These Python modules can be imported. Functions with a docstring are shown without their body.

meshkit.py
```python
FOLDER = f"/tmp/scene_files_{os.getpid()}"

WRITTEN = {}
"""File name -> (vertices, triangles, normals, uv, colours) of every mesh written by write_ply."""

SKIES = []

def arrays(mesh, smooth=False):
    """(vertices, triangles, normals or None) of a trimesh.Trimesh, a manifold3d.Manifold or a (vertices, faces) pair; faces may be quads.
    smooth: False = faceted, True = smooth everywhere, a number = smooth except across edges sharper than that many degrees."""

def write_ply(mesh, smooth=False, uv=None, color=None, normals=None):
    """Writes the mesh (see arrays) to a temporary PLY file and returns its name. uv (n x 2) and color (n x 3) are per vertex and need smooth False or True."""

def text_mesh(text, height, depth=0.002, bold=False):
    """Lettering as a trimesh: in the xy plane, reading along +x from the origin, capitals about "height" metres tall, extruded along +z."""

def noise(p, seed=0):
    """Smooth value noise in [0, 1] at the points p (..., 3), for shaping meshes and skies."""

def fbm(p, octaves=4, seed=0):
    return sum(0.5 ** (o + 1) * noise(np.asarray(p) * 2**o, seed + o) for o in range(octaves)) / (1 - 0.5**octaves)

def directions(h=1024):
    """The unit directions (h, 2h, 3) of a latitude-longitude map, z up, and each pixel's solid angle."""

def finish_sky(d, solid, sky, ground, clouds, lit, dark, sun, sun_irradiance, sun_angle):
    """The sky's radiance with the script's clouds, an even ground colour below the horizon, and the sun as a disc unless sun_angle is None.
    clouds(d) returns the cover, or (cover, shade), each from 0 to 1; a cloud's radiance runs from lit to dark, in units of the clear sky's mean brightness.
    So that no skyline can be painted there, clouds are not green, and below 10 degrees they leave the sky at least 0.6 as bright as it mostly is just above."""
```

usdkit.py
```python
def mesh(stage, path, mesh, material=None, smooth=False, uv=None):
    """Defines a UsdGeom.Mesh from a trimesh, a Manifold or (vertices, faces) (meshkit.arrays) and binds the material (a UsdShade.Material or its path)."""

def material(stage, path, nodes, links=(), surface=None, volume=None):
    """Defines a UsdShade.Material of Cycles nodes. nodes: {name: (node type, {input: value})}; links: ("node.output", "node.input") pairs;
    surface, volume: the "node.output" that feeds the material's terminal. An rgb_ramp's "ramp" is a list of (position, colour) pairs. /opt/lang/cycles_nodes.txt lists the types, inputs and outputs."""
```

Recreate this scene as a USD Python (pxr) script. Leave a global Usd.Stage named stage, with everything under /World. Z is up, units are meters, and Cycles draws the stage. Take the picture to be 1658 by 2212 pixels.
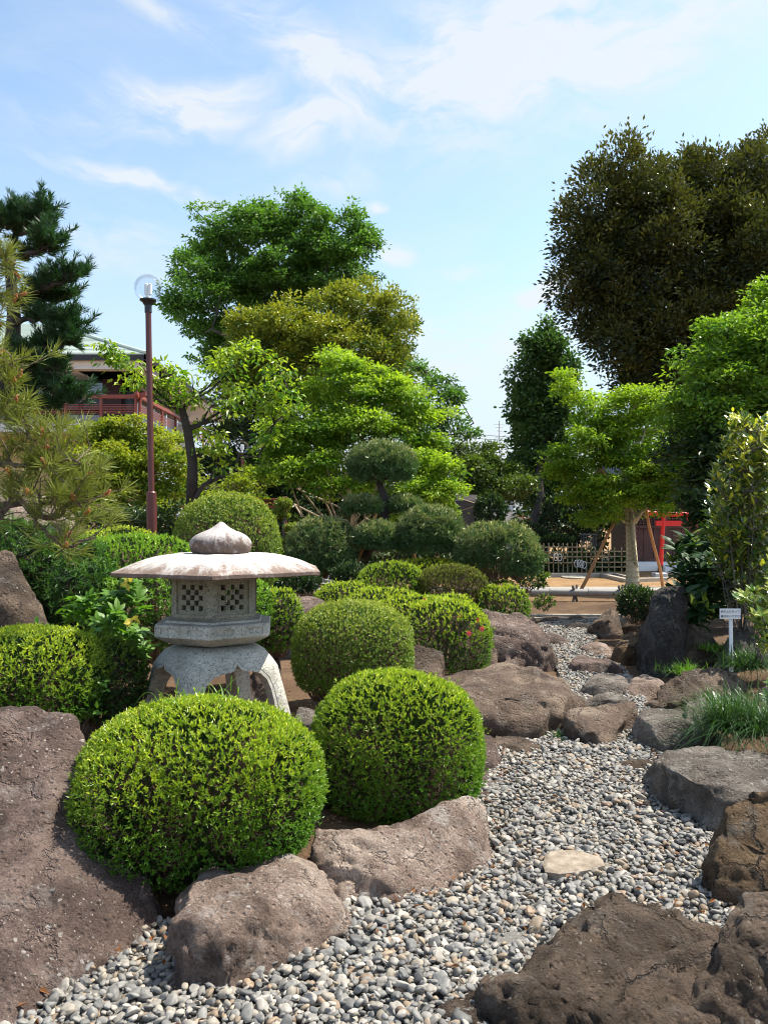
import math, random
import numpy as np, trimesh, shapely, usdkit, meshkit
import manifold3d as m3
from scipy.spatial import cKDTree
from pxr import Usd, UsdGeom, UsdLux, UsdShade, Gf, Sdf, Vt

random.seed(7); np.random.seed(7)
RNG = np.random.default_rng(7)
stage = Usd.Stage.CreateInMemory()
UsdGeom.SetStageUpAxis(stage, 'Z'); UsdGeom.SetStageMetersPerUnit(stage, 1.0)
UsdGeom.Xform.Define(stage, '/World'); UsdGeom.Scope.Define(stage, '/World/Looks')

# ---------------------------------------------------------------- camera
EYE, PITCH = 1.5, math.radians(0.79)
cam = UsdGeom.Camera.Define(stage, '/World/camera')
cam.CreateHorizontalApertureAttr(13.0); cam.CreateVerticalApertureAttr(13.0 * 1024 / 767)
cam.CreateFocalLengthAttr(14.0); cam.CreateFStopAttr(0.0)
cam.CreateClippingRangeAttr(Gf.Vec2f(0.05, 5000))
cam.AddTranslateOp().Set(Gf.Vec3d(0, 0, EYE)); cam.AddRotateXOp().Set(90 + math.degrees(PITCH))
cam.CreateExposureAttr(1.0)

# ---------------------------------------------------------------- sun and sky
SUN = np.array([0.50, 0.16, 0.85]); SUN /= np.linalg.norm(SUN)
SUN_EL, SUN_ROT = math.asin(SUN[2]), math.atan2(SUN[0], SUN[1])
sun = UsdLux.DistantLight.Define(stage, '/World/sun')
sun.CreateIntensityAttr(1.25); sun.CreateAngleAttr(0.53); sun.CreateNormalizeAttr(True)
sun.CreateColorAttr(Gf.Vec3f(1.0, 0.945, 0.83))
zax = Gf.Vec3d(*map(float, SUN))
sun.AddOrientOp().Set(Gf.Quatf(Gf.Rotation(Gf.Vec3d(0, 0, 1), zax).GetQuat()))

F, CX, CY = 1785.0, 829.0, 1105.5       # the photograph seen at 1658 x 2211
def ray(px, py):
    u, v = (px - CX) / F, -(py - CY) / F
    return np.array([u, math.cos(PITCH) - math.sin(PITCH) * v, math.sin(PITCH) + math.cos(PITCH) * v])
def at(px, py, d):
    r = ray(px, py)
    return np.array([0, 0, EYE]) + r * (d / r[1])
def gnd(px, py, z=0.0):
    r = ray(px, py)
    return np.array([0, 0, EYE]) + r * ((z - EYE) / r[2])

def sky_material():
    n = {'tc': ('texture_coordinate', {}),
         'sky': ('sky_texture', {'sky_type': 'single_scattering', 'sun_disc': False, 'sun_elevation': SUN_EL, 'sun_rotation': SUN_ROT,
                                 'altitude': 60.0, 'air_density': 1.0, 'aerosol_density': 1.3, 'ozone_density': 1.2}),
         'sat': ('hsv', {'hue': 0.5, 'saturation': 0.93, 'value': 1.0, 'fac': 1.0}),
         'bg': ('background_shader', {'strength': 0.118}), 'tint': ('mix', {'mix_type': 'multiply', 'fac': 1.0, 'color2': (1.08, 1.17, 1.14)})}
    L = [('tc.generated', 'sky.vector')] if False else []
    L += [('sky.color', 'sat.color'), ('sat.color', 'tint.color1')]
    # cirrus: soft masks along given directions, broken up by streaky noise
    clouds = [(1190, 125, 450, 150, 10, 1.05), (1010, 60, 170, 70, -25, .7), (1330, 90, 260, 60, 12, .8), (690, 150, 210, 62, -32, 1.0), (800, 200, 110, 70, -20, .8), (340, 250, 260, 48, 14, 1.0), (230, 275, 110, 40, 5, .6),
              (660, 285, 150, 45, 6, .9), (290, 400, 190, 24, -3, .7), (380, 60, 160, 26, -12, .45), (820, 445, 34, 16, 0, .9), (845, 548, 52, 26, 0, 1.0),
              (1165, 632, 62, 28, 6, 1.2), (1010, 565, 80, 20, 6, .7), (260, 545, 220, 60, 0, .6), (1000, 760, 330, 120, 0, .5), (960, 950, 240, 60, 0, .7), (700, 400, 160, 40, 10, .35)]
    prev = None
    for i, (px, py, a, b, rot, amp) in enumerate(clouds):
        c = ray(px, py); c /= np.linalg.norm(c)
        n[f's{i}'] = ('vector_math', {'math_type': 'subtract', 'vector2': c})
        n[f'r{i}'] = ('vector_rotate', {'rotate_type': 'y_axis', 'angle': math.radians(rot)})
        n[f'k{i}'] = ('vector_math', {'math_type': 'multiply', 'vector2': (F / a, 1.0, F / b)})
        n[f'l{i}'] = ('vector_math', {'math_type': 'length'})
        n[f'm{i}'] = ('map_range', {'range_type': 'smoothstep', 'from_min': 0.0, 'from_max': 1.25, 'to_min': amp, 'to_max': 0.0, 'clamp': True})
        L += [('warp.vector', f's{i}.vector1'), (f's{i}.vector', f'r{i}.vector'), (f'r{i}.vector', f'k{i}.vector1'), (f'k{i}.vector', f'l{i}.vector1'), (f'l{i}.value', f'm{i}.value')]
        if prev is None:
            prev = f'm{i}.result'
        else:
            n[f'a{i}'] = ('math', {'math_type': 'maximum'})
            L += [(prev, f'a{i}.value1'), (f'm{i}.result', f'a{i}.value2')]
            prev = f'a{i}.value'
    n['wn'] = ('noise_texture', {'scale': 5.0, 'detail': 4.0, 'roughness': .55})
    n['ws'] = ('vector_math', {'math_type': 'subtract', 'vector2': (.5, .5, .5)})
    n['wk'] = ('vector_math', {'math_type': 'scale', 'scale': 0.10})
    n['warp'] = ('vector_math', {'math_type': 'add'})
    n['st'] = ('mapping', {'scale': (3.2, 3.0, 9.0), 'rotation': (0, 0.22, 0)})
    n['sn'] = ('noise_texture', {'scale': 2.4, 'detail': 8.0, 'roughness': .62, 'distortion': 0.6})
    n['sr'] = ('map_range', {'range_type': 'smoothstep', 'from_min': 0.30, 'from_max': 0.68, 'to_min': 0.10, 'to_max': 1.45, 'clamp': True})
    n['mul'] = ('math', {'math_type': 'multiply'})
    n['veil'] = ('math', {'math_type': 'multiply_add', 'value2': 0.13})
    n['cap'] = ('math', {'math_type': 'minimum', 'value2': 0.86})
    # pale band low over the horizon
    n['sep'] = ('separate_xyz', {})
    n['hz'] = ('map_range', {'range_type': 'smoothstep', 'from_min': -0.02, 'from_max': 0.36, 'to_min': 0.95, 'to_max': 0.0, 'clamp': True})
    n['white'] = ('color', {'value': (3.75, 3.95, 4.1)})
    n['haze'] = ('color', {'value': (2.85, 3.25, 3.7)})
    n['hzm1'] = ('mix', {})
    n['hzm2'] = ('mix', {})
    L += [('tc.generated', 'wn.vector'), ('wn.color', 'ws.vector1'), ('ws.vector', 'wk.vector1'), ('tc.generated', 'warp.vector1'), ('wk.vector', 'warp.vector2'),
          ('warp.vector', 'st.vector'), ('st.vector', 'sn.vector'), ('sn.fac', 'sr.value'), (prev, 'mul.value1'), ('sr.result', 'mul.value2'),
          ('sr.result', 'veil.value1'), ('mul.value', 'veil.value3'), ('veil.value', 'cap.value1'),
          ('tc.generated', 'sep.vector'), ('sep.z', 'hz.value'), ('hz.result', 'hzm1.fac'), ('tint.color', 'hzm1.color1'), ('haze.color', 'hzm1.color2'),
          ('cap.value', 'hzm2.fac'), ('hzm1.color', 'hzm2.color1'), ('white.color', 'hzm2.color2'), ('hzm2.color', 'bg.color')]
    return usdkit.material(stage, '/World/Looks/sky', n, L, surface='bg.background')

dome = UsdLux.DomeLight.Define(stage, '/World/sky')
UsdShade.MaterialBindingAPI.Apply(dome.GetPrim()).Bind(sky_material())
dome.GetPrim().SetCustomDataByKey('kind', 'structure')

# ---------------------------------------------------------------- helpers
_taken = {}
def numbered(parent, name):
    k = _taken.get((parent, name), 0); _taken[(parent, name)] = k + 1
    return f'{parent}/{name}' if k == 0 else f'{parent}/{name}_{k:03d}'
def say(prim, label=None, cat=None, group=None, kind=None):
    for k, v in (('label', label), ('category', cat), ('group', group), ('kind', kind)):
        if v: prim.SetCustomDataByKey(k, v)

class Thing:
    """An Xform directly under /World whose children are the parts; part() takes meshes in world coordinates."""
    def __init__(self, name, label=None, cat=None, loc=(0, 0, 0), group=None, kind=None):
        self.path, self.loc = numbered('/World', name), np.asarray(loc, float)
        x = UsdGeom.Xform.Define(stage, self.path); x.AddTranslateOp().Set(Gf.Vec3d(*map(float, self.loc)))
        self.prim = x.GetPrim(); say(self.prim, label, cat, group, kind)
    def part(self, name, mesh, mat, smooth=False, parent=None, kind=None, label=None, attrs=None):
        v, f = vf(mesh)
        if len(f) == 0: return None
        path = numbered(parent or self.path, name)
        m = usdkit.mesh(stage, path, (v - self.loc, f), M[mat], smooth)
        if attrs:
            for k, a in attrs.items():
                UsdGeom.PrimvarsAPI(m).CreatePrimvar(k, Sdf.ValueTypeNames.FloatArray, 'vertex').Set(Vt.FloatArray.FromNumpy(np.asarray(a, np.float32)))
        say(m.GetPrim(), label, None, None, kind)
        return path
def solo(name, mesh, mat, label=None, cat=None, smooth=False, group=None, kind=None):
    v, f = vf(mesh)
    p = numbered('/World', name)
    m = usdkit.mesh(stage, p, (v, f), M[mat], smooth); say(m.GetPrim(), label, cat, group, kind)
    return m

def vf(mesh):
    if isinstance(mesh, tuple):
        v, f = np.asarray(mesh[0], float), np.asarray(mesh[1], int)
        if f.shape[1] == 4: f = np.vstack([f[:, [0, 1, 2]], f[:, [0, 2, 3]]])
        return v, f
    if isinstance(mesh, m3.Manifold):
        m = mesh.to_mesh(); return np.array(m.vert_properties[:, :3], float), np.array(m.tri_verts, int)
    return np.asarray(mesh.vertices, float), np.asarray(mesh.faces, int)
def cat(*ms):
    vs, fs, n = [], [], 0
    for m in ms:
        v, f = vf(m); vs.append(v); fs.append(f + n); n += len(v)
    return (np.vstack(vs), np.vstack(fs)) if vs else (np.zeros((0, 3)), np.zeros((0, 3), int))
def unit(a): return a / np.maximum(np.linalg.norm(a, axis=-1, keepdims=True), 1e-9)
def rv(n): return unit(RNG.normal(size=(n, 3)))

def tube(points, radii, sides=6, cap=True):
    p = np.asarray(points, float); r = np.broadcast_to(np.asarray(radii, float), (len(p),))
    t = unit(np.gradient(p, axis=0)); a = np.zeros_like(p)
    ref = np.array([1.0, 0.1, 0]) if abs(t[0, 2]) > .8 else np.array([0, 0, 1.0])
    for i in range(len(p)):
        a[i] = unit(np.cross(t[i], np.cross(ref, t[i]))); ref = a[i]
    b = np.cross(t, a); ang = np.arange(sides) * 2 * np.pi / sides
    v = p[:, None] + r[:, None, None] * (np.cos(ang)[None, :, None] * a[:, None] + np.sin(ang)[None, :, None] * b[:, None])
    i, j = np.meshgrid(np.arange(len(p) - 1), np.arange(sides), indexing='ij')
    q = np.stack([i * sides + j, i * sides + (j + 1) % sides, (i + 1) * sides + (j + 1) % sides, (i + 1) * sides + j], -1).reshape(-1, 4)
    f = np.vstack([q[:, [0, 1, 2]], q[:, [0, 2, 3]]]); v = v.reshape(-1, 3)
    if cap:
        k = len(v); v = np.vstack([v, p[0], p[-1]]); j = np.arange(sides); e = (len(p) - 1) * sides
        f = np.vstack([f, np.stack([np.full(sides, k), (j + 1) % sides, j], 1), np.stack([np.full(sides, k + 1), e + j, e + (j + 1) % sides], 1)])
    return v, f
def tubes3(A, B, C, r0, r1):
    """Many thin bent twigs at once (triangular section)."""
    n = len(A); P = np.stack([A, B, C], 1); R = np.stack([r0, (r0 + r1) / 2, r1], 1)
    t = unit(np.stack([B - A, C - A, C - B], 1)); ref = np.where(np.abs(t[..., 2:]) < .9, [0, 0, 1.0], [1.0, 0, 0])
    a = unit(np.cross(t, ref)); b = np.cross(t, a); ang = np.arange(3) * 2 * np.pi / 3
    v = P[:, :, None] + R[:, :, None, None] * (np.cos(ang)[:, None] * a[:, :, None] + np.sin(ang)[:, None] * b[:, :, None])
    f = []
    for i in range(2):
        for j in range(3):
            k = (j + 1) % 3
            f += [[i * 3 + j, i * 3 + k, i * 3 + 3 + k], [i * 3 + j, i * 3 + 3 + k, i * 3 + 3 + j]]
    f = np.array(f)[None] + (np.arange(n) * 9)[:, None, None]
    return v.reshape(-1, 3), f.reshape(-1, 3)
def wob(p0, p1, n=6, amp=.05, sag=0.0, seed=0):
    r = np.random.default_rng(seed); t = np.linspace(0, 1, n)[:, None]
    p = np.asarray(p0) * (1 - t) + np.asarray(p1) * t
    L = np.linalg.norm(np.asarray(p1) - p0)
    p[1:-1] += r.normal(size=(n - 2, 3)) * amp * L
    p[:, 2] += sag * L * (4 * t[:, 0] * (1 - t[:, 0]))
    return p
def box(c, s, rot=0.0):
    m = trimesh.creation.box(s); v = np.array(m.vertices)
    if rot: v = v @ np.array([[math.cos(rot), math.sin(rot), 0], [-math.sin(rot), math.cos(rot), 0], [0, 0, 1]])
    return v + np.asarray(c, float), np.array(m.faces)
def rbox(c, s, b=.01, rot=0.0):
    """A box with chamfered edges."""
    hx, hy, hz = np.asarray(s, float) / 2; b = min(b, hx * .5, hy * .5, hz * .5); pts = []
    for sx in (-1, 1):
        for sy in (-1, 1):
            for sz in (-1, 1):
                pts += [[sx * (hx - b), sy * (hy - b), sz * hz], [sx * (hx - b), sy * hy, sz * (hz - b)], [sx * hx, sy * (hy - b), sz * (hz - b)]]
    v, f = vf(m3.Manifold.hull_points(np.array(pts)))
    if rot: v = v @ np.array([[math.cos(rot), math.sin(rot), 0], [-math.sin(rot), math.cos(rot), 0], [0, 0, 1]])
    return v + np.asarray(c, float), f
def lathe(profile, c=(0, 0, 0), n=32):
    p = np.asarray(profile, float); a = np.arange(n) * 2 * np.pi / n
    v = np.stack([p[:, None, 0] * np.cos(a), p[:, None, 0] * np.sin(a), np.broadcast_to(p[:, None, 1], (len(p), n))], -1).reshape(-1, 3)
    i, j = np.meshgrid(np.arange(len(p) - 1), np.arange(n), indexing='ij')
    q = np.stack([i * n + j, i * n + (j + 1) % n, (i + 1) * n + (j + 1) % n, (i + 1) * n + j], -1).reshape(-1, 4)
    return v + np.asarray(c, float), np.vstack([q[:, [0, 1, 2]], q[:, [0, 2, 3]]])
def slab(poly, z0, z1):
    """A vertical prism over a ground polygon."""
    m = trimesh.creation.extrude_polygon(shapely.Polygon(poly), z1 - z0, engine='earcut')
    return np.array(m.vertices) + [0, 0, z0], np.array(m.faces)

# ---- leaves
def cards(P, D, N, L, W, fold=.18, droop=.12):
    """Two-triangle folded leaves: base P, direction D, face normal about N."""
    D = unit(D); S = unit(np.cross(D, N)); N = np.cross(S, D); L = np.broadcast_to(L, (len(P),))[:, None]; W = np.broadcast_to(W, (len(P),))[:, None]
    mid = P + D * L * .45
    v = np.stack([P, mid - S * W / 2 + N * fold * W, P + D * L - N * droop * L, mid + S * W / 2 + N * fold * W], 1).reshape(-1, 3)
    k = (np.arange(len(P)) * 4)[:, None]
    return v, np.vstack([k + [0, 1, 2], k + [0, 2, 3]])
def big_leaf(P, D, N, L, W, lobes=None, fold=.12, droop=.2, rng=None):
    """One well-shaped leaf: outline halves along a drooping midrib; returns one small mesh."""
    D = unit(np.asarray(D, float)); S = unit(np.cross(D, N)); N = np.cross(S, D)
    prof = lobes or [(0, .04), (.15, .55), (.38, 1.0), (.62, .9), (.84, .5), (1.0, .0)]
    v, f = [], []
    for t, w in prof:
        c = P + D * L * t - N * droop * L * t * t
        h = W / 2 * w
        v += [c - S * h + N * fold * h, c, c + S * h + N * fold * h]
    for i in range(len(prof) - 1):
        a = 3 * i
        f += [[a, a + 3, a + 4], [a, a + 4, a + 1], [a + 1, a + 4, a + 5], [a + 1, a + 5, a + 2]]
    return np.array(v), np.array(f)
def lobed_leaf(P, D, N, L, rng):
    """A deeply three-lobed leaf made of joined blades."""
    D = unit(np.asarray(D, float)); S = unit(np.cross(D, N)); N = np.cross(S, D); parts = []
    for ang, k in ((0, 1.0), (.75, .78), (-.75, .78), (1.45, .5), (-1.45, .5)):
        d = D * math.cos(ang) + S * math.sin(ang)
        parts.append(big_leaf(P, d + N * rng.normal() * .08, N, L * k, L * .36 * k, [(0, .25), (.35, .9), (.6, 1), (.8, .62), (1, 0)], .1, .22))
    return cat(*parts)

# ---- materials
M = {}
def mat(name, nodes, links=(), surface='p.BSDF'):
    M[name] = usdkit.material(stage, '/World/Looks/' + name, nodes, links, surface=surface); return M[name]
def plain(name, col, rough=.6, var=.12, scale=6.0, bump=0.0, bscale=60.0, metallic=0.0, spec=.5, detail=6.0):
    c = np.array(col)
    n = {'g': ('geometry', {}), 'n': ('noise_texture', {'scale': scale, 'detail': detail, 'roughness': .6}),
         'r': ('rgb_ramp', {'ramp': [(.25, c * (1 - var)), (.75, np.minimum(c * (1 + var), 1))]}),
         'p': ('principled_bsdf', {'roughness': rough, 'metallic': metallic, 'specular_ior_level': spec})}
    l = [('g.position', 'n.vector'), ('n.fac', 'r.fac'), ('r.color', 'p.base_color')]
    if bump:
        n['n2'] = ('noise_texture', {'scale': bscale, 'detail': 5.0, 'roughness': .65})
        n['b'] = ('bump', {'strength': bump, 'distance': .02})
        l += [('g.position', 'n2.vector'), ('n2.fac', 'b.height'), ('b.normal', 'p.normal')]
    mat(name, n, l)
WARM = ('azalea_leaf', 'azalea_dark', 'yew_leaf', 'maple_leaf', 'cherry_leaf', 'broad_leaf', 'zelkova_leaf', 'peony_leaf', 'dark_fern_leaf', 'podocarp_leaf')
GAIN = {'azalea_leaf': 2.0, 'azalea_dark': 1.5, 'azalea_old': 1.0, 'box_leaf': 2.2, 'podocarp_leaf': 3.5, 'brown_leaf': 1.4, 'maple_leaf': 1.45, 'maple_gold_leaf': 1.5, 'cherry_leaf': 1.8, 'zelkova_leaf': 1.7, 'camphor_leaf': 2.25, 'oak_leaf': 1.2, 'ginkgo_leaf': 1.5, 'broad_leaf': 2.0, 'evergreen_leaf': 1.3, 'yellow_shrub_leaf': 2.2, 'glossy_shrub_leaf': 1.3, 'aucuba_leaf': 1.5, 'aucuba_young_leaf': 1.2, 'peony_leaf': 1.5, 'dark_fern_leaf': 1.5, 'yew_leaf': 2.0, 'grass_blade': 0.9, 'bright_blade': 1.2, 'red_pine_needle': 2.7, 'black_pine_needle': 2.3}
def leafmat(name, stops, trans=(.5, .7, .05), tfac=.32, rough=.42, spec=.35, tip=None):
    """stops: leaf base colours drawn per leaf. tip: (attribute name, colour) mixed by a mesh attribute (young growth)."""
    gain = GAIN.get(name, 1.0); warm = (1.12, 1.0, .85) if name in WARM else (1, 1, 1); stops = [(q, tuple(min(.62, x * gain * k) for x, k in zip(c, warm))) for q, c in stops]
    if tip: tip = (tip[0], tuple(min(.62, x * (1 + (gain - 1) * .6)) for x in tip[1]))
    n = {'g': ('geometry', {}), 'r': ('rgb_ramp', {'ramp': list(stops)}), 'p': ('principled_bsdf', {'roughness': rough, 'specular_ior_level': spec}),
         't': ('translucent_bsdf', {}), 'mx': ('mix_closure', {'fac': tfac}), 'tm': ('mix', {'mix_type': 'multiply', 'fac': 1.0, 'color2': np.array(trans)})}
    l = [('g.random_per_island', 'r.fac'), ('p.BSDF', 'mx.closure1'), ('t.BSDF', 'mx.closure2')]
    src = 'r.color'
    if tip:
        n['at'] = ('attribute', {'attribute': tip[0]}); n['mt'] = ('mix', {'color2': np.array(tip[1])})
        l += [('at.fac', 'mt.fac'), ('r.color', 'mt.color1')]; src = 'mt.color'
    l += [(src, 'p.base_color'), (src, 'tm.color1'), ('tm.color', 't.color')]
    mat(name, n, l, surface='mx.closure')

def rockmat(name, dark, mid, light, lichen=(.42, .40, .36), spots=.6, patch=.5, bump=1.0, seed=0.0):
    n = {'g': ('geometry', {}), 'o': ('vector_math', {'math_type': 'add', 'vector2': (seed, seed * .7, seed * 1.3)}),
         'n1': ('noise_texture', {'scale': 3.0, 'detail': 12.0, 'roughness': .68}),
         'r1': ('rgb_ramp', {'ramp': [(.34, dark), (.50, mid), (.66, light)]}),
         'n2': ('noise_texture', {'scale': 120.0, 'detail': 6.0, 'roughness': .75}),
         'r2': ('rgb_ramp', {'ramp': [(.34, (.52, .51, .50)), (.5, (1, 1, 1)), (.66, (1.34, 1.32, 1.30))]}),
         'mu': ('mix', {'mix_type': 'multiply', 'fac': 1.0}),
         # pale lichen in ragged patches
         'n3': ('noise_texture', {'scale': 6.5, 'detail': 14.0, 'roughness': .78}),
         'r3': ('map_range', {'range_type': 'smoothstep', 'from_min': .54, 'from_max': .60, 'to_min': 0.0, 'to_max': patch, 'clamp': True}),
         'l1': ('mix', {'color2': np.array(lichen) * .72}),
         # crisp crusty specks of two sizes, in scattered colonies
         'w': ('noise_texture', {'scale': 90.0, 'detail': 3.0}), 'wk': ('mix', {'mix_type': 'linear_light', 'fac': .006}),
         'vo': ('voronoi_texture', {'scale': 26.0}), 'vc': ('separate_color', {}), 'vt': ('map_range', {'from_min': .45, 'from_max': 1.0, 'to_min': 0.0, 'to_max': .26, 'clamp': True}), 'vl': ('math', {'math_type': 'less_than'}),
         'v2': ('voronoi_texture', {'scale': 70.0}), 'v2c': ('separate_color', {}), 'v2t': ('map_range', {'from_min': .5, 'from_max': 1.0, 'to_min': 0.0, 'to_max': .30, 'clamp': True}), 'v2l': ('math', {'math_type': 'less_than'}),
         'n5': ('noise_texture', {'scale': 2.6, 'detail': 4.0, 'roughness': .6}), 'r5': ('map_range', {'from_min': .43, 'from_max': .55, 'to_min': 0.0, 'to_max': spots, 'clamp': True}),
         'ms': ('math', {'math_type': 'multiply'}), 'l2': ('mix', {'color2': np.array(lichen)}), 'ms2': ('math', {'math_type': 'multiply'}), 'l3': ('mix', {'color2': np.array(lichen) * 1.08}),
         # relief: grain, pits and a few open cracks
         'n4': ('noise_texture', {'scale': 11.0, 'detail': 14.0, 'roughness': .72}), 'n6': ('noise_texture', {'scale': 60.0, 'detail': 8.0, 'roughness': .75}),
         'cw': ('mix', {'mix_type': 'linear_light', 'fac': .16}), 'cn': ('noise_texture', {'scale': 3.5, 'detail': 6.0, 'roughness': .65}),
         'ck': ('voronoi_texture', {'scale': 3.2, 'feature': 'distance_to_edge'}), 'ckr': ('map_range', {'range_type': 'smoothstep', 'from_min': .0, 'from_max': .035, 'to_min': -1.0, 'to_max': 0.0, 'clamp': True}),
         'cm': ('map_range', {'from_min': .48, 'from_max': .58, 'to_min': 0.0, 'to_max': 1.0, 'clamp': True}), 'cmu': ('math', {'math_type': 'multiply'}),
         'pv': ('voronoi_texture', {'scale': 34.0}), 'pr': ('map_range', {'range_type': 'smoothstep', 'from_min': .05, 'from_max': .38, 'to_min': -.35, 'to_max': 0.0, 'clamp': True}),
         'bs': ('math', {'math_type': 'multiply_add', 'value2': .55}), 'bs2': ('math', {'math_type': 'multiply_add', 'value2': .7}), 'bs3': ('math', {'math_type': 'add'}),
         'b': ('bump', {'strength': bump, 'distance': .05}),
         'p': ('principled_bsdf', {'roughness': .85, 'specular_ior_level': .22})}
    l = [('g.position', 'o.vector1')] + [('o.vector', f'{k}.vector') for k in ('n1', 'n2', 'n3', 'n4', 'n5', 'n6', 'w', 'cn', 'pv')]
    l += [('o.vector', 'wk.color1'), ('w.color', 'wk.color2'), ('wk.color', 'vo.vector'), ('wk.color', 'v2.vector'), ('o.vector', 'cw.color1'), ('cn.color', 'cw.color2'), ('cw.color', 'ck.vector'),
          ('n1.fac', 'r1.fac'), ('n2.fac', 'r2.fac'), ('r1.color', 'mu.color1'), ('r2.color', 'mu.color2'),
          ('n3.fac', 'r3.value'), ('r3.result', 'l1.fac'), ('mu.color', 'l1.color1'), ('n5.fac', 'r5.value'),
          ('vo.color', 'vc.color'), ('vc.r', 'vt.value'), ('vo.distance', 'vl.value1'), ('vt.result', 'vl.value2'), ('vl.value', 'ms.value1'), ('r5.result', 'ms.value2'), ('ms.value', 'l2.fac'), ('l1.color', 'l2.color1'),
          ('v2.color', 'v2c.color'), ('v2c.r', 'v2t.value'), ('v2.distance', 'v2l.value1'), ('v2t.result', 'v2l.value2'), ('v2l.value', 'ms2.value1'), ('r5.result', 'ms2.value2'), ('ms2.value', 'l3.fac'), ('l2.color', 'l3.color1'), ('l3.color', 'p.base_color'),
          ('ck.distance', 'ckr.value'), ('n1.fac', 'cm.value'), ('ckr.result', 'cmu.value1'), ('cm.result', 'cmu.value2'), ('pv.distance', 'pr.value'),
          ('n6.fac', 'bs.value1'), ('n4.fac', 'bs.value3'), ('cmu.value', 'bs2.value1'), ('bs.value', 'bs2.value3'), ('bs2.value', 'bs3.value1'), ('pr.result', 'bs3.value2'), ('bs3.value', 'b.height'), ('b.normal', 'p.normal')]
    mat(name, n, l)

rockmat('rock_purple', (.045, .031, .026), (.132, .091, .076), (.265, .192, .162), (.50, .45, .41), .75, .30, 1.0, 0.0)
rockmat('rock_pale', (.080, .054, .042), (.265, .192, .155), (.50, .405, .335), (.58, .53, .48), .7, .5, 1.0, 3.1)
rockmat('rock_brown', (.036, .025, .018), (.108, .076, .054), (.230, .165, .122), (.36, .33, .29), .85, .30, 1.2, 7.7)
rockmat('rock_tan', (.065, .044, .034), (.155, .108, .080), (.30, .225, .165), (.42, .37, .31), .6, .35, 1.1, 31.7)
rockmat('rock_rust', (.045, .030, .019), (.125, .078, .042), (.225, .150, .085), (.33, .31, .27), .8, .45, 1.25, 12.3)
rockmat('rock_grey', (.070, .058, .048), (.165, .137, .115), (.32, .275, .235), (.48, .45, .40), .75, .5, 1.1, 17.9)
rockmat('rock_dark', (.024, .020, .018), (.056, .047, .041), (.115, .098, .086), (.30, .29, .26), .8, .4, 1.2, 23.3)

leafmat('azalea_leaf', [(0, (.035, .090, .010)), (.45, (.075, .155, .012)), (1, (.135, .215, .016))], (1.5, 1.7, .6), .30, .36, .45, ('tip', (.37, .47, .030)))
leafmat('azalea_dark', [(0, (.022, .060, .010)), (.5, (.045, .105, .012)), (1, (.085, .150, .018))], (1.5, 1.7, .6), .28, .36, .45, ('tip', (.24, .29, .022)))
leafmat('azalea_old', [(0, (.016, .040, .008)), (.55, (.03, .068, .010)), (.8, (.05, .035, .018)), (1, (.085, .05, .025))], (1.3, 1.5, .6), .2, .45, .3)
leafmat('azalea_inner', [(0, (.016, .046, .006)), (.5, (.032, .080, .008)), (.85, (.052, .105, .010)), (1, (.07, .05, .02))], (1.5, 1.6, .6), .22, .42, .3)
leafmat('box_leaf', [(0, (.050, .085, .010)), (.5, (.105, .150, .016)), (1, (.185, .205, .022))], (1.4, 1.5, .5), .28, .38, .45, ('tip', (.30, .30, .045)))
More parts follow.
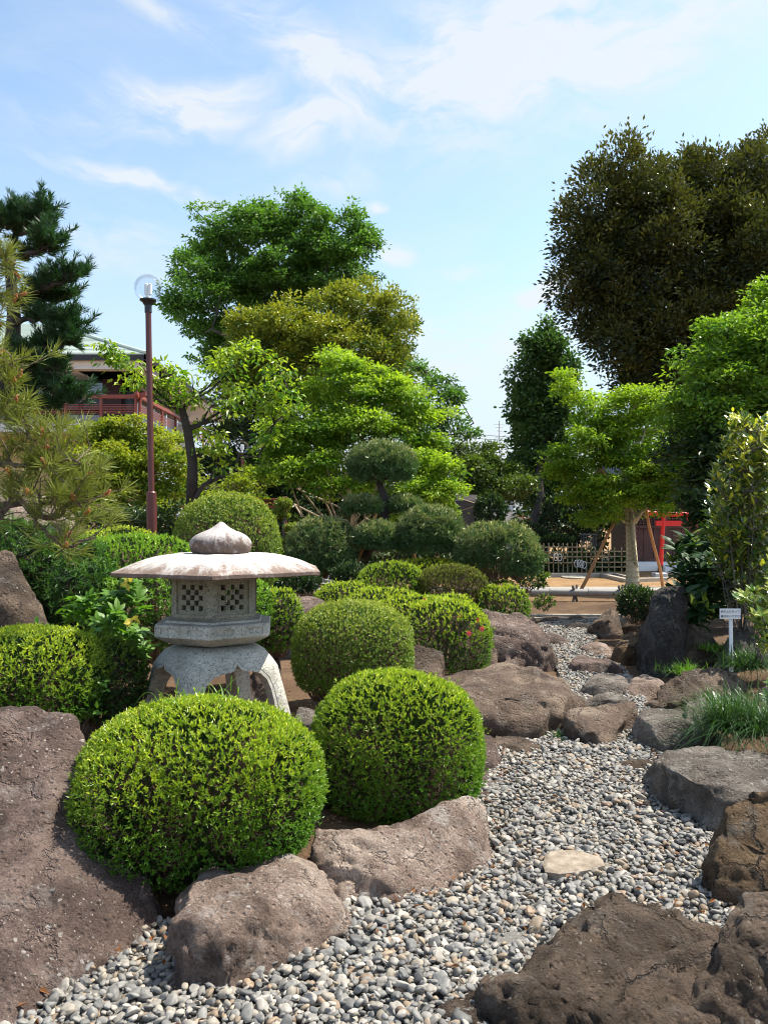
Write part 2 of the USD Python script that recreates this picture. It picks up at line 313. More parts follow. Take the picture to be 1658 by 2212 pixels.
leafmat('podocarp_leaf', [(0, (.020, .042, .016)), (.6, (.050, .080, .028)), (.9, (.085, .110, .050)), (1, (.15, .10, .06))], (1.2, 1.5, .6), .16, .34, .5, ('tip', (.17, .15, .065)))
leafmat('brown_leaf', [(0, (.05, .05, .012)), (.5, (.085, .055, .02)), (1, (.13, .075, .035))], (1.2, 1.2, .6), .2, .5, .3, ('tip', (.20, .23, .03)))
leafmat('maple_leaf', [(0, (.040, .105, .010)), (.5, (.080, .170, .014)), (1, (.135, .230, .020))], (1.7, 1.8, .6), .42, .45, .3, ('tip', (.24, .32, .03)))
leafmat('maple_gold_leaf', [(0, (.048, .098, .008)), (.5, (.092, .165, .010)), (1, (.155, .220, .014))], (1.7, 1.6, .5), .42, .45, .3, ('tip', (.23, .26, .030)))
leafmat('cherry_leaf', [(0, (.035, .095, .012)), (.5, (.075, .165, .016)), (1, (.14, .24, .022))], (1.8, 1.9, .6), .42, .36, .4, ('tip', (.24, .28, .03)))
leafmat('zelkova_leaf', [(0, (.022, .058, .012)), (.5, (.045, .105, .016)), (1, (.08, .155, .024))], (1.5, 1.8, .7), .30, .45, .3, ('tip', (.11, .20, .03)))
leafmat('camphor_leaf', [(0, (.026, .056, .009)), (.5, (.058, .102, .014)), (1, (.105, .150, .018))], (1.5, 1.4, .5), .28, .38, .4, ('tip', (.20, .215, .022)))
leafmat('oak_leaf', [(0, (.014, .026, .009)), (.5, (.028, .046, .013)), (1, (.052, .066, .018))], (1.25, 1.45, .5), .16, .36, .4, ('tip', (.118, .116, .026)))
leafmat('ginkgo_leaf', [(0, (.020, .050, .014)), (.5, (.040, .088, .022)), (1, (.070, .130, .030))], (1.4, 1.7, .7), .28, .42, .35, ('tip', (.09, .16, .035)))
leafmat('broad_leaf', [(0, (.030, .080, .012)), (.5, (.065, .150, .016)), (1, (.115, .215, .024))], (1.6, 1.8, .6), .34, .36, .45, ('tip', (.20, .27, .03)))
leafmat('evergreen_leaf', [(0, (.012, .030, .010)), (.5, (.024, .055, .014)), (1, (.045, .085, .020))], (1.3, 1.6, .6), .2, .4, .4, ('tip', (.13, .18, .025)))
leafmat('yellow_shrub_leaf', [(0, (.018, .046, .010)), (.6, (.036, .080, .014)), (1, (.075, .125, .018))], (1.4, 1.4, .5), .25, .28, .6, ('tip', (.42, .37, .035)))
leafmat('glossy_shrub_leaf', [(0, (.05, .11, .015)), (.5, (.12, .19, .022)), (1, (.24, .29, .045))], (1.5, 1.5, .5), .3, .3, .55, ('tip', (.36, .37, .06)))
leafmat('aucuba_leaf', [(0, (.015, .038, .012)), (.6, (.030, .068, .016)), (1, (.060, .110, .022))], (1.5, 1.7, .5), .22, .5, .2)
leafmat('aucuba_young_leaf', [(0, (.16, .22, .02)), (1, (.28, .30, .03))], (1.5, 1.5, .5), .32, .5, .25)
leafmat('peony_leaf', [(0, (.060, .140, .018)), (.5, (.10, .195, .024)), (1, (.15, .245, .030))], (1.5, 1.7, .6), .34, .45, .35)
leafmat('dark_fern_leaf', [(0, (.022, .062, .014)), (.5, (.040, .100, .018)), (1, (.070, .145, .024))], (1.4, 1.7, .6), .25, .38, .4, ('tip', (.10, .19, .025)))
leafmat('yew_leaf', [(0, (.035, .095, .012)), (.5, (.070, .160, .014)), (1, (.11, .215, .018))], (1.5, 1.7, .6), .28, .38, .4, ('tip', (.20, .30, .028)))
leafmat('grass_blade', [(0, (.040, .095, .020)), (.5, (.075, .150, .028)), (1, (.135, .22, .045))], (1.5, 1.6, .6), .32, .35, .45)
leafmat('bright_blade', [(0, (.10, .20, .02)), (1, (.20, .30, .03))], (1.5, 1.6, .6), .35, .4, .4)
leafmat('red_pine_needle', [(0, (.080, .092, .018)), (.5, (.155, .155, .030)), (1, (.27, .23, .055))], (1.3, 1.3, .6), .25, .4, .4)
leafmat('black_pine_needle', [(0, (.014, .036, .012)), (.5, (.030, .066, .018)), (1, (.060, .110, .024))], (1.2, 1.5, .6), .18, .4, .4)
leafmat('dry_leaf', [(0, (.16, .065, .02)), (.5, (.28, .13, .04)), (1, (.40, .24, .10))], (1.2, 1.0, .6), .2, .6, .3)
leafmat('petal', [(0, (.55, .10, .10)), (1, (.75, .22, .16))], (1.2, .8, .7), .35, .5, .3)
leafmat('yellow_petal', [(0, (.5, .45, .08)), (1, (.65, .58, .16))], (1.2, 1.1, .6), .35, .5, .3)

plain('bark_dark', (.045, .034, .027), .9, .45, 9, 1.0, 30)
plain('bark_pine', (.16, .115, .085), .9, .5, 22, 1.0, 70)
plain('bark_red', (.22, .125, .065), .85, .35, 8, .8, 30)
plain('bark_grey', (.11, .095, .080), .9, .4, 10, .9, 35)
plain('twig', (.13, .085, .055), .85, .4, 30)
plain('pale_branch', (.26, .20, .13), .85, .35, 20)
plain('cone', (.40, .15, .045), .7, .35, 60, .6, 160)
plain('lamp_paint', (.085, .020, .017), .35, .12, 5)
plain('lamp_cap', (.015, .014, .015), .4, .1, 5)
plain('bulb', (.86, .84, .78), .35, .03, 5)
plain('rail_red', (.22, .050, .033), .55, .12, 4)
plain('wall_maroon', (.052, .018, .018), .6, .12, 2)
plain('roof_green', (.42, .48, .42), .55, .07, .9)
plain('fascia_white', (.58, .56, .53), .7, .06, 2)
plain('plaster', (.50, .50, .50), .8, .07, 1.4)
plain('plaster_cream', (.42, .31, .16), .85, .08, 1.2)
plain('dark_frame', (.018, .016, .016), .5, .1, 3)
plain('torii_red', (.62, .016, .012), .38, .07, 5, 0, 60, 0, .5)
plain('torii_base', (.012, .011, .011), .45, .1, 5)
plain('concrete', (.27, .255, .235), .85, .12, 5, .3, 60)
plain('kerb_pale', (.33, .295, .24), .85, .14, 6, .3, 50)
plain('shrine_wood', (.085, .030, .022), .6, .3, 3, .3, 20)
plain('shrine_dark', (.022, .011, .010), .6, .2, 4)
plain('shrine_white', (.72, .72, .70), .6, .05, 3)
plain('tile_roof', (.10, .105, .115), .6, .2, 4)
plain('house_wall', (.66, .68, .70), .75, .05, 1)
plain('orange_paint', (.55, .11, .03), .5, .08, 4)
plain('bamboo_dry', (.27, .225, .125), .5, .28, 9)
plain('bamboo_grey', (.185, .172, .160), .5, .22, 5)
plain('rope', (.02, .018, .015), .9, .2, 30)
plain('stake', (.36, .16, .055), .65, .3, 10, .4, 40)
plain('straw_wrap', (.56, .47, .31), .85, .16, 14, .8, 60)
plain('twine', (.40, .30, .16), .9, .1, 30)
plain('sign_white', (.74, .74, .76), .5, .03, 6)
plain('ink', (.02, .02, .022), .6, .05, 6)
plain('monument_stone', (.052, .040, .038), .7, .45, 7, .6, 40)
plain('monument_base', (.20, .18, .165), .85, .25, 7, .6, 40)
plain('hoop_grey', (.50, .52, .55), .5, .1, 6)
plain('metal_fence', (.13, .14, .14), .5, .1, 6)
plain('pole_grey', (.34, .34, .35), .7, .1, 2)
mat('window_glass', {'f': ('fresnel', {'IOR': 1.5}), 't': ('transparent_bsdf', {'color': (.35, .37, .38)}), 'g': ('glossy_bsdf', {'color': (.9, .9, .9), 'roughness': .02}), 'mx': ('mix_closure', {})},
    [('f.fac', 'mx.fac'), ('t.BSDF', 'mx.closure1'), ('g.BSDF', 'mx.closure2')], surface='mx.closure')
mat('globe_glass', {'f': ('fresnel', {'IOR': 1.25}), 'fm': ('math', {'math_type': 'minimum', 'value2': .30}), 't': ('transparent_bsdf', {'color': (.93, .945, .97)}), 'g': ('glossy_bsdf', {'color': (.95, .95, .97), 'roughness': .03}), 'mx': ('mix_closure', {})},
    [('f.fac', 'fm.value1'), ('fm.value', 'mx.fac'), ('t.BSDF', 'mx.closure1'), ('g.BSDF', 'mx.closure2')], surface='mx.closure')

# ---------------------------------------------------------------- the ground
# the dry stream bed lies at z = 0; the banks rise a little on both sides of it
STREAM_PX = [(-250, 2330), (20, 2195), (150, 2110), (330, 2000), (560, 2020), (740, 1985), (760, 1950), (1030, 1870), (1000, 1745), (1060, 1690), (1075, 1620), (1185, 1600),
             (1245, 1530), (1205, 1440), (1190, 1395), (1165, 1348), (1285, 1340), (1290, 1372), (1262, 1395), (1345, 1450), (1395, 1530), (1500, 1610), (1460, 1680),
             (1480, 1780), (1600, 1850), (1640, 1960), (1500, 2100), (1500, 2330)]
STREAM = shapely.Polygon([gnd(*p)[:2] for p in STREAM_PX]).buffer(.03)
def bank(x, y):
    """Ground height."""
    x, y = np.atleast_1d(np.asarray(x, float)), np.atleast_1d(np.asarray(y, float))
    d = shapely.distance(STREAM, shapely.points(x, y))
    
    mid = np.interp(y, [2.5, 4, 6, 8, 12.5], [.4, .75, 1.6, 2.2, 3.6])
    side = np.clip((x - mid) / .8 + .5, 0, 1)
    s = np.clip(d / (1.0 + 1.8 * side), 0, 1); s = s * s * (3 - 2 * s)
    top = .16 * (1 - side) + np.interp(x, [2.2, 4.5], [.05, .30]) * side
    fade = np.clip((13.2 - y) / 4.0, 0, 1) * np.clip((y - 0.0) / 1.0 + 1, 0, 1); fade = fade * fade * (3 - 2 * fade)
    return s * top * fade
_gx, _gy = np.linspace(-9, 10, 191), np.linspace(-2, 17, 191)
_GX, _GY = np.meshgrid(_gx, _gy, indexing='ij'); _GZ = bank(_GX.ravel(), _GY.ravel()).reshape(_GX.shape)
def hz(x, y):
    i = np.clip((np.asarray(x) + 9) / 19 * 190, 0, 189.999); j = np.clip((np.asarray(y) + 2) / 19 * 190, 0, 189.999)
    a, b = np.floor(i).astype(int), np.floor(j).astype(int); u, v = i - a, j - b
    return _GZ[a, b] * (1 - u) * (1 - v) + _GZ[a + 1, b] * u * (1 - v) + _GZ[a, b + 1] * (1 - u) * v + _GZ[a + 1, b + 1] * u * v

def ground_sheet():
    xs = np.concatenate([[-900, -400, -150, -60, -30, -18, -13], np.arange(-9, 10.01, .12), [13, 18, 30, 60, 150, 400, 900]])
    ys = np.concatenate([[-300, -60, -15, -6], np.arange(-2, 16.6, .11), [18, 20, 22, 24, 26, 30, 36, 50, 80, 150, 400, 1500]])
    X, Y = np.meshgrid(xs, ys, indexing='ij')
    Z = np.where((X > -9) & (X < 10) & (Y > -2) & (Y < 17), hz(X, Y), 0.0)
    P = np.stack([X, Y, Z], -1).reshape(-1, 3)
    inside = (np.abs(P[:, 0]) < 9) & (P[:, 1] < 16) & (P[:, 1] > -2)
    P[:, 2] += np.where(inside, (meshkit.fbm(P * [6, 6, 0], 4, 3) - .5) * .035, 0)
    P[:, 2] -= .012
    # a low heap of dug soil before the bamboo rail
    h = gnd(1440, 1325); P[:, 2] += .20 * np.exp(-((P[:, 0] - h[0]) / .8) ** 2 - ((P[:, 1] - h[1] - .8) / .55) ** 2)
    n = len(ys); i, j = np.meshgrid(np.arange(len(xs) - 1), np.arange(n - 1), indexing='ij')
    q = np.stack([i * n + j, (i + 1) * n + j, (i + 1) * n + j + 1, i * n + j + 1], -1).reshape(-1, 4)
    return P, q
mat('soil', {'g': ('geometry', {}), 's': ('separate_xyz', {}), 'n1': ('noise_texture', {'scale': 1.7, 'detail': 8.0, 'roughness': .65}), 'n2': ('noise_texture', {'scale': 55.0, 'detail': 6.0, 'roughness': .7}),
             'near': ('rgb_ramp', {'ramp': [(.3, (.075, .046, .030)), (.55, (.125, .078, .048)), (.75, (.19, .125, .075))]}),
             'far': ('rgb_ramp', {'ramp': [(.3, (.21, .125, .062)), (.55, (.30, .185, .095)), (.75, (.37, .25, .14))]}),
             'd': ('map_range', {'range_type': 'smoothstep', 'from_min': 15.0, 'from_max': 19.0, 'clamp': True}), 'm': ('mix', {}),
             'r2': ('rgb_ramp', {'ramp': [(.3, (.6, .6, .6)), (.7, (1.3, 1.28, 1.25))]}), 'mu': ('mix', {'mix_type': 'multiply', 'fac': 1.0}),
             'b': ('bump', {'strength': .8, 'distance': .03}), 'p': ('principled_bsdf', {'roughness': .95, 'specular_ior_level': .15})},
    [('g.position', 'n1.vector'), ('g.position', 'n2.vector'), ('g.position', 's.vector'), ('s.y', 'd.value'), ('d.result', 'm.fac'), ('n1.fac', 'near.fac'), ('n1.fac', 'far.fac'),
     ('near.color', 'm.color1'), ('far.color', 'm.color2'), ('n2.fac', 'r2.fac'), ('m.color', 'mu.color1'), ('r2.color', 'mu.color2'), ('mu.color', 'p.base_color'), ('n2.fac', 'b.height'), ('b.normal', 'p.normal')])
solo('ground', ground_sheet(), 'soil', kind='structure', smooth=True)

# ---------------------------------------------------------------- the gravel
PEBBLE_COL = [(.30, .288, .268), (.215, .21, .205), (.37, .345, .315), (.15, .15, .152), (.265, .262, .255), (.43, .40, .36), (.19, .186, .182), (.33, .285, .225), (.25, .242, .23),
              (.115, .116, .12), (.40, .355, .295), (.31, .21, .13), (.235, .235, .232), (.48, .45, .415), (.35, .265, .18), (.20, .20, .20)]
def pebblemat(i, c):
    c = (np.array(c) * .78 + .27 * .22) * np.array([.70, .675, .635])
    mat(f'pebble_{i}', {'g': ('geometry', {}), 'n': ('noise_texture', {'scale': 60.0, 'detail': 6.0, 'roughness': .65}), 'o': ('object_info', {}),
        'r': ('rgb_ramp', {'ramp': [(.28, c * .72), (.5, c), (.72, np.minimum(c * 1.25, .8))]}), 'k': ('map_range', {'to_min': .78, 'to_max': 1.22}),
        'h': ('hsv', {}), 'p': ('principled_bsdf', {'roughness': .62, 'specular_ior_level': .35})},
        [('g.position', 'n.vector'), ('n.fac', 'r.fac'), ('o.random', 'k.value'), ('k.result', 'h.value'), ('r.color', 'h.color'), ('h.color', 'p.base_color')])
for i, c in enumerate(PEBBLE_COL): pebblemat(i, c)
def pebble_shape(seed, sub):
    r = np.random.default_rng(seed); m = trimesh.creation.icosphere(sub, 1.0); v = np.array(m.vertices)
    v = np.sign(v) * np.abs(v) ** r.uniform(.72, 1.0)
    v *= 1 + (meshkit.noise(v * 1.1 + seed * 5.3, seed)[:, None] - .5) * .62 + (meshkit.noise(v * 2.3 + seed, seed + 9)[:, None] - .5) * .30
    v *= [1.0, r.uniform(.62, .9), r.uniform(.36, .56)]
    return v * .5, np.array(m.faces)
plain('grit', (.20, .188, .168), .95, .35, 60, .9, 140)
gravel = Thing('gravel_bed', kind='structure')
_sv, _sf = trimesh.creation.triangulate_polygon(STREAM, engine='earcut')
gravel.part('stream_bottom', (np.column_stack([_sv, np.zeros(len(_sv))]), _sf), 'grit')
FLAT = shapely.Polygon([gnd(*p, .05)[:2] for p in [(1172, 1862), (1178, 1840), (1205, 1832), (1260, 1834), (1302, 1850), (1306, 1866), (1270, 1876), (1206, 1886), (1178, 1878)]])
def scatter_pebbles():
    x0, y0, x1, y1 = STREAM.bounds; pitch = .0245
    pts = []
    for layer, (z, k) in enumerate(((.006, 1.0), (.022, 1.08))):
        gx, gy = np.meshgrid(np.arange(x0, x1, pitch * k), np.arange(y0, y1, pitch * k * .92), indexing='ij')
        gx = gx + (np.arange(gx.shape[1])[None] % 2) * pitch * .5
        p = np.stack([gx.ravel(), gy.ravel()], 1) + RNG.uniform(-.42, .42, (gx.size, 2)) * pitch
        if layer: p = p[RNG.random(len(p)) < .72]
        p = p[shapely.contains_xy(STREAM, p[:, 0], p[:, 1]) & ~shapely.contains_xy(FLAT, p[:, 0], p[:, 1])]
        vis = (np.abs(p[:, 0]) < p[:, 1] * .50 + .25) & (p[:, 1] > 2.1)
        p = p[vis]
        pts.append(np.column_stack([p, np.full(len(p), z) + RNG.normal(0, .005, len(p))]))
    p = np.vstack(pts)
    p[:, 2] += (meshkit.fbm(p * [2.2, 2.2, 0], 3, 5) - .5) * .05
    return p
PEB = scatter_pebbles()
SIZE = np.exp(RNG.normal(math.log(.0292), .30, len(PEB))).clip(.02, .075)
_q = np.column_stack([np.cos(a := RNG.uniform(0, np.pi, len(PEB))), RNG.normal(0, .22, (len(PEB), 2)) , np.sin(a)])   # mostly yaw with some tilt
_q /= np.linalg.norm(_q, axis=1, keepdims=True)
def qrot(q, v):
    w, u = q[:, :1], q[:, 1:]
    return v + 2 * np.cross(u, np.cross(u, v) + w * v)
_near = np.argsort(-(SIZE / PEB[:, 1] + (PEB[:, 2] > .012) * .002 - 9 * ((np.abs(PEB[:, 0] + .15) > PEB[:, 1] * .44) | (PEB[:, 1] < 2.52) | (PEB[:, 2] < .010))))[:300]
_kind = RNG.integers(0, len(PEBBLE_COL), len(PEB))
_fine = [pebble_shape(100 + i, 2) for i in range(len(PEBBLE_COL))]
for i in _near:
    v, f = _fine[_kind[i]]
    gravel.part('pebble', (qrot(np.repeat(_q[i:i + 1], len(v), 0), v * SIZE[i]) + PEB[i], f), f'pebble_{_kind[i]}', smooth=True)
_rest = np.setdiff1d(np.arange(len(PEB)), _near)
pi = UsdGeom.PointInstancer.Define(stage, gravel.path + '/loose_pebbles'); say(pi.GetPrim(), kind='stuff')
for i in range(len(PEBBLE_COL)):
    v, f = pebble_shape(100 + i, 1)
    usdkit.mesh(stage, f'{gravel.path}/loose_pebbles/pebble_shape_{i:03d}', (v, f), M[f'pebble_{i}'], True)
    pi.GetPrototypesRel().AddTarget(f'{gravel.path}/loose_pebbles/pebble_shape_{i:03d}')
pi.CreateProtoIndicesAttr(Vt.IntArray.FromNumpy(_kind[_rest].astype(np.int32)))
pi.CreatePositionsAttr(Vt.Vec3fArray.FromNumpy(PEB[_rest].astype(np.float32)))
pi.CreateScalesAttr(Vt.Vec3fArray.FromNumpy(np.repeat(SIZE[_rest, None], 3, 1).astype(np.float32)))
pi.CreateOrientationsAttr(Vt.QuathArray([Gf.Quath(float(q[0]), float(q[1]), float(q[2]), float(q[3])) for q in _q[_rest]]))
print('pebbles', len(PEB))

# ---------------------------------------------------------------- rocks
def rock(name, label, pts, mat_, seed, edge=None, rough=.055, soft=1, crack=.5, group=None, chips=11, squash=None):
    """pts: visible corners (px, py, distance ahead or None for ground contact at z = 0) of the boulder; the hull of these, and of their feet under the ground,
    is refined, rounded, and roughened at several sizes."""
    P = []
    near = [gnd(p[0], p[1])[1] for p in pts if p[2] is None]
    if near and min(near) > 5.6:                       # boulders are about half as deep as wide: bring the far corners nearer along their sight lines
        q = .5 if squash is None else squash; pts = [p if p[2] is None else (p[0], p[1], min(near) + (p[2] - min(near)) * q if p[2] > min(near) else p[2]) for p in pts]
    feet = sorted((p[0], p[1], gnd(p[0], p[1])[1]) for p in pts if p[2] is None)
    if len(feet) > 1 and min(near) > 4.4:              # a steep front: shoulders close above the feet
        fx, fy, fd = np.array(feet).T; mx = np.mean([p[0] for p in pts])
        pts = list(pts) + [(p[0] * .95 + mx * .05, p[1] + .36 * (pyc - p[1]), dc + .14 * (p[2] - dc)) for p in pts if p[2] is not None for pyc, dc in ((np.interp(p[0], fx, fy), np.interp(p[0], fx, fd)),) if pyc - p[1] > 12 and p[2] > dc]
    for p in pts:
        P.append(gnd(p[0], p[1], 0.0) if p[2] is None else at(*p))
    P = np.array(P)
    foot = P.copy(); foot[:, 2] = np.minimum(hz(P[:, 0], P[:, 1]), P[:, 2]) - .12
    c = foot.mean(0); foot[:, :2] = c[:2] + (foot[:, :2] - c[:2]) * .97
    back = P.copy(); back[:, 1] += .25 * np.ptp(P[:, 0]).clip(.2, 1.2); back[:, 2] = foot[:, 2]
    back[:, 0] = c[0] + (back[:, 0] - c[0]) * .85
    allp = np.vstack([P, foot, back]); allp = P.mean(0) + (allp - P.mean(0)) * ([1.045, 1.03, 1.03] if P[:, 1].mean() < 5 else [1.07, 1.05, 1.06])
    hull = m3.Manifold.hull_points(allp)
    dist = P[:, 1].mean(); e = edge or max(.013, .0060 * dist)
    r = np.random.default_rng(seed * 77 + 5); hv = vf(hull)[0]; size = np.ptp(P, axis=0).max(); lump = min(size, .9)
    for _ in range(chips if dist < 5 else min(chips, 6)):                                   # broken-off corners and edges
        nn = unit(np.array([r.normal(), r.normal() - .5, abs(r.normal()) * .8 + .15])); h = hv @ nn
        hull = hull.trim_by_plane(tuple(map(float, -nn)), float(-(h.max() - r.uniform(.02, .095) * lump)))
    v, f = vf(hull.refine_to_length(e * 2.2))
    m = trimesh.Trimesh(v, f, process=True)
    hgt = np.ptp(P[:, 2]); lump0, lump = lump, min(lump, 2.4 * max(hgt, .1))
    n = np.array(m.vertex_normals); q = np.array(m.vertices)
    d = (meshkit.fbm(q / lump * 1.9 + seed * 3.1, 3, seed) - .5) * .26 * lump
    # fracture faces: each cell of a coarse random cell pattern stands a little in or out
    cells = r.uniform(q.min(0) - .1, q.max(0) + .1, (max(10, int(18 * size)), 3)); lev = r.uniform(-1, 1, len(cells)); gr = r.normal(size=(len(cells), 3))
    dd, ii = cKDTree(cells).query(q + (meshkit.noise(q * 6 / lump, seed)[:, None] - .5) * .12 * lump, k=1)
    cell = lev[ii] * .030 * lump + ((q - cells[ii]) * gr[ii]).sum(1) * .075
    keep = np.clip((q[:, 2] - foot[:, 2].max() + .1) / .12, 0, 1)
    m.vertices = q + n * ((d * .5 + cell) * keep)[:, None]
    trimesh.smoothing.filter_taubin(m, .5, .53, soft)
    m = m.subdivide() if len(m.faces) < (30000 if dist < 5 else 7000) else m
    trimesh.smoothing.filter_taubin(m, .5, .53, 1)
    n = np.array(m.vertex_normals); q = np.array(m.vertices)
    a = meshkit.fbm(q / lump * 5 + seed, 5, seed + 1) - .5
    ridge = 1 - np.abs(2 * meshkit.fbm(q / lump * [2.6, 2.6, 4.5] + seed * 1.7, 4, seed + 2) - 1)
    crk = -np.clip((ridge - .90) / .10, 0, 1) * crack
    pit = -np.clip((meshkit.noise(q * 16 + seed, seed + 4) - .66) / .34, 0, 1)
    fine = meshkit.fbm(q * 26 + seed, 4, seed + 7) - .5
    strat = (meshkit.noise(np.column_stack([q[:, 0] * 2, q[:, 1] * 2, q[:, 2] * 13 + meshkit.fbm(q * 2.5, 3, 8) * 4]), seed + 5) - .5)
    disp = (a * 1.5 + crk * .35 + pit * .30 + strat * .22) * rough * 1.25 * lump + fine * .022 * (rough / .05)
    m.vertices = q + n * disp[:, None]
    return solo(name, m, mat_, label, 'rock', smooth=True, group=group)

N_ = None
B = 'boulder'
rock(B, 'huge smooth purple-brown boulder filling the bottom left corner beside the front azalea', [(-260, 1575, 3.75), (0, 1541, 3.75), (100, 1546, 3.75), (160, 1556, 3.7), (190, 1620, 3.55), (225, 1760, 3.35), (335, 1972, 3.1), (332, 2016, N_), (240, 2062, N_), (140, 2120, N_),
     (60, 2186, N_), (0, 2225, N_), (-300, 2290, N_), (40, 1850, 2.95), (-150, 1820, 2.9), (120, 1960, 2.85)], 'rock_purple', 11, rough=.035, soft=4, chips=2, crack=.7)
rock(B, 'pinkish brown flat-topped boulder in the gravel directly below the front azalea', [(372, 1912, 3.05), (425, 1884, 3.2), (560, 1868, 3.3), (655, 1850, 3.35), (700, 1905, 3.3), (738, 2000, 3.06), (742, 2012, N_), (640, 2080, N_), (480, 2168, N_), (378, 2166, N_), (363, 2060, 2.75),
     (376, 1995, 2.72), (520, 1985, 2.74), (655, 1975, 2.98)], 'rock_pale', 12, rough=.065, soft=1, chips=6, crack=.8)
rock(B, 'long boulder with a pale right end below the round azalea beside the lantern', [(690, 1792, 3.65), (850, 1760, 3.85), (1008, 1736, 3.9), (1040, 1758, 3.88), (1054, 1868, N_), (945, 1950, N_), (840, 1966, N_), (720, 1962, N_), (688, 1885, 3.4), (700, 1832, 3.4), (905, 1800, 3.5), (1000, 1748, 3.75)],
     'rock_pale', 13, rough=.07, soft=1, crack=.9)
rock(B, 'low purple slab sloping into the gravel right of the round azalea', [(985, 1740, N_), (1070, 1752, N_), (1147, 1735, N_), (1130, 1700, 4.9), (1060, 1664, 5.0), (1000, 1690, 4.7), (1100, 1676, 5.0)], 'rock_purple', 14)
rock(B, 'steep brown boulder half hidden behind the round azalea', [(985, 1585, 5.2), (1020, 1560, 5.3), (1052, 1575, 5.3), (1074, 1630, 5.25), (1073, 1664, N_), (1030, 1672, N_), (980, 1660, 5.0)], 'rock_purple', 15)
rock(B, 'low brown stone in front of the wide flat boulder', [(1062, 1632, N_), (1130, 1640, N_), (1190, 1630, N_), (1172, 1602, 5.7), (1125, 1583, 5.9), (1075, 1587, 5.8), (1060, 1602, 5.7)], 'rock_brown', 16)
rock(B, 'wide flat-topped brown boulder in the middle of the stream left bank', [(932, 1472, 6.75), (1010, 1453, 6.9), (1150, 1456, 6.9), (1212, 1470, 6.85), (1248, 1512, 6.6), (975, 1515, 6.0), (1060, 1512, 5.9), (1180, 1518, 5.9), (1237, 1532, 6.15), (985, 1588, 5.9), (1060, 1593, N_), (1150, 1593, N_), (1215, 1568, N_),
     (1246, 1547, N_), (930, 1560, 6.2)], 'rock_tan', 17, rough=.05, soft=2, chips=4, squash=1.0)
rock(B, 'angular brown block standing in the gravel right of the wide flat boulder', [(1222, 1545, 5.85), (1232, 1597, N_), (1258, 1618, N_), (1310, 1622, N_), (1350, 1580, N_), (1362, 1530, 6.1), (1340, 1520, 6.15), (1262, 1526, 6.15), (1230, 1552, 5.72), (1315, 1568, 5.6)], 'rock_tan', 18, rough=.05, soft=2)
rock(B, 'pale grey stone directly behind the angular brown block', [(1245, 1541, N_), (1250, 1526, 6.6), (1268, 1503, 6.75), (1330, 1495, 6.8), (1370, 1511, 6.7), (1366, 1541, N_)], 'rock_grey', 19)
rock(B, 'dark block with a pale flat top beside the largest grass clump', [(1376, 1550, 5.7), (1396, 1535, 5.9), (1490, 1525, 6.0), (1505, 1545, 5.9), (1380, 1600, N_), (1402, 1631, N_), (1482, 1634, N_), (1500, 1602, 5.6), (1380, 1568, 5.55), (1480, 1574, 5.45)], 'rock_grey', 20, soft=2)
rock(B, 'slim pointed grey stone leaning against the largest grass clump', [(1488, 1510, 5.75), (1520, 1506, 5.75), (1540, 1535, 5.75), (1482, 1560, 5.5), (1462, 1622, 5.42), (1530, 1630, 5.4), (1552, 1600, 5.4)], 'rock_grey', 21)
rock(B, 'knobbly dark brown boulder behind the largest grass clump', [(1385, 1530, 6.6), (1412, 1503, 6.7), (1450, 1455, 6.95), (1490, 1435, 7.1), (1560, 1440, 7.2), (1600, 1465, 7.1), (1612, 1520, 6.9), (1600, 1550, 6.6), (1455, 1540, 6.45), (1500, 1490, 6.6)], 'rock_brown', 22, rough=.10, crack=1.2)
rock(B, 'sloping tan stone at the foot of the dark standing stone', [(1345, 1500, N_), (1362, 1512, N_), (1395, 1506, N_), (1432, 1482, 7.8), (1430, 1468, 8.0), (1370, 1456, 8.1), (1353, 1466, 7.9)], 'rock_pale', 23)
rock(B, 'grey stone with a shaded side in the stream left of the sloping tan stone', [(1249, 1500, N_), (1290, 1511, N_), (1350, 1506, N_), (1362, 1480, 7.6), (1340, 1456, 7.9), (1300, 1450, 8.0), (1262, 1476, 7.7)], 'rock_grey', 24)
rock(B, 'rounded purple stone in the narrow part of the stream, left of the standing stone', [(1222, 1452, N_), (1260, 1462, N_), (1335, 1459, N_), (1343, 1440, 8.6), (1312, 1418, 8.9), (1260, 1410, 9.1), (1234, 1426, 8.8)], 'rock_purple', 25)
rock(B, 'upright wedge of tan rock leaning on the dark standing stone', [(1318, 1425, 9.0), (1332, 1380, 9.4), (1345, 1370, 9.6), (1392, 1366, 9.7), (1392, 1432, N_), (1345, 1437, N_), (1320, 1430, N_)], 'rock_rust', 26, soft=2)
rock(B, 'flat pale stone lying between the upright wedge and the rounded purple stone', [(1248, 1406, N_), (1270, 1418, N_), (1322, 1415, N_), (1322, 1396, 10.0), (1300, 1385, 10.3), (1262, 1391, 10.1)], 'rock_pale', 27)
rock(B, 'lumpy brown boulder below the low dark shrub at the far end of the stream', [(1262, 1372, N_), (1300, 1379, N_), (1342, 1362, 11), (1336, 1320, 11.6), (1320, 1312, 11.8), (1295, 1326, 11.6), (1272, 1352, 11.3)], 'rock_brown', 28, rough=.1)
rock(B, 'small tan stone between the lumpy boulder and the dark standing stone', [(1335, 1370, N_), (1390, 1372, N_), (1390, 1346, 11), (1362, 1338, 11.2), (1340, 1350, 11)], 'rock_rust', 29)
rock(B, 'dark flat stone lying across the far end of the stream', [(1205, 1360, N_), (1270, 1362, N_), (1276, 1348, 12), (1232, 1337, 12.3)], 'rock_dark', 30)
